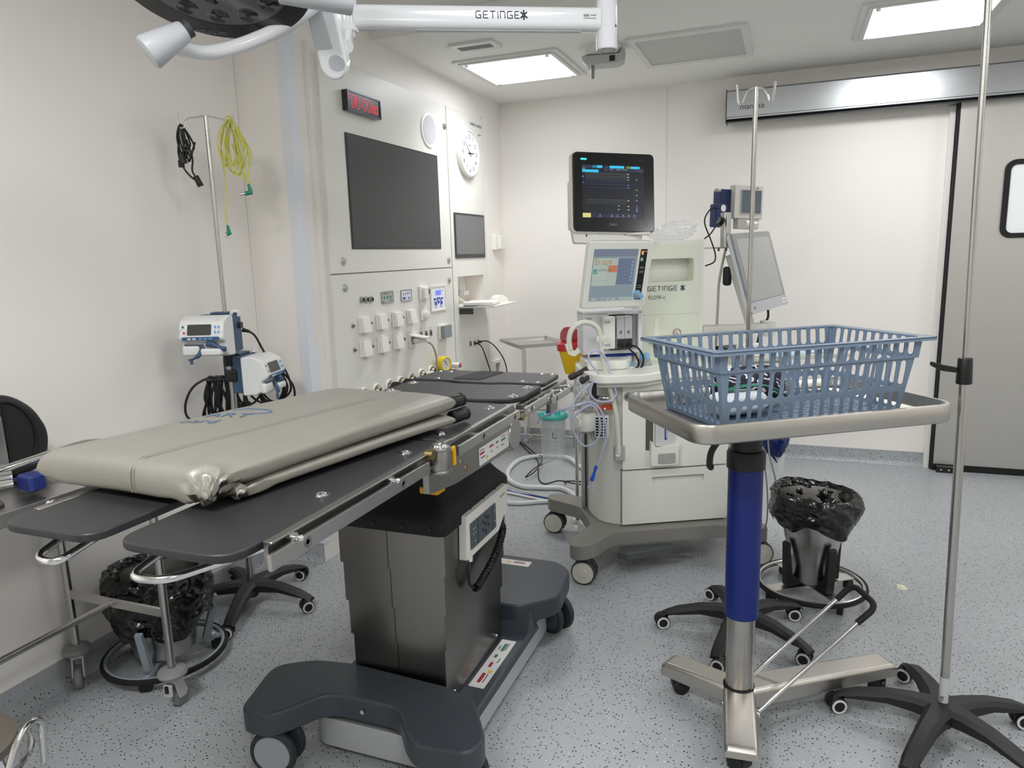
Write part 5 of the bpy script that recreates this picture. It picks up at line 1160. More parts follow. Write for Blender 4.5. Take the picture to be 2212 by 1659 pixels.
# drop of the paper scrap, blue bag behind the column
t = thing('paper_scrap', 'small crumpled cream paper scrap on the open floor', 'litter', (.513, 3.36, 0))
g = MB(); g.prism([(-.02, -.01), (.0, -.016), (.02, -.008), (.024, .006), (.004, .012), (-.016, .01)], .001, .012, top=[(-.018, .0), (.002, -.006), (.014, -.002), (.012, .008), (.0, .014), (-.02, .012)]); g.build('scrap', mat('cream_paper', 'e6e1c4', .8), t, smooth=False)
t = thing('blue_plastic_bag', 'crumpled navy plastic bag with a clear tip hanging beside the machine', 'plastic bag', (-.055, 3.60, .60))
def fb(u, v):
    a = 2*pi*u; w_ = [.05, .068, .072, .06, .045, .02, .002]; q = v*6; i = min(int(q), 5); r_ = w_[i]*(1-q+i)+w_[i+1]*(q-i)
    k = noise.voronoi(Vector((cos(a)*.9, sin(a)*.9, v*2.2))*2)[0]; c_ = (k[1]-k[0])
    return Vector((.03*v+r_*cos(a)*(.9+.35*c_), .02+r_*.55*sin(a)*(.9+.3*c_), .03-.17*v))
g = MB(); g.grid(fb, 60, 30, closed_u=True); g.build('bag_body', mat('navy_film', '17245c', .25, var=.15, coat=.4), t, ang=180)
g = MB(); g.prism([(.0, -.06), (.075, -.03), (.06, -.19), (.045, -.16)], -.002, .002, frame_m((0, 0, 0), (.95, .3, 0), (0, 0, 1))); g.build('clear_tip', mat('clear_film', 'eef2f2', .2, alpha=.35), t)
# ================================================================ ANAESTHESIA WORKSTATION
MO = Vector((-.62, 3.505, 0)); MT_ = Matrix.Translation(MO) @ Matrix.Rotation(R(28), 4, 'Z')
M_mw = mat('machine_white', 'e6e8df', .36, var=.01); M_mw2 = mat('machine_cream', 'e0e5d4', .36, var=.01); M_mbase = mat('machine_base', '85837d', .42); M_mgrey = mat('machine_grey', 'a6a8a4', .4)
t = thing('anaesthesia_machine', 'tall cream anaesthesia workstation on a grey wheeled base behind the trolley', 'anaesthesia machine', tuple(MO), 28)
AM = t
poly = [(-.455, -.395, .04), (-.385, -.375, .04), (-.27, -.255, .04), (.27, -.255, .05), (.39, -.35, .04), (.47, -.34, .05), (.475, -.27, .05), (.345, -.14, .04), (.345, .14, .04), (.475, .27, .05), (.46, .35, .04), (.38, .34, .04), (.27, .25, .04), (-.27, .25, .04), (-.40, .355, .04), (-.475, .35, .05), (-.49, .28, .04), (-.345, .12, .04), (-.345, -.13, .04), (-.49, -.30, .05), (-.495, -.37, .05)]
poly = [(x+(0 if abs(x) < .37 else 0), y, r) for x, y, r in poly]
g = MB(); g.prism(round_poly(poly, .04, 5), .125, .195, bev=.006, seg=2); g.build('base_frame', M_mbase, t)
for (x, y, a) in ((-.427, -.345, -12), (-.448, .291, -14), (.449, -.292, 10), (.449, .291, 30)):
    g = MB(); Mc = Matrix.Translation((x, y, 0)) @ Matrix.Rotation(R(a-28+12), 4, 'Z')
    g.cyl((x, y, .05), (x, y, .13), .02); g.box((0.0, 0.0, .085), (.05, .024, .07), M=Mc, bev=.008); g.prism([(-.05, .0+.006), (-.04, .006), (-.02, .06), (.02, .06), (.05, .02), (.055, .03), (.02, .1), (-.02, .1)], -.0035, .0035, Mc @ frame_m((0, 0, 0), (1, 0, 0), (0, 0, 1)), bev=.002); fk = g.build('caster_fork', mat('fork_dark', '55585a', .45), t)
    for s in (-1, 1):
        MW = Mc @ Matrix.Translation((0, 0, .0575)) @ frame_m((0, s*.023, 0), (1, 0, 0), (0, 0, 1)) @ Matrix.Rotation(0 if s < 0 else pi, 4, 'Y')
        g = MB(); g.lathe([(0, -.014), (.05, -.014), (.0565, -.009), (.0575, 0), (.0565, .009), (.052, .012), (.05, .009), (0, .009)], 40, MW); w_ = g.build('caster_wheel', M_tyre, t)
        g = MB(); g.lathe([(0, .009), (.051, .009), (.0495, .013), (.02, .0155), (.018, .018), (0, .018)], 40, MW); g.build('wheel_cover', mat('wheel_cover', 'cfcdc2', .4), w_)
g = MB(); g.prism([(-.26, -.31), (-.22, -.34), (-.02, -.31), (.07, -.29), (.0, -.25), (-.24, -.25)], .085, .12, bev=.005); g.build('brake_pedal', mat('pedal_grey', '4b4e50', .4), t)
# body
foot = round_poly([(-.21, -.178, .04), (.33, -.178, .03), (.33, .26, .03), (-.30, .26, .03), (-.315, .02, .10), (-.295, -.11, .12)], .05, 8)
g = MB(); g.prism(foot, .195, .90, bev=.003, seg=1); g.build('cabinet_body', M_mw, t)
def fpan(nm, x0, x1, z0, z1, m=M_mw, t_=.004, y=-.178, r=.004): 
    g = MB(); g.prism(rrect(x1-x0, z1-z0, r, 3, (x0+x1)/2, (z0+z1)/2), 0, t_, frame_m((0, y, 0), (1, 0, 0), (0, 0, 1)), bev=.0012); return g.build(nm, m, t)
d1 = MB(); FM = frame_m((0, -.178, 0), (1, 0, 0), (0, 0, 1))
d1.holed([(-.205, .205), (.318, .205), (.318, .472), (-.205, .472)], [rrect(.26, .036, .006, 3, .07, .418)], .0, .02, FM); dr = d1.build('drawer_front', M_mw, t, smooth=False)
g = MB(); g.prism(rrect(.256, .034, .006, 3, .07, .418), .0001, .0012, FM); g.build('drawer_grip', mat('grip_light', 'dcddd4', .5), dr)
g = MB(); g.span((-.21, -.1795, .474), (.322, -.1775, .4785)); g.span((-.2085, -.1795, .205), (-.206, -.1775, .474)); g.build('panel_joint', mat('joint_dark', '5c5e5b', .6), t)
g = MB(); g.prism(rrect(.523, .415, .004, 2, .0565, .687), 0, .02, FM, bev=.002); g.build('front_panel', M_mw, t)
FM = frame_m((0, -.198, 0), (1, 0, 0), (0, 0, 1))
# canister holder recess with absorber indicator
g = MB(); g.prism(rrect(.036, .26, .004, 3, -.075, .70), .0, .0012, FM); g.build('recess', mat('recess_dark', '55584f', .6), t)
g = MB(); g.prism(rrect(.10, .26, .008, 3, .0, .72), .0, .016, FM, bev=.004); cn = g.build('cassette', mat('cassette', 'c9cbca', .35), t)
g = MB(); g.prism(rrect(.011, .2, .005, 3, .0, .72), .016, .0175, FM); g.build('level_window', mat('deep_blue_window', '1c2c86', .15), cn)
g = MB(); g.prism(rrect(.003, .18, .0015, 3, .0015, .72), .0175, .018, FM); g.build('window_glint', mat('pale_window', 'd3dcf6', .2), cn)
g = MB(); g.prism(round_poly([(-.075, .50), (.058, .50), (.058, .575), (.07, .61), (.056, .6), (-.05, .585), (-.07, .62), (-.075, .61)], .01), .0, .035, FM, bev=.004); ch = g.build('cassette_holder', M_mw, t)
g = MB(); g.prism(rrect(.085, .05, .006, 3, .0, .535), .035, .039, FM, bev=.002); g.build('holder_button', M_mgrey, ch)
for z in (.685, .735):
    g = MB(); g.prism(rrect(.018, .042, .004, 3, .118, z-.02), .0, .0012, FM); g.build('flow_window', M_black, t)
g = MB(); g.lathe([(.017, 0), (.017, .003), (.021, .003), (.022, 0)], 32, frame_m((-.178, -.1985, .835), (1, 0, 0), (0, 0, 1))); g.build('button_ring', M_mgrey, t)
text('O2+', .017, M_ink, t, frame_m((-.193, -.1995, .829), (1, 0, 0), (0, 0, 1)))
# hose park clip
g = MB(); g.box((-.222, -.20, .565), (.05, .03, .07), bev=.006); hc = g.build('hose_clip', M_mgrey, t)
g = MB(); g.lathe([(0, 0), (.012, 0), (.012, .002), (0, .003)], 24, frame_m((-.232, -.2155, .565), (1, 0, 0), (0, 0, 1))); g.build('clip_badge', M_white, hc)
# worktop
wt = round_poly([(-.34, -.285, .05), (-.12, -.30, .06), (-.04, -.245, .05), (.345, -.215, .03), (.345, .27, .02), (-.31, .27, .05), (-.36, .15, .05), (-.385, -.12, .08)], .04, 6)
g = MB(); g.prism(wt, .915, .955, bev=.008, seg=3); g.build('worktop', M_mw, t)
g = MB(); g.prism([(p[0]*.93-.005, p[1]*.88) for p in wt], .895, .917); g.build('worktop_underside', M_mw, t)
g = MB(); g.prism(round_poly([(-.36, -.13), (-.17, -.15), (-.12, -.05), (-.14, .09), (-.35, .09)], .035), .955, 1.0, bev=.01, seg=3); ac = g.build('absorber_cover', M_mw, t)
g = MB(); g.prism(rrect(.10, .018, .006, 3, -.24, -.0), .9999, 1.001); g.prism(rrect(.05, .01, .003, 3, -.21, -.09), .9999, 1.001); g.build('cover_handle', M_mgrey, ac)
g = MB(); g.prism(round_poly([(-.19, -.10), (.04, -.09), (.05, -.02), (-.12, -.03)], .03), .955, .958); g.build('control_island', M_white, t)
M_kb2 = mat('sky_blue_knob', '7fb2dc', .35)
g = MB(); g.lathe([(0, .958), (.036, .958), (.038, .963), (.028, .972), (.028, .99), (0, .99)], 32, Matrix.Translation((-.055, -.055, 0))); kb = g.build('pressure_knob', mat('knob_grey', '9fa3a6', .35), t)
g = MB(); g.lathe([(0, .99), (.026, .99), (.025, 1.012), (.02, 1.016), (0, 1.016)], 32, Matrix.Translation((-.055, -.055, 0))); g.build('knob_cap', M_kb2, kb)
g = MB(); g.prism([(-.03, 0), (.03, 0), (.03, .012), (.0, .03), (-.02, .026), (-.03, .01)], -.008, .008, frame_m((-.14, -.07, .958), (.9, .3, 0), (0, 0, 1)), bev=.003); g.build('toggle_lever', M_kb2, t)
# tower
X0, X1, Y0, Y1, Z1 = -.055, .303, .12, .31, 1.552
g = MB(); TF = frame_m((0, Y0, 0), (1, 0, 0), (0, 0, 1))
g.holed([(X0, .955), (X1-.02, .955), (X1-.02, Z1-.02), (X0, Z1-.02)], [rrect(.30, .115, .014, 4, .10, 1.405)], 0, .008, TF); tf = g.build('tower_front', M_mw2, t, smooth=False)
g = MB(); g.span((X0, Y0+.075, .955), (X1, Y1, Z1-.02)); g.span((X0, Y0, .955), (X0+.003, Y0+.08, Z1-.02)); g.span((X1-.02, Y0-.008, .955), (X1, Y0+.08, Z1-.02), bev=.003); g.span((X0, Y0-.006, Z1-.042), (X1, Y1, Z1), bev=.006); g.build('tower_body', M_mw, t)
g = MB(); g.holed([(X0, 1.34), (X1-.02, 1.34), (X1-.02, 1.47), (X0, 1.47)], [rrect(.298, .113, .014, 4, .10, 1.405)], -.07, 0, TF); g.build('recess_shell', M_mw2, tf, smooth=False)
g = MB(); wordmark(g, 'GETINGE', .0215, frame_m((.012, Y0-.0085, 1.305), (1, 0, 0), (0, 0, 1))); g.build('brand_lettering', M_ink, t, smooth=False)
g = MB(); wordmark(g, '*', .021, frame_m((.182, Y0-.0085, 1.305), (1, 0, 0), (0, 0, 1)), w=.24); g.build('brand_star', M_ink, t, smooth=False)
text('FLOW-c', .029, mat('soft_ink', '474c50', .6), t, frame_m((.014, Y0-.0085, 1.262), (1, 0, 0), (0, 0, 1)), sx=.85)
text('Aux O', .016, M_ink, t, frame_m((.018, Y0-.0085, 1.035), (1, 0, 0), (0, 0, 1)))
g = MB(); g.span((.012, Y0-.009, 1.026), (.062, Y0-.008, 1.0275)); g.span((X0, Y0-.0085, 1.185), (X1-.02, Y0-.0078, 1.1862)); g.build('printed_line', mat('soft_line', 'a9ad9f', .6), t)
g = MB(); g.prism(rrect(.022, .13, .002, 2, .057, 1.10), .008, .011, TF); ft = g.build('flow_scale', mat('scale_cream', 'f1eee0', .4), t)
for k in range(5):
    g = MB(); g.prism(rrect(.008, .0012, .0004, 1, .055, 1.06+.022*k), .011, .0115, TF); g.build('scale_mark', mat('scale_red', 'b08a80', .5), ft)
GM = frame_m((.165, Y0-.008, 1.09), (1, 0, 0), (0, 0, 1))
g = MB(); g.lathe([(0, 0), (.021, 0), (.022, .005), (.02, .008), (.018, .006), (0, .006)], 32, GM); gg = g.build('pressure_gauge', M_mgrey, t)
g = MB(); g.lathe([(0, .006), (.018, .006), (0, .0065)], 28, GM); g.build('gauge_dial', mat('gauge_dial', 'dfe0d6', .4), gg)
for a0, a1, c in ((140, 220, 'a83a3a'), (60, 138, 'c9b845'), (0, 58, '3a4a6a')):
    g = MB(); g.tube([GM @ Vector((.0155*cos(R(a)), .0155*sin(R(a)), .0066)) for a in range(a0, a1+1, 10)], .0014, 5); g.build('dial_band', mat('mk_'+c, c, .5), gg)
g = MB(); g.box((.004, -.004, .0075), (.018, .0025, .001), M=GM @ Matrix.Rotation(-.8, 4, 'Z')); g.build('needle', M_black, gg)
g = MB(); g.lathe([(0, 0), (.016, 0), (.014, .012), (0, .014)], 24, frame_m((.057, Y0-.008, 1.0), (1, 0, 0), (0, 0, 1))); g.build('flow_knob', mat('clear_knob', 'cfd6cc', .2), t)
text('o', .014, mat('soft_ink', '474c50', .6), t, frame_m((.12, Y0-.0065, 1.522), (1, 0, 0), (0, 0, 1)))
# right side: rail, shelf and instrument arm
g = MB(); g.span((X1, .16, 1.38), (X1+.01, .2, 1.50)); g.span((X1, .15, 1.505), (X1+.20, .19, 1.512), bev=.001); sh = g.build('accessory_rail', M_alu, t)
for x in (.40, .44, .475):
    g = MB(); g.cyl((x, .165, 1.492), (x, .165, 1.505), .005); g.build('rail_screw', M_dark, sh)
g = MB(); g.span((X1, .10, 1.07), (X1+.36, .17, 1.118), bev=.01); g.cyl((X1+.36, .135, 1.05), (X1+.36, .135, 1.13), .04, bev=.004); g.build('monitor_arm', mat('arm_cream', 'cfcfc5', .4), t)
# writing shelf with papers on the far side
g = MB(); g.prism(round_poly([(.40, -.16), (.98, -.16), (1.0, .16), (.40, .2)], .04), .965, .985, bev=.004); g.span((X1, -.02, .93), (.7, .04, .965), bev=.004); g.build('side_shelf', mat('shelf_cream', 'cfcdc2', .4), t)

# monitors ----------------------------------------------------------
def rect_thing(name, label, cat, C, rx, ry, rz):
    o = thing(name, label, cat, C)
    m = Matrix.Rotation(R(rz), 4, 'Z') @ Matrix.Rotation(R(rx), 4, 'X') @ Matrix.Rotation(R(ry), 4, 'Y'); m.translation = C; o.matrix_world = m
    o.rotation_euler = m.to_euler(); o.location = C
    return o
FR = lambda y: frame_m((0, y, 0), (1, 0, 0), (0, 0, 1))     # local face plane, z out = -y
def glow(nm, c, e=1.0):
    m = mat('scr_'+c.strip('#')+str(e), c, .3, emit=e*.85)
    mx = [n for n in m.node_tree.nodes if n.type == 'MIX'][0]
    for k in ('A', 'B'): mx.inputs[k].default_value = (.012, .013, .015, 1)
    return m
M_bez = mat('monitor_black', '0c0d0f', .22, var=.02, coat=.2)
# patient monitor
t = rect_thing('patient_monitor', 'black fronted patient monitor with lit screen, topmost on the anaesthesia workstation', 'monitor', (-.791, 3.431, 1.78), -8.5, 2.2, 31.9)
PMW, PMH = .402, .371
g = MB(); g.prism(rrect(PMW, PMH, .022, 6), -.012, .0, FR(0), bev=.004, seg=2); g.build('front_glass', M_bez, t)
g = MB(); g.prism(rrect(PMW+.012, PMH+.012, .026, 6), -.055, -.012, FR(0), bev=.008, seg=3); g.box((-.02, .07, -.05), (.37, .06, .24), bev=.015, seg=3); g.prism(round_poly([(-.19, -.235), (.12, -.235), (.14, -.165), (-.2, -.165)], .012), -.07, -.03, FR(0), bev=.006); sb = g.build('rear_housing', M_white, t)
SW, SH, SX, SZ = .304, .245, -.004, .002
g = MB(); g.prism(rrect(SW, SH, .001, 1, SX, SZ), .0002, .0012, FR(0)); scn = g.build('display', glow('bg', '10141e', .8), t, smooth=False)
def px(x0, y0, x1, y1, c, e=1.0, nm='screen_graphic', z=.0013):
    # screen coordinates 0..1 from the top-left of the lit area
    xa, xb = SX-SW/2+SW*x0, SX-SW/2+SW*x1; za, zb = SZ+SH/2-SH*y0, SZ+SH/2-SH*y1
    g = MB(); g.quad(*[FR(0) @ Vector(p) for p in ((xa, zb, z), (xb, zb, z), (xb, za, z), (xa, za, z))]); return g.build(nm, glow('g', c, e), scn, smooth=False)
px(0, 0, .155, .05, '2b3350'); px(.165, .0, .245, .05, '2273a0'); px(.245, .0, .325, .05, '35c3f0'); px(.365, .015, .435, .05, '2b3350'); px(.445, .0, .68, .05, '35c3f0', z=.0014)
px(.715, .005, .79, .05, '7a7a2e'); px(.79, .005, .935, .05, '35c3f0'); px(0, .085, .265, .135, '35c3f0'); px(.35, .05, 1, .12, '222a42', .8)
px(0, .92, 1, 1.0, '20263c', .8); px(.0, .915, .13, 1.0, 'e3d989', .9, z=.0014)
for y, c in ((.145, '8a9098'), (.17, '9aa49a'), (.205, '9aa49a'), (.235, '8a9a90'), (.27, '7a8aa0'), (.31, '4860b0'), (.36, '5c6a90'), (.42, '46588c'), (.655, '8c8f80'), (.685, '77796e'), (.72, '77796e')):
    px(.055, y, .72, y+.0032, c, .8, 'trace')
for i in range(9): px(.165+.0*i, .06, .17, .07, '9aa8b8') if i == 0 else None
for y, c in ((.15, 'c8ccb8'), (.205, 'c8ccb8'), (.255, '58b0f0'), (.36, '6a70e8'), (.405, '6a70e8'), (.655, 'c8ccb8'), (.765, 'c8ccb8'), (.83, 'c8ccb8')): px(.73, y, .757, y+.018, c, .9, 'readout')
for y, c in ((.25, 'b8c0c0'), (.45, 'b8c0c0'), (.55, 'b8c0c0'), (.65, 'b8c0c0'), (.755, '8058c8'), (.79, '8058c8'), (.825, '78c0e8'), (.86, '78c0e8')): px(.87, y, .893, y+.016, c, .9, 'readout')
for x in (.0, .02, .035): px(x, .06, x+.012, .072, 'c8d4e8', .9, 'readout')
for x, w_ in ((.38, .015), (.455, .045), (.55, .08), (.655, .075)): px(x, .068, x+w_, .08, 'c8d0dc', .8, 'readout')
for x in (.27, .46, .55, .645, .735, .83): px(x, .935, x+.02, .955, 'aab8cc', .9, 'icon'); px(x-.015, .97, x+.035, .982, '9aa6ba', .9, 'icon')
for x, y in ((.57, .76), (.57, .83)): px(x, y, x+.025, y+.015, 'c8ccb8', .9, 'readout')
for y in (.205, .22, .33): px(0, y, .025, y+.014, '3c86e0', .9, 'readout')
for x in (.875, .91, .94, .97): px(x, .075, x+.012, .09, 'b0b8c8', .8, 'icon')
g = MB(); g.prism(rrect(.03, .008, .0035, 3, -.148, .152), .0002, .0014, FR(0)); g.build('status_lamp', glow('c', '38dcf0', 1.6), t)
text('PHILIPS', .0165, mat('bezel_letter', '7d7d78', .4), t, FR(0) @ Matrix.Translation((-.025, -.158, .0004)), sx=.78)
text('IntelliVue', .009, mat('bezel_letter2', '3c3d3e', .4), t, FR(0) @ Matrix.Translation((.125, .148, .0004)))
text('C4', .010, mat('bezel_letter', '7d7d78', .4), t, FR(0) @ Matrix.Translation((.155, -.158, .0004)))
g = MB(); g.prism(rrect(.006, .006, .003, 3, -.085, -.202), -.0295, -.0285, FR(0)); g.build('power_light', glow('p', '6cf090', 1.5), sb)
g = MB(); g.prism(rrect(.007, .011, .003, 3, -.13, -.2), -.0295, -.0285, FR(0)); g.build('lock_hole', M_black, sb)
g = MB(); g.prism(rrect(.07, .013, .001, 1, .09, -.19), -.0295, -.0288, FR(0)); g.build('rating_label', mat('label_grey', '9c9c9a', .5), sb)
text('MX750', .013, M_white, sb, FR(0) @ Matrix.Translation((.075, -.195, -.0287)))
# ventilator screen
t = rect_thing('ventilator_screen', 'white framed ventilator touch screen with orange text under the patient monitor', 'monitor', (-.716, 3.192, 1.40), 12.5, .9, 46)
VW, VH = .338, .302
g = MB(); g.prism(rrect(VW, VH, .012, 4), -.035, .0, FR(0), bev=.006, seg=3); g.box((0, .055, 0), (.2, .05, .18), bev=.01); g.build('frame', M_mw, t)
SW, SH, SX, SZ = .232, .235, -.028, .0
g = MB(); g.prism(rrect(SW, SH, .001, 1, SX, SZ), .0002, .0012, FR(0)); scn = g.build('display', glow('v', '8797a0', .8), t, smooth=False)
px(0, 0, 1, .14, '707a8a', .9, 'header_band', z=.0013); px(.02, .17, .37, .70, 'b3bfb3', .8, 'panel_area'); px(.35, .17, .57, .70, 'a9b6ad', .85, 'panel_area', z=.0014)
px(.57, .18, .95, .68, '68748c', .85, 'panel_area', z=.0014); px(.36, .31, .565, .44, 'bd7a58', .85, 'alert_area', z=.0016); px(.02, .30, .36, .304, '7d8a80', .8, 'divider', z=.0016); px(.02, .60, .36, .604, '7d8a80', .8, 'divider', z=.0016)
px(0, .93, 1, 1, 'a5b3b3', .8, 'footer_band', z=.0014)
for i in range(6): px(.59, .255+.068*i, .9, .258+.068*i, '3e4a68', .8, 'divider', z=.0016)
for i in range(6):
    g = MB(); x = SX-SW/2+SW*.90; z_ = SZ+SH/2-SH*(.245+.072*i); g.prism(rrect(.011, .011, .0055, 3, x, z_), .0016, .002, FR(0)); g.build('screen_button', glow('b', '8593b0', .9), scn)
text('En espe', .040, mat('orange_print', 'b5895a', .5, emit=.15), scn, FR(0) @ Matrix.Translation((SX-SW/2+.010, SZ+SH/2-.068, .0017)), ext=.0001, sx=.72)
text('CONTROL PRE', .014, mat('grey_print', '56646a', .5), scn, FR(0) @ Matrix.Translation((SX-SW/2+.032, SZ+SH/2-.098, .0017)), ext=.0001, sx=.72)
g = MB(); g.prism(rrect(.02, .022, .010, 4, SX-SW/2+.018, SZ+SH/2-.1), .0016, .0022, FR(0)); ck = g.build('check_symbol', glow('k', '2f8f86', .7), scn)
g = MB(); x = SX-SW/2+.018; z_ = SZ+SH/2-.1; g.tube([FR(.0) @ Vector((x-.005, z_, .0024)), FR(0) @ Vector((x-.001, z_-.004, .0024)), FR(0) @ Vector((x+.006, z_+.005, .0024))], .001, 5); g.build('check_tick', glow('w', 'f0f4f0', .9), scn)
for i, s_ in enumerate(('00', '21000', '12.0', '5.0', '3.00')): text(s_, .015, mat('dark_print', '2f3f48', .5), scn, FR(0) @ Matrix.Translation((SX-SW/2+.004+.034*i, SZ-SH/2+.004, .0017)), ext=.0001, sx=.7)
g = MB(); g.prism(rrect(.036, .232, .002, 2, .119, .0), .0002, .0012, FR(0)); st = g.build('side_strip', M_bez, t)
g = MB(); g.prism(rrect(.012, .018, .002, 2, .112, .10), .0012, .002, FR(0)); g.build('alarm_symbol', glow('a', 'e8a33a', .9), st)
g = MB(); g.prism(rrect(.012, .003, .001, 1, .129, .106), .0012, .002, FR(0)); g.build('alarm_bar', glow('a', 'e8a33a', .9), st)
g = MB(); g.prism(rrect(.014, .018, .007, 3, .112, .07), .0012, .002, FR(0)); g.build('green_symbol', glow('gs', '8fb88c', .7), st)
for z_ in (.035, .03, .015, .01, -.05, -.06):
    g = MB(); g.prism(rrect(.022, .0022, .001, 1, .119, z_), .0012, .0016, FR(0)); g.build('strip_print', M_grey, st)
KM = FR(0) @ Matrix.Translation((.112, -.092, 0))
g = MB(); g.lathe([(0, 0), (.021, 0), (.020, .006), (0, .007)], 32, KM); kn = g.build('rotary_knob', M_kb2, t)
g = MB(); g.lathe([(0, .006), (.011, .006), (.009, .03), (0, .03)], 24, KM); g.build('knob_stem', M_mgrey, kn)
g = MB(); g.lathe([(0, .03), (.0115, .03), (.0115, .038), (.009, .041), (0, .041)], 24, KM); g.build('knob_tip', M_kb2, kn)
# pole carrying both screens
t = thing('monitor_post', 'white monitor post rising from the worktop behind the ventilator screen', 'mounting post', (-.70, 3.46, .956))
g = MB(); g.cyl((0, .06, .0), (0, .06, .73), .026, bev=.004); g.box((-.01, .03, .63), (.16, .06, .012), bev=.003); g.build('post', M_white, t)
g = MB(); g.tube(smooth_path([(-.17, .0, .60), (-.18, -.01, .53), (-.14, -.02, .47), (-.06, -.02, .45)]), .006, 8); g.build('grey_cable', mat('cable_grey', '77797a', .5), t)
# module rack under the screen
t = thing('module_rack', 'white module rack with two grey measuring modules below the ventilator screen', 'module rack', tuple(MT_ @ Vector((-.203, -.024, 1.045))), 28)
g = MB(); g.span((-.15, -.0, -.02), (-.02, .13, .175), bev=.006); g.span((-.02, .09, -.02), (.14, .13, .175)); g.span((.125, .0, -.02), (.145, .13, .175), bev=.003); g.span((-.15, .0, .16), (.145, .13, .18), bev=.004); g.span((-.15, .0, -.03), (.145, .13, -.012), bev=.004); rk = g.build('rack_shell', mat('rack_white', 'dedfe2', .4), t)
g = MB(); g.span((-.06, -.045, .0), (.0, .08, .155), bev=.006); g.build('filler_module', M_white, t)
for k, x in enumerate((.024, .062)):
    g = MB(); g.span((x-.0185, -.05, .0), (x+.0185, .08, .155), bev=.002); m_ = g.build('module', mat('module_grey', 'b9babb', .4), t)
    g = MB(); g.span((x-.018, -.0515, .001), (x+.018, -.045, .048)); g.build('module_port_face', mat('port_dark', '2d3033', .4), m_)
    g = MB(); g.cyl((x, -.05, .022), (x, -.075, .018), .009, bev=.002); g.build('module_plug', M_black, m_)
    g = MB(); g.prism(rrect(.012, .016, .004, 3, x, .08), .0, .001, FR(-.0505)); g.build('module_mark', mat('mark_grey', '6c7074', .5), m_)
for (x, z) in ((-.12, .145), (-.04, .13), (-.04, .02)):
    g = MB(); g.prism(rrect(.03, .014, .006, 4, x, z), .0, .001, FR(-.0005 if x < -.1 else -.0457)); g.build('grip_slot', mat('slot_shade', 'b2b4b6', .5), rk)
for k, P in enumerate(([(.024, -.075, .018), (.05, -.11, .005), (.09, -.1, -.04), (.10, -.08, -.085), (.05, -.07, -.095), (-.02, -.06, -.07), (-.07, -.03, -.03)], [(.062, -.075, .018), (.09, -.105, .01), (.12, -.1, -.04), (.115, -.08, -.09), (.06, -.07, -.105), (-.01, -.06, -.085)])):
    g = MB(); g.tube(smooth_path(P), .0048, 8); g.build('module_cable', M_cable, t)
t = thing('blue_drape', 'folded royal blue cloth lying on the workstation top under the module rack', 'cloth', tuple(MT_ @ Vector((-.19, .03, 1.001))), 28)
g = MB(); g.prism(round_poly([(-.10, -.04), (.10, -.05), (.11, .07), (-.10, .07)], .01), .0, .010, bev=.002); g.prism(round_poly([(-.11, .03), (.10, .02), (.11, .05), (-.10, .06)], .01), .0, .013, bev=.003); g.build('cloth', mat('royal_cloth', '163a96', .7, bump=.4, bscale=80), t)
# clear plastic bag on top of the tower
M_film = mat('clear_plastic', 'f2f4f4', .12, alpha=.38, spec=.8, bump=.8, bscale=25)
def crumple_bag(name, label, C, sx, sy, sz, seed, m):
    t = thing(name, label, 'plastic bag', C, 28)
    def f(u, v):
        a = 2*pi*u; th = pi*v; d = Vector((cos(a)*sin(th), sin(a)*sin(th), cos(th)))
        k = noise.voronoi(d*2.4+Vector((seed, 0, 0)))[0]; k2 = noise.voronoi(d*5+Vector((seed, 2, 0)))[0]
        r_ = .88+.30*(k[1]-k[0])+.10*(k2[1]-k2[0])
        z = d.z*r_; 
        return Vector((d.x*r_*sx, d.y*r_*sy, max(0.001, (z*.5+.42)*sz*(1+.35*d.x))))
    g = MB(); g.grid(f, 70, 36, closed_u=True); g.build('bag_film', m, t, ang=180); return t
crumple_bag('clear_plastic_bag', 'crumpled clear plastic bag lying on top of the workstation tower', tuple(MT_ @ Vector((.165, .21, 1.553))), .125, .08, .10, 3, M_film)
# BIS monitor on the rail
t = rect_thing('depth_monitor', 'small beige monitor with navy back unit on the rail beside the workstation tower', 'monitor', (-.214, 4.05, 1.741), -1, 2, 43)
g = MB(); g.prism(rrect(.185, .172, .006, 3), -.045, 0, FR(0), bev=.005, seg=2); g.prism(rrect(.14, .055, .006, 3, .01, -.11), -.05, -.01, FR(0), bev=.004); g.build('front_case', mat('beige_case', 'c9c6bf', .45), t)
g = MB(); g.prism(rrect(.128, .118, .003, 2, .012, .0), .0002, .001, FR(0)); g.build('display', mat('bis_lcd', '5c6670', .25), t)
g = MB(); g.holed(rrect(.136, .126, .004, 2, .012, .0), [rrect(.126, .116, .003, 2, .012, 0)], .0002, .003, FR(0)); g.build('display_rim', mat('rim_beige', 'a9a7a1', .5), t)
text('BIS', .010, M_ink, t, FR(0) @ Matrix.Translation((.045, .068, .0004)))
g = MB(); g.box((-.115, .07, -.02), (.07, .075, .17), M=None, bev=.008); g.box((-.155, .05, -.07), (.07, .06, .12), bev=.008); bx = g.build('navy_unit', mat('navy_unit', '1b2b57', .45), t)
g = MB(); g.cyl((-.15, .05, .065-.01), (-.19, .03, .055), .010, bev=.002); g.build('grey_connector', M_grey, bx)
g = MB(); g.prism(rrect(.03, .035, .014, 4, -.148, -.035), 0, .001, FR(.0195)); g.build('white_label', M_white, bx)
g = MB(); g.prism(rrect(.035, .04, .003, 2, -.15, -.09), 0, .001, FR(.0193)); g.build('power_inlet', M_black, bx)
g = MB(); g.cyl((-.02, -.03, -.115), (.03, -.035, -.112), .012, .009, bev=.002); g.cyl((-.045, -.03, -.115), (-.02, -.03, -.115), .017, bev=.003); g.build('white_connector', M_white, t)
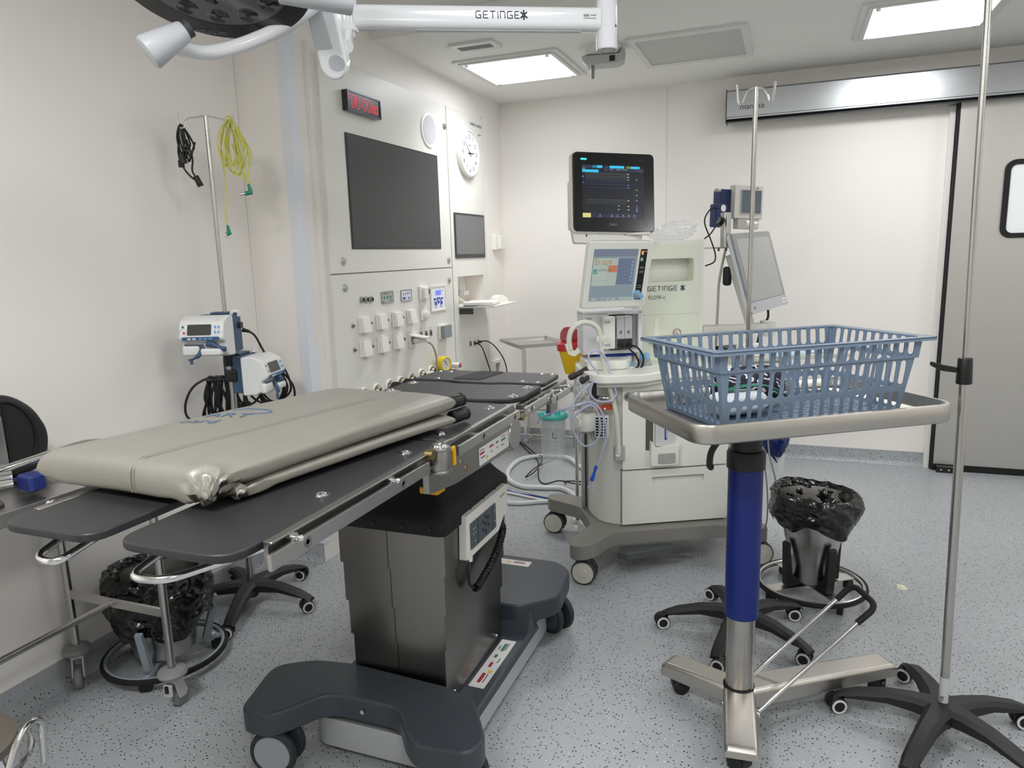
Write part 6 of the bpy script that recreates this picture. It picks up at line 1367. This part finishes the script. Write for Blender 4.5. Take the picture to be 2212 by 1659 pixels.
t = thing('equipment_pole', 'short ribbed aluminium pole carrying the navy unit of the small beige monitor', 'mounting pole', tuple(MT_ @ Vector((.435, .165, 1.513))), 28)
g = MB(); g.prism([(.026*cos(R(a))*(1 if (a//15) % 2 else .88), .026*sin(R(a))*(1 if (a//15) % 2 else .88)) for a in range(0, 360, 15)], 0, .17); g.build('ribbed_pole', M_alu, t)
g = MB(); g.cyl((-.02, -.03, .13), (-.06, -.05, .13), .006); g.lathe([(0, 0), (.02, 0), (.026, .006), (.02, .012), (.026, .018), (.02, .024), (0, .024)], 6, frame_m((-.06, -.05, .13), (0, 1, .2), (.5, 0, 1))); g.build('star_knob', M_black, t)
q = lambda x, y, z: MT_ @ Vector((x, y, z))
o0 = q(.40, .12, 1.62)
cord('monitor_cable', 'thin black cable looping between the navy unit and the workstation tower', 'cable', [[q(.37, .1, 1.70), q(.33, .1, 1.70), q(.30, .1, 1.66), q(.30, .1, 1.62), q(.33, .1, 1.55), q(.355, .1, 1.48), q(.35, .1, 1.44), q(.312, .12, 1.42)], [q(.40, .1, 1.65), q(.36, .1, 1.62), q(.33, .1, 1.58), q(.305, .12, 1.555)]], .0035, M_cable, o0, part='lead')
# tilted grey monitor
t = rect_thing('tilted_monitor', 'grey touch monitor tilted back on an arm beside the workstation, screen off', 'monitor', (-.14, 3.958, 1.387), -15.7, -2, 70.7)
g = MB(); g.prism(rrect(.50, .41, .018, 5), -.012, 0, FR(0), bev=.003); g.build('front_frame', mat('tm_frame', '8b8d8e', .35), t)
g = MB(); g.prism(rrect(.43, .32, .002, 1, .0, .015), .0002, .001, FR(0)); g.build('display', mat('tm_display', 'a4a5a1', .3, var=.01), t)
g = MB(); g.prism(rrect(.50, .055, .012, 4, 0, -.178), .0002, .002, FR(0)); ch = g.build('chin', mat('tm_chin', 'b3b4b7', .4), t)
g = MB(); g.prism(rrect(.05, .022, .002, 2, .205, -.178), .002, .003, FR(0)); st = g.build('sticker', M_white, ch)
text('TWIN', .012, M_ink, st, FR(0) @ Matrix.Translation((.185, -.183, .0031)))
g = MB(); g.prism(rrect(.018, .014, .002, 2, -.205, -.178), .002, .0025, FR(0)); g.build('chin_mark', mat('mark_grey', '6c7074', .5), ch)
g = MB(); g.prism(rrect(.498, .408, .02, 5), -.035, -.012, FR(0), bev=.008, seg=3); g.box((0, .075, -.02), (.1, .09, .14), bev=.01); g.build('rear_shell', mat('tm_back', 'c7cacd', .4), t)
t = thing('monitor_support', 'slim grey cream arm and cable standing behind the tilted grey monitor', 'support arm', (-.30, 3.98, 1.09))
g = MB(); g.tube([(.12, -.04, .0), (.0, .0, .38)], .014, 10, flat=1.6); g.build('arm_bar', mat('arm_cream', 'cfcfc5', .4), t)
g = MB(); g.tube(smooth_path([(-.02, 0, .42), (-.05, 0, .25), (-.055, 0, .1), (-.06, 0, -.1)]), .007, 8); g.build('cream_cable', mat('cream_cable', 'b9b5ab', .5), t)
g = MB(); g.box((-.01, -.0, .27), (.045, .04, .1), bev=.015, seg=3); g.build('black_joint', M_black, t)
g = MB(); g.tube(smooth_path([(.20, -.02, .1), (.2, -.02, .05), (.17, -.03, .0), (.15, -.03, -.1)]), .006, 8); g.build('black_cable', M_cable, t)
# papers on the shelf
for k, (x, y, a, c, lb) in enumerate([(.62, -.02, 20, 'bcd3de', 'pale blue printed sheet lying on the workstation side shelf seen over the basket'), (.80, .04, -12, 'bfd8e6', 'second pale blue sheet on the side shelf, farther from the tower')]):
    t = thing('paper_sheet', lb, 'paper', tuple(q(x, y, .986+.001*k)), 28+a)
    g = MB(); g.prism(rrect(.21, .29, .002, 1), 0, .0012); sh_ = g.build('sheet', mat('paper_'+c, c, .8), t, smooth=False)
    for i in range(9):
        g = MB(); g.span((-.085, .11-.022*i, .0013), (.085-.03*(i % 3), .113-.022*i, .0016)); g.build('print_line', mat('paper_ink', '5b6f7a', .7), sh_, smooth=False)
t = thing('clipboard_folder', 'dark folder lying on the workstation side shelf beside the pale blue sheets', 'folder', tuple(q(.47, .08, .986)), 40)
g = MB(); g.prism(rrect(.12, .2, .006), 0, .02, bev=.003); g.build('cover', M_black, t)
t = thing('white_cup_stack', 'small stack of white tissue boxes on the side shelf nearest the tower', 'box', tuple(q(.46, -.1, .986)), 20)
g = MB(); g.box((0, 0, .03), (.12, .07, .06), bev=.004); g.build('carton', M_white, t)

# breathing gear at the left side -----------------------------------
t = thing('absorber_canister', 'clear canister full of white granules on a cream holder at the workstation side', 'canister', tuple(q(-.375, -.16, .68)), 28)
def mat_gran():
    m = bpy.data.materials.new('granules'); m.use_nodes = True; nt = m.node_tree; N = nt.nodes; L = nt.links; b = N['Principled BSDF']
    tc = N.new('ShaderNodeTexCoord'); v = N.new('ShaderNodeTexVoronoi'); v.inputs['Scale'].default_value = 170; L.new(tc.outputs['Object'], v.inputs['Vector'])
    r = N.new('ShaderNodeValToRGB'); r.color_ramp.elements[0].color = (*lin('e2dfd6'), 1); r.color_ramp.elements[1].color = (*lin('8f8a80'), 1); r.color_ramp.elements[0].position = .25; r.color_ramp.elements[1].position = .6
    L.new(v.outputs['Distance'], r.inputs[0]); L.new(r.outputs[0], b.inputs['Base Color'])
    bp = N.new('ShaderNodeBump'); bp.inputs['Strength'].default_value = .8; bp.inputs['Distance'].default_value = .003; bp.invert = True; L.new(v.outputs['Distance'], bp.inputs['Height']); L.new(bp.outputs['Normal'], b.inputs['Normal']); return m
g = MB(); g.lathe([(0, .10), (.036, .10), (.05, .13), (.05, .19), (.042, .225), (.036, .228), (0, .228)], 40); gr = g.build('granule_fill', mat_gran(), t)
M_clear = mat('clear_shell', 'e9efee', .06, alpha=.28, spec=.8)
g = MB(); g.lathe([(.04, .09), (.054, .128), (.054, .192), (.045, .235), (.04, .25)], 40, cap=False); g.build('clear_shell', M_clear, t)
g = MB(); g.lathe([(0, .0), (.05, .0), (.056, .015), (.056, .065), (.05, .085), (0, .09)], 40); g.lathe([(0, 0), (.032, 0), (.03, .01), (0, .012)], 30, frame_m((-.05, -.03, .045), (.6, -.8, 0), (0, 0, 1))); g.build('holder', M_mw, t)
g = MB(); g.prism(round_poly([(-.04, .0), (.05, .0), (.05, -.05), (.03, -.055), (.02, -.02), (-.03, -.01)], .006), -.02, .02, frame_m((0, 0, 0), (1, 0, 0), (0, 0, 1)), bev=.003); g.box((-.055, .01, .2), (.03, .05, .035), bev=.006); g.build('bracket', M_mgrey, t)
t = thing('breathing_ports', 'pair of dark ribbed breathing ports projecting from the workstation side', 'hose port', tuple(q(-.36, -.15, .93)), 28)
for (a, b) in (((.02, .05, .035), (-.085, -.0, .0)), ((.02, -.03, .01), (-.045, -.05, -.01))):
    g = MB(); g.cyl(a, b, .014, bev=.002); A = Vector(a); B = Vector(b)
    for k in range(3): c_ = A.lerp(B, .75+.08*k); g.torus(c_, .0145, .0018, 20, 5, M=(B-A).to_track_quat('Z', 'Y').to_matrix().to_4x4())
    g.build('port', mat('port_brown', '3a3236', .4), t)
g = MB(); g.span((.0, -.06, -.10), (.03, .02, .01), bev=.004); g.build('port_block', M_black, t)
t = thing('gas_outlet_block', 'cream vent grille with chrome and orange outlets on the workstation side', 'outlet block', tuple(q(-.30, -.185, .70)), 28)
g = MB(); g.box((0, -.012, 0), (.065, .035, .105), bev=.006, M=rot(rz=-20)); vb = g.build('grille_body', M_mw, t)
for i in range(3):
    for j in range(7):
        g = MB(); g.box((-.02+.02*i, -.0302, -.04+.0135*j), (.014, .001, .0085), M=rot(rz=-20)); g.build('grille_opening', M_black, vb)
g = MB(); g.cyl((-.03, -.0, .135), (.02, -.03, .135), .012, bev=.002); g.cyl((.014, -.028, .135), (.024, -.032, .135), .015, bev=.002); g.build('chrome_outlet', M_chrome, t)
M_or = mat('orange_outlet', 'c7502a', .4)
g = MB(); g.cyl((-.03, -.01, .085), (.0, -.025, .085), .016, bev=.002); g.box((.03, -.01, .092), (.05, .006, .03), M=rot(rz=-5), bev=.002); g.build('orange_outlet', M_or, t)
g = MB(); g.cyl((-.0, -.025, .085), (.012, -.03, .085), .011, bev=.002); g.build('outlet_pin', M_chrome, t)
t = thing('side_mast', 'slim aluminium mast standing on the grey base at the workstation side', 'mast', tuple(q(-.325, .10, .196)), 28)
g = MB(); g.box((0, 0, .36), (.03, .03, .72), bev=.004); g.build('mast', M_alu, t)
g = MB(); g.box((.0045, -.0155, .36), (.009, .002, .70)); g.build('mast_groove', M_dark, t)
# hose hook and pale breathing hose
M_pale = mat('pale_plastic', 'd9dccd', .4)
t = thing('hose_hook', 'pale curved hose hook arching over the left end of the workstation top', 'hose holder', tuple(q(-.36, -.22, 1.10)), 28)
g = MB(); P = [(-.095, 0, -.03), (-.10, 0, .02), (-.085, 0, .065), (-.045, 0, .09), (.0, 0, .088), (.035, 0, .06), (.045, 0, .01)]
g.tube(smooth_path(P), .0175, 12, flat=.7); g.prism(round_poly([(-.12, -.0), (-.10, -.005), (-.09, -.03), (-.07, -.035), (-.06, -.02), (-.05, -.04), (-.075, -.06), (-.105, -.05), (-.115, -.02)], .004), -.012, .012, frame_m((0, 0, .0), (1, 0, 0), (0, 0, 1)), bev=.003); g.box((.05, 0, .015), (.055, .03, .028), bev=.005); g.build('hook_arc', M_pale, t)
t = thing('breathing_hose', 'pale corrugated hose running from the hook down to the grey clip', 'hose', tuple(q(-.33, -.225, 1.12)), 28)
Pz = smooth_path([(.005, 0, .0), (.015, 0, -.04), (.035, 0, -.15), (.07, .0, -.28), (.09, .005, -.38), (.098, .01, -.48), (.10, .01, -.55)], 24)
rr = [.0105+(.0014 if k % 2 else 0) for k in range(len(Pz))]
g = MB(); g.tube(Pz, rr, 12); g.build('corrugated_tube', mat('hose_pale', 'd2d5c8', .45), t)
# suction canister with green lid
cc_ = q(-.505, -.02, .475)
t = thing('suction_canister', 'clear suction canister with a turquoise lid hanging beside the workstation', 'suction canister', tuple(cc_), 28)
g = MB(); g.lathe([(0, 0), (.052, 0), (.056, .006), (.064, .24), (.062, .24), (.054, .008), (0, .003)], 44, cap=False); g.build('clear_jar', mat('jar_clear', 'e8eeee', .05, alpha=.22, spec=.9), t)
g = MB(); g.lathe([(.058, .236), (.07, .238), (.072, .252), (.066, .262), (.06, .256), (0, .252)], 44, cap=False); g.lathe([(0, .252), (.014, .252), (.014, .272), (0, .272)], 20, Matrix.Translation((.02, -.01, 0))); g.box((-.06, .0, .262), (.03, .02, .012), bev=.003); g.torus((0, 0, .246), .071, .003, 44, 6); g.build('lid', mat('turquoise_lid', '4fb9ad', .4), t)
def fl(u, v):
    a = 2*pi*u; k = noise.noise(Vector((cos(a)*2, sin(a)*2, v*4)))
    r_ = .054*(1-.75*v**2.2)*(1+.16*k+.06*sin(5*a)); return Vector((r_*cos(a)+.008*v, r_*sin(a), .235-.16*v))
g = MB(); g.grid(fl, 48, 20, closed_u=True); g.build('inner_liner', mat('liner_film', 'dfe5e6', .3, alpha=.35, bump=.5, bscale=60), t, ang=180)
g = MB()
for k in range(8): g.box((-.0, -.0585-.0008*k, .05+.02*k), (.014, .0008, .0012))
g.build('scale_marks', mat('scale_ink', '4c5558', .5), t)
g = MB(); g.box((-.012, -.062, .165), (.003, .001, .03), M=None); g.box((.0, -.0625, .15), (.012, .001, .003)); g.build('jar_mark', M_ink, t)
g = MB(); g.box((.09, .02, .25), (.05, .03, .03), bev=.006); g.box((.10, .02, .2), (.02, .02, .11), bev=.004); g.build('jar_bracket', M_clear, t)
g = MB(); g.cyl((-.02, -.02, .255), (-.03, -.03, .278), .009, .012); g.build('blue_inlet', mat('bright_blue', '1f62d0', .35), t)
# clear tubing
M_tub = mat('clear_tubing', 'c3c9e2', .18, alpha=.62, spec=.7)
o0 = q(-.40, -.23, .8)
t = cord('suction_tubing', 'translucent suction tubing looped over the workstation side down to the blue connector', 'tubing', [
    [q(-.59, -.07, .70), q(-.575, -.10, .735), q(-.53, -.20, .78), q(-.45, -.25, .815), q(-.375, -.25, .83), q(-.33, -.25, .80), q(-.30, -.25, .73), q(-.30, -.25, .65), q(-.325, -.25, .57), q(-.345, -.25, .52)],
    [q(-.335, -.24, .93), q(-.39, -.25, .90), q(-.44, -.25, .85), q(-.465, -.25, .79), q(-.46, -.25, .74), q(-.44, -.25, .67), q(-.40, -.25, .625), q(-.35, -.25, .64), q(-.325, -.25, .70), q(-.34, -.25, .79), q(-.38, -.25, .815), q(-.44, -.25, .775), q(-.46, -.25, .755)],
    [q(-.325, -.235, .955), q(-.36, -.24, 1.0), q(-.375, -.24, 1.04), q(-.35, -.24, 1.065), q(-.31, -.24, 1.05), q(-.285, -.24, 1.0), q(-.275, -.24, .955), q(-.26, -.25, .90), q(-.25, -.25, .86), q(-.28, -.25, .83), q(-.34, -.25, .835), q(-.37, -.25, .87), q(-.36, -.25, .92)]], .0052, M_tub, o0, part='tube')
g = MB(); g.cyl(q(-.345, -.25, .525)-o0, q(-.356, -.25, .49)-o0, .009, .006); g.cyl(q(-.356, -.25, .49)-o0, q(-.368, -.25, .455)-o0, .0085, .0105, bev=.002); g.build('blue_connector', mat('bright_blue', '1f62d0', .35), t)
g = MB(); g.tube([q(-.368, -.25, .455)-o0, q(-.385, -.25, .42)-o0], .005, 8); g.tube([q(-.37, -.25, .44)-o0, q(-.365, -.25, .42)-o0], .003, 6); g.ball(tuple(q(-.367, -.25, .41)-o0), .009, n=10); g.build('clear_tip', M_tub, t)
# sharps container
sc_ = q(-.345, .25, .885)
t = thing('sharps_container', 'yellow sharps container with an open red lid between workstation and back wall', 'sharps container', tuple(sc_), 20)
g = MB(); b_ = bmesh.new()
rs = [[b_.verts.new(Vector((x, y, z))) for x, y in rrect(w_, w_*.95, .012, 3)] for w_, z in ((.085, .0), (.15, .125), (.152, .128))]
for r1, r2 in zip(rs, rs[1:]):
    for i in range(len(r1)): b_.faces.new((r1[i], r1[(i+1) % len(r1)], r2[(i+1) % len(r1)], r2[i]))
b_.faces.new(list(reversed(rs[0]))); b_.faces.new(rs[-1]); bmesh.ops.recalc_face_normals(b_, faces=b_.faces); g.add(b_); g.build('yellow_body', mat('sharps_yellow', 'e0b418', .4), t)
M_sr = mat('sharps_red', 'b82a33', .35)
g = MB(); g.holed(rrect(.165, .155, .02, 4), [rrect(.085, .075, .035, 6, -.01, -.01)], .125, .16); g.build('red_rim', M_sr, t)
g = MB(); g.lathe([(0, .14), (.05, .14), (0, .139)], 24, Matrix.Translation((-.01, -.01, 0))); g.build('inner_yellow', mat('sharps_amber', 'e09a10', .4), t)
g = MB(); g.prism(round_poly([(-.055, .0), (.055, .0), (.05, .05), (.02, .075), (-.03, .075), (-.05, .05)], .02), -.006, .006, frame_m((-.01, .07, .16), (1, 0, 0), (0, .25, .95)), bev=.003); g.build('open_lid', mat('sharps_dark_red', '98202a', .35), t)
g = MB(); g.box((.0, .105, .10), (.05, .03, .1), bev=.004); g.build('holder_bracket', M_alu, t)
g = MB(); g.tube([(.0, .12, .1), (.12, .02, .07)], .008, 8); g.build('holder_arm', M_alu, t)
t = thing('sharps_support', 'slim steel support post under the yellow sharps container', 'support post', tuple(q(-.30, .40, .0)), 0)
g = MB(); g.cyl((0, 0, .02), (0, 0, 1.0), .01); g.cyl((0, 0, 0), (0, 0, .02), .05, .03); g.build('post', M_steel, t)
# small steel tray table at the back
t = thing('mayo_table', 'low steel tray table standing by the back wall under the corner outlet', 'tray table', (-1.75, 4.95, 0))
t['label'] = 'small square steel tray table standing at the back wall beside the console wall'
g = MB(); MR = Matrix.Rotation(R(40), 4, 'Z'); b_ = bmesh.new()
rs = [[b_.verts.new(MR @ Vector((x, y, z))) for x, y in rrect(w_, h_, .012, 3)] for w_, h_, z in ((.36, .44, .855), (.38, .46, .857), (.385, .465, .880), (.372, .452, .880), (.365, .445, .862))]
for r1, r2 in zip(rs, rs[1:]):
    for i in range(len(r1)): b_.faces.new((r1[i], r1[(i+1) % len(r1)], r2[(i+1) % len(r1)], r2[i]))
b_.faces.new(list(reversed(rs[0]))); b_.faces.new(rs[-1]); bmesh.ops.recalc_face_normals(b_, faces=b_.faces); g.add(b_); g.build('tray', M_steel, t, smooth=False)
g = MB(); g.tube(bent([MR @ Vector(p) for p in ((-.15, -.2, .845), (-.15, .2, .845), (.15, .2, .845), (.15, -.2, .845))], .04), .009, 8, closed=False); g.build('tray_frame', M_chrome, t)
g = MB(); g.box((-.12, .12, .46), (.028, .028, .78), bev=.003); g.build('post', M_chrome, t)
g = MB(); g.tube(bent([(-.30, .25, .30), (.25, .30, .30), (.28, .05, .30)], .06), .01, 8); g.build('side_brace', M_steel, t)
for (x, y) in ((-.30, .27), (-.18, .35), (.22, .30)):
    g = MB(); g.cyl((x, y, .0), (x, y, .30), .012); g.build('leg', M_steel, t)
g = MB(); g.cyl((-.30, .27, .08), (.22, .30, .08), .009); g.cyl((-.12, .12, .08), (-.12, .3, .08), .01); g.build('foot_bar', M_steel, t)

# floor cables ------------------------------------------------------
def floor_cord(name, label, pts, r, m, rib=0, extra=None):
    o0 = Vector((pts[0][0], pts[0][1], 0)); t = thing(name, label, 'cable' if r < .01 else 'hose', tuple(o0))
    P = smooth_path([Vector(p)-o0 for p in pts], 10)
    g = MB(); g.tube(P, r, 10 if r > .01 else 7); g.build('run', m, t); return t
z = .017
floor_cord('scavenging_hose', 'thick white hose making a wide loop on the floor beside the workstation', [(-1.02, 3.95, z), (-1.15, 4.25, z), (-1.20, 4.55, z), (-1.35, 4.72, z), (-1.47, 4.86, z+.01), (-1.66, 4.90, z), (-1.80, 4.78, z), (-1.80, 4.52, z), (-1.72, 4.30, z), (-1.58, 4.18, z), (-1.44, 4.19, z), (-1.30, 4.2, z), (-1.12, 4.0, z), (-1.0, 3.9, z)], .0165, mat('hose_white', 'd9dcdd', .3, alpha=.85), )
floor_cord('white_hose', 'white hose lying lowest on the floor between the surgical table and the workstation', [(-1.20, 3.98, .014), (-1.35, 3.95, .014), (-1.52, 3.87, .014), (-1.70, 3.93, .014), (-1.90, 4.12, .014), (-2.0, 4.4, .014)], .014, mat('hose_white', 'd9dcdd', .3, alpha=.85))
floor_cord('blue_hose', 'blue gas hose crossing the floor below the white loop', [(-1.25, 4.02, .008), (-1.42, 4.04, .008), (-1.62, 4.08, .008), (-1.78, 4.2, .008), (-1.92, 4.42, .008), (-2.02, 4.7, .008)], .0075, mat('blue_rubber', '2a57a8', .4))
floor_cord('white_cable', 'white power cable strapped next to the blue hose on the floor', [(-1.22, 3.96, .008), (-1.42, 4.0, .009), (-1.64, 4.05, .012), (-1.84, 4.06, .01), (-1.98, 4.02, .008), (-2.05, 3.98, .008)], .0085, mat('white_rubber', 'dcd8cf', .5))
floor_cord('thin_white_cable', 'thin cream cable crossing the white power cable on the floor', [(-1.22, 3.99, .022), (-1.42, 4.03, .022), (-1.60, 4.1, .022), (-1.75, 4.24, .006), (-1.95, 4.3, .006)], .0035, mat('cream_rubber', 'c2b9a8', .5))
floor_cord('floor_cable', 'thin black cable running from the wall and kinking on the floor by the suction canister', [(-2.06, 5.34, .006), (-1.88, 5.08, .006), (-1.69, 4.81, .006), (-1.62, 4.62, .006), (-1.53, 4.38, .006), (-1.46, 4.30, .006), (-1.36, 4.30, .036), (-1.25, 4.27, .036), (-1.18, 4.31, .02), (-1.20, 4.40, .006), (-1.29, 4.41, .006), (-1.34, 4.34, .02), (-1.30, 4.25, .036)], .0042, M_cable)
floor_cord('floor_cable', 'second thin black cable with an upright loop on the floor beneath the white hose', [(-2.09, 5.36, .006), (-1.92, 5.18, .006), (-1.76, 4.97, .006), (-1.64, 4.78, .04), (-1.59, 4.55, .04), (-1.58, 4.40, .04), (-1.62, 4.36, .02), (-1.58, 4.48, .06), (-1.50, 4.62, .08)], .0042, M_cable)
t = thing('machine_cord', 'thin grey cord hanging between the workstation and the steel bucket', 'cable', (-.06, 3.42, .40))
g = MB(); g.tube(smooth_path([(-.01, .1, .25), (.0, .05, .15), (.03, .0, .05), (.055, -.02, -.06)]), .004, 7); g.tube(smooth_path([(-.02, .06, .1), (.0, .03, -.05), (.0, .0, -.18), (-.03, -.02, -.25)]), .0035, 7); g.build('cord_run', mat('cable_grey', '77797a', .5), t)
# ================================================================ CEILING BOOM WITH SURGICAL LIGHT
M_gloss = mat('gloss_white', 'e2e4e6', .16, coat=.5, var=.01); M_lg = mat('boom_grey', 'b9bdc1', .35)
rt = Vector((cos(R(21.3)), sin(R(21.3)), 0))
L0 = Vector((-1.362, 2.125, 2.268)); R0 = Vector((-.620, 2.585, 2.285)); OB = R0.copy(); OB.z = 2.74
t = thing('surgical_light', 'white ceiling boom with long horizontal arm, elbow arm and dark faced surgical lamp', 'surgical light', tuple(OB)); SL_ = t
def w(p): return Vector(p)-OB
ax = (R0-L0).normalized(); up = Vector((0, 0, 1)); nn = ax.cross(up).normalized()      # towards camera side
g = MB(); g.lathe([(0, -.55), (.034, -.55), (.0365, -.545), (.0365, -.03), (.09, -.03), (.11, -.015), (.11, 0), (0, 0)], 44); g.build('ceiling_tube', M_gloss, t)
g = MB(); g.lathe([(0, -.5515), (.033, -.5515), (.033, -.549), (0, -.549)], 40); g.build('tube_end_cap', M_lg, t)
for a in (20, 140, 260):
    g = MB(); g.cyl((.026*cos(R(a)), .026*sin(R(a)), -.5525), (.026*cos(R(a)), .026*sin(R(a)), -.551), .003); g.build('cap_screw', M_dark, t)
for zz in (-.36, -.48):
    g = MB(); d = Vector((cos(R(-20)), sin(R(-20)), 0)); g.cyl(d*.030+Vector((0, 0, zz)), d*.0372+Vector((0, 0, zz)), .0045); g.build('tube_screw', M_dark, t)
AMx = frame_m(w(L0), ax, up)
Larm = (R0-L0).length
g = MB(); sec = rrect(.075, .062, .024, 6)
g.prism(sec, .02, Larm-.03, frame_m(w(L0), up, nn) @ Matrix.Identity(4) if False else Matrix((( up.x, nn.x, ax.x, 0), (up.y, nn.y, ax.y, 0), (up.z, nn.z, ax.z, 0), (0, 0, 0, 1))).to_4x4()) 
arm_o = g.build('horizontal_arm', M_gloss, t); arm_o.location = w(L0)
g = MB(); g.span((.22, -.039, -.012), (.78, -.0365, .012)); st = g.build('cable_duct_strip', M_lg, t, M=Matrix((( ax.x, up.x, nn.x, 0), (ax.y, up.y, nn.y, 0), (ax.z, up.z, nn.z, 0), (0, 0, 0, 1)))); st.location = w(L0)
lm = frame_m(w(L0)+nn*.0312, ax, up)
# the visible face of the arm looks towards the camera
if nn.dot(-L0+Vector((0, 0, 1.5))) < 0: lm = frame_m(w(L0)-nn*.0312, ax, up); raise_face = -1
g = MB(); wordmark(g, 'GETINGE', .0205, lm @ Matrix.Translation((.415, -.006, 0)), w=.14); g.build('brand_lettering', M_ink, t, smooth=False)
g = MB(); wordmark(g, '*', .0205, lm @ Matrix.Translation((.565, -.006, 0)), w=.26); g.build('brand_star', M_ink, t, smooth=False)
g = MB(); g.span((.78, -.006, 0), (.828, .012, .0006), lm); rl = g.build('rating_sticker', mat('label_white', 'd9d9d6', .4), t)
for k in range(9):
    g = MB(); g.span((.782+.0022*k, .001, .0006), (.7832+.0022*k, .009, .001), lm); g.build('bar_mark', M_dark, rl)
g = MB(); g.span((.806, .005, .0006), (.826, .007, .001), lm); g.span((.782, -.004, .0006), (.825, -.0025, .001), lm); g.build('print_line', M_dark, rl)
# left joint
j = w(L0)
g = MB(); g.cyl(j+up*-.045, j+up*.055, .034, n=36, bev=.006); g.cyl(j+up*-.062, j+up*-.045, .024, n=28); g.build('arm_joint', M_gloss, t)
# elbow arm hanging from the joint and rising towards the lamp
E0 = Vector((-1.272, 1.906, 2.075)); U0 = Vector((-1.245, 1.80, 2.275))
dirv = (U0-E0).normalized(); side = rt-dirv*rt.dot(dirv); side.normalize(); n3 = side.cross(dirv).normalized()
Mx = Matrix(((side.x, dirv.x, n3.x, 0), (side.y, dirv.y, n3.y, 0), (side.z, dirv.z, n3.z, 0), (0, 0, 0, 1))); Mx.translation = w(E0)
bar = [(.040*cos(R(a)), .045*sin(R(a))) for a in range(180, 361, 12)]+[(.040, .30), (-.040, .30)]
g = MB(); g.prism(bar, -.032, .032, Mx, bev=.010, seg=3); eb = g.build('elbow_arm', M_gloss, t)
g = MB(); g.lathe([(0, 0), (.024, 0), (.022, .002), (0, .0025)], 32, Mx @ Matrix.Translation((.012, .004, .0315))); g.build('elbow_cap', M_lg, eb)
g = MB(); g.prism([(-.042, .04), (.012, .04), (-.008, .30), (-.042, .30)], -.0325, .033, Mx, bev=.004); g.build('arm_side_cover', M_lg, eb)
g = MB(); g.cyl(w(L0)+up*-.05, w(Vector((-1.245, 1.93, 2.12))), .02, n=24); g.build('link_spindle', M_gloss, t)
A = Vector((-1.188, 1.629, 2.169)); B = Vector((-1.083, 1.722, 2.158)); A = A-(B-A)*.3
g = MB(); g.cyl(w(A), w(B), .034, n=36, bev=.006); g.build('yoke_pivot', M_lg, t)
YT = [(-1.470, 1.465, 2.052), (-1.482, 1.50, 2.047), (-1.484, 1.545, 2.049), (-1.462, 1.604, 2.052), (-1.408, 1.668, 2.079), (-1.33, 1.729, 2.124), (-1.273, 1.758, 2.162), (-1.227, 1.784, 2.203), (-1.193, 1.80, 2.26)]
g = MB(); g.tube(smooth_path([w(p) for p in YT]), .0195, 14); g.build('yoke_tube', M_gloss, t)
g = MB(); a_ = w((-1.413, 1.478, 2.068)); b_ = w((-1.474, 1.410, 2.006)); g.cyl(a_, b_, .026, .041, 32, bev=.008); g.build('sterile_grip', M_lg, t)
g = MB(); g.cyl(a_-(b_-a_)*.12, a_+(b_-a_)*.05, .022); g.build('grip_collar', M_dark, t)
CL = Vector((-1.352, 1.515, 2.193)); s_ = sin(R(21)); c_ = cos(R(21)); n = Vector((.666*s_, -.746*s_, -c_)); fx = rt.copy(); fy = n.cross(fx)
FMx = frame_m(w(CL), fx, fy)
hd = MB(); hd.lathe([(.236, -.004), (.243, -.008), (.243, -.022), (.22, -.045), (.15, -.065), (0, -.07)], 72, FMx); hd.build('lamp_housing', M_gloss, t)
g = MB(); g.lathe([(.182, .0), (.238, -.001), (.240, -.006), (.182, -.006)], 72, FMx, cap=False); rim_ = g.build('lamp_rim', mat('rim_black', '101216', .22, coat=.3), t)
g = MB(); g.lathe([(0, -.012), (.184, -.012), (.184, -.001), (0, -.001)], 72, FMx); fg = g.build('lamp_glass', mat('lamp_face', '55575a', .2, coat=.4, var=.05), t)
pts = [(0, 0)]+[(.075*cos(R(60*k+10)), .075*sin(R(60*k+10))) for k in range(6)]+[(.15*cos(R(30*k+15)), .15*sin(R(30*k+15))) for k in range(12)]
for (x, y) in pts:
    g = MB()
    g.lathe([(0, 0), (.006, .0), (.007, .0016), (.011, .0004), (.013, .0018), (.017, .0004), (.019, .002), (.023, .0004), (.025, .0022), (.028, .0)], 28, FMx @ Matrix.Translation((x, y, -.001)))
    g.build('lens', mat('lens_dark', '1c1d20', .12, coat=.8), fg)
g = MB(); wordmark(g, 'GETINGE', .011, FMx @ Matrix.Translation((-.045, -.208, .0005)) @ Matrix.Rotation(R(180-12), 4, 'Z') @ Matrix.Diagonal((1, 1, .3, 1))); g.build('rim_lettering', mat('rim_letter', '8e9196', .5), rim_, smooth=False)
g = MB(); wordmark(g, '*', .011, FMx @ Matrix.Translation((-.137, -.184, .0005)) @ Matrix.Rotation(R(150), 4, 'Z') @ Matrix.Diagonal((1, 1, .3, 1)), w=.2); g.build('rim_star', mat('rim_letter', '8e9196', .5), rim_, smooth=False)
g = MB(); g.lathe([(0, 0), (.12, 0), (.13, -.02), (.05, -.05), (0, -.05)], 40, Matrix.Translation((0, 0, .0))); g.build('ceiling_cover', M_gloss, t)
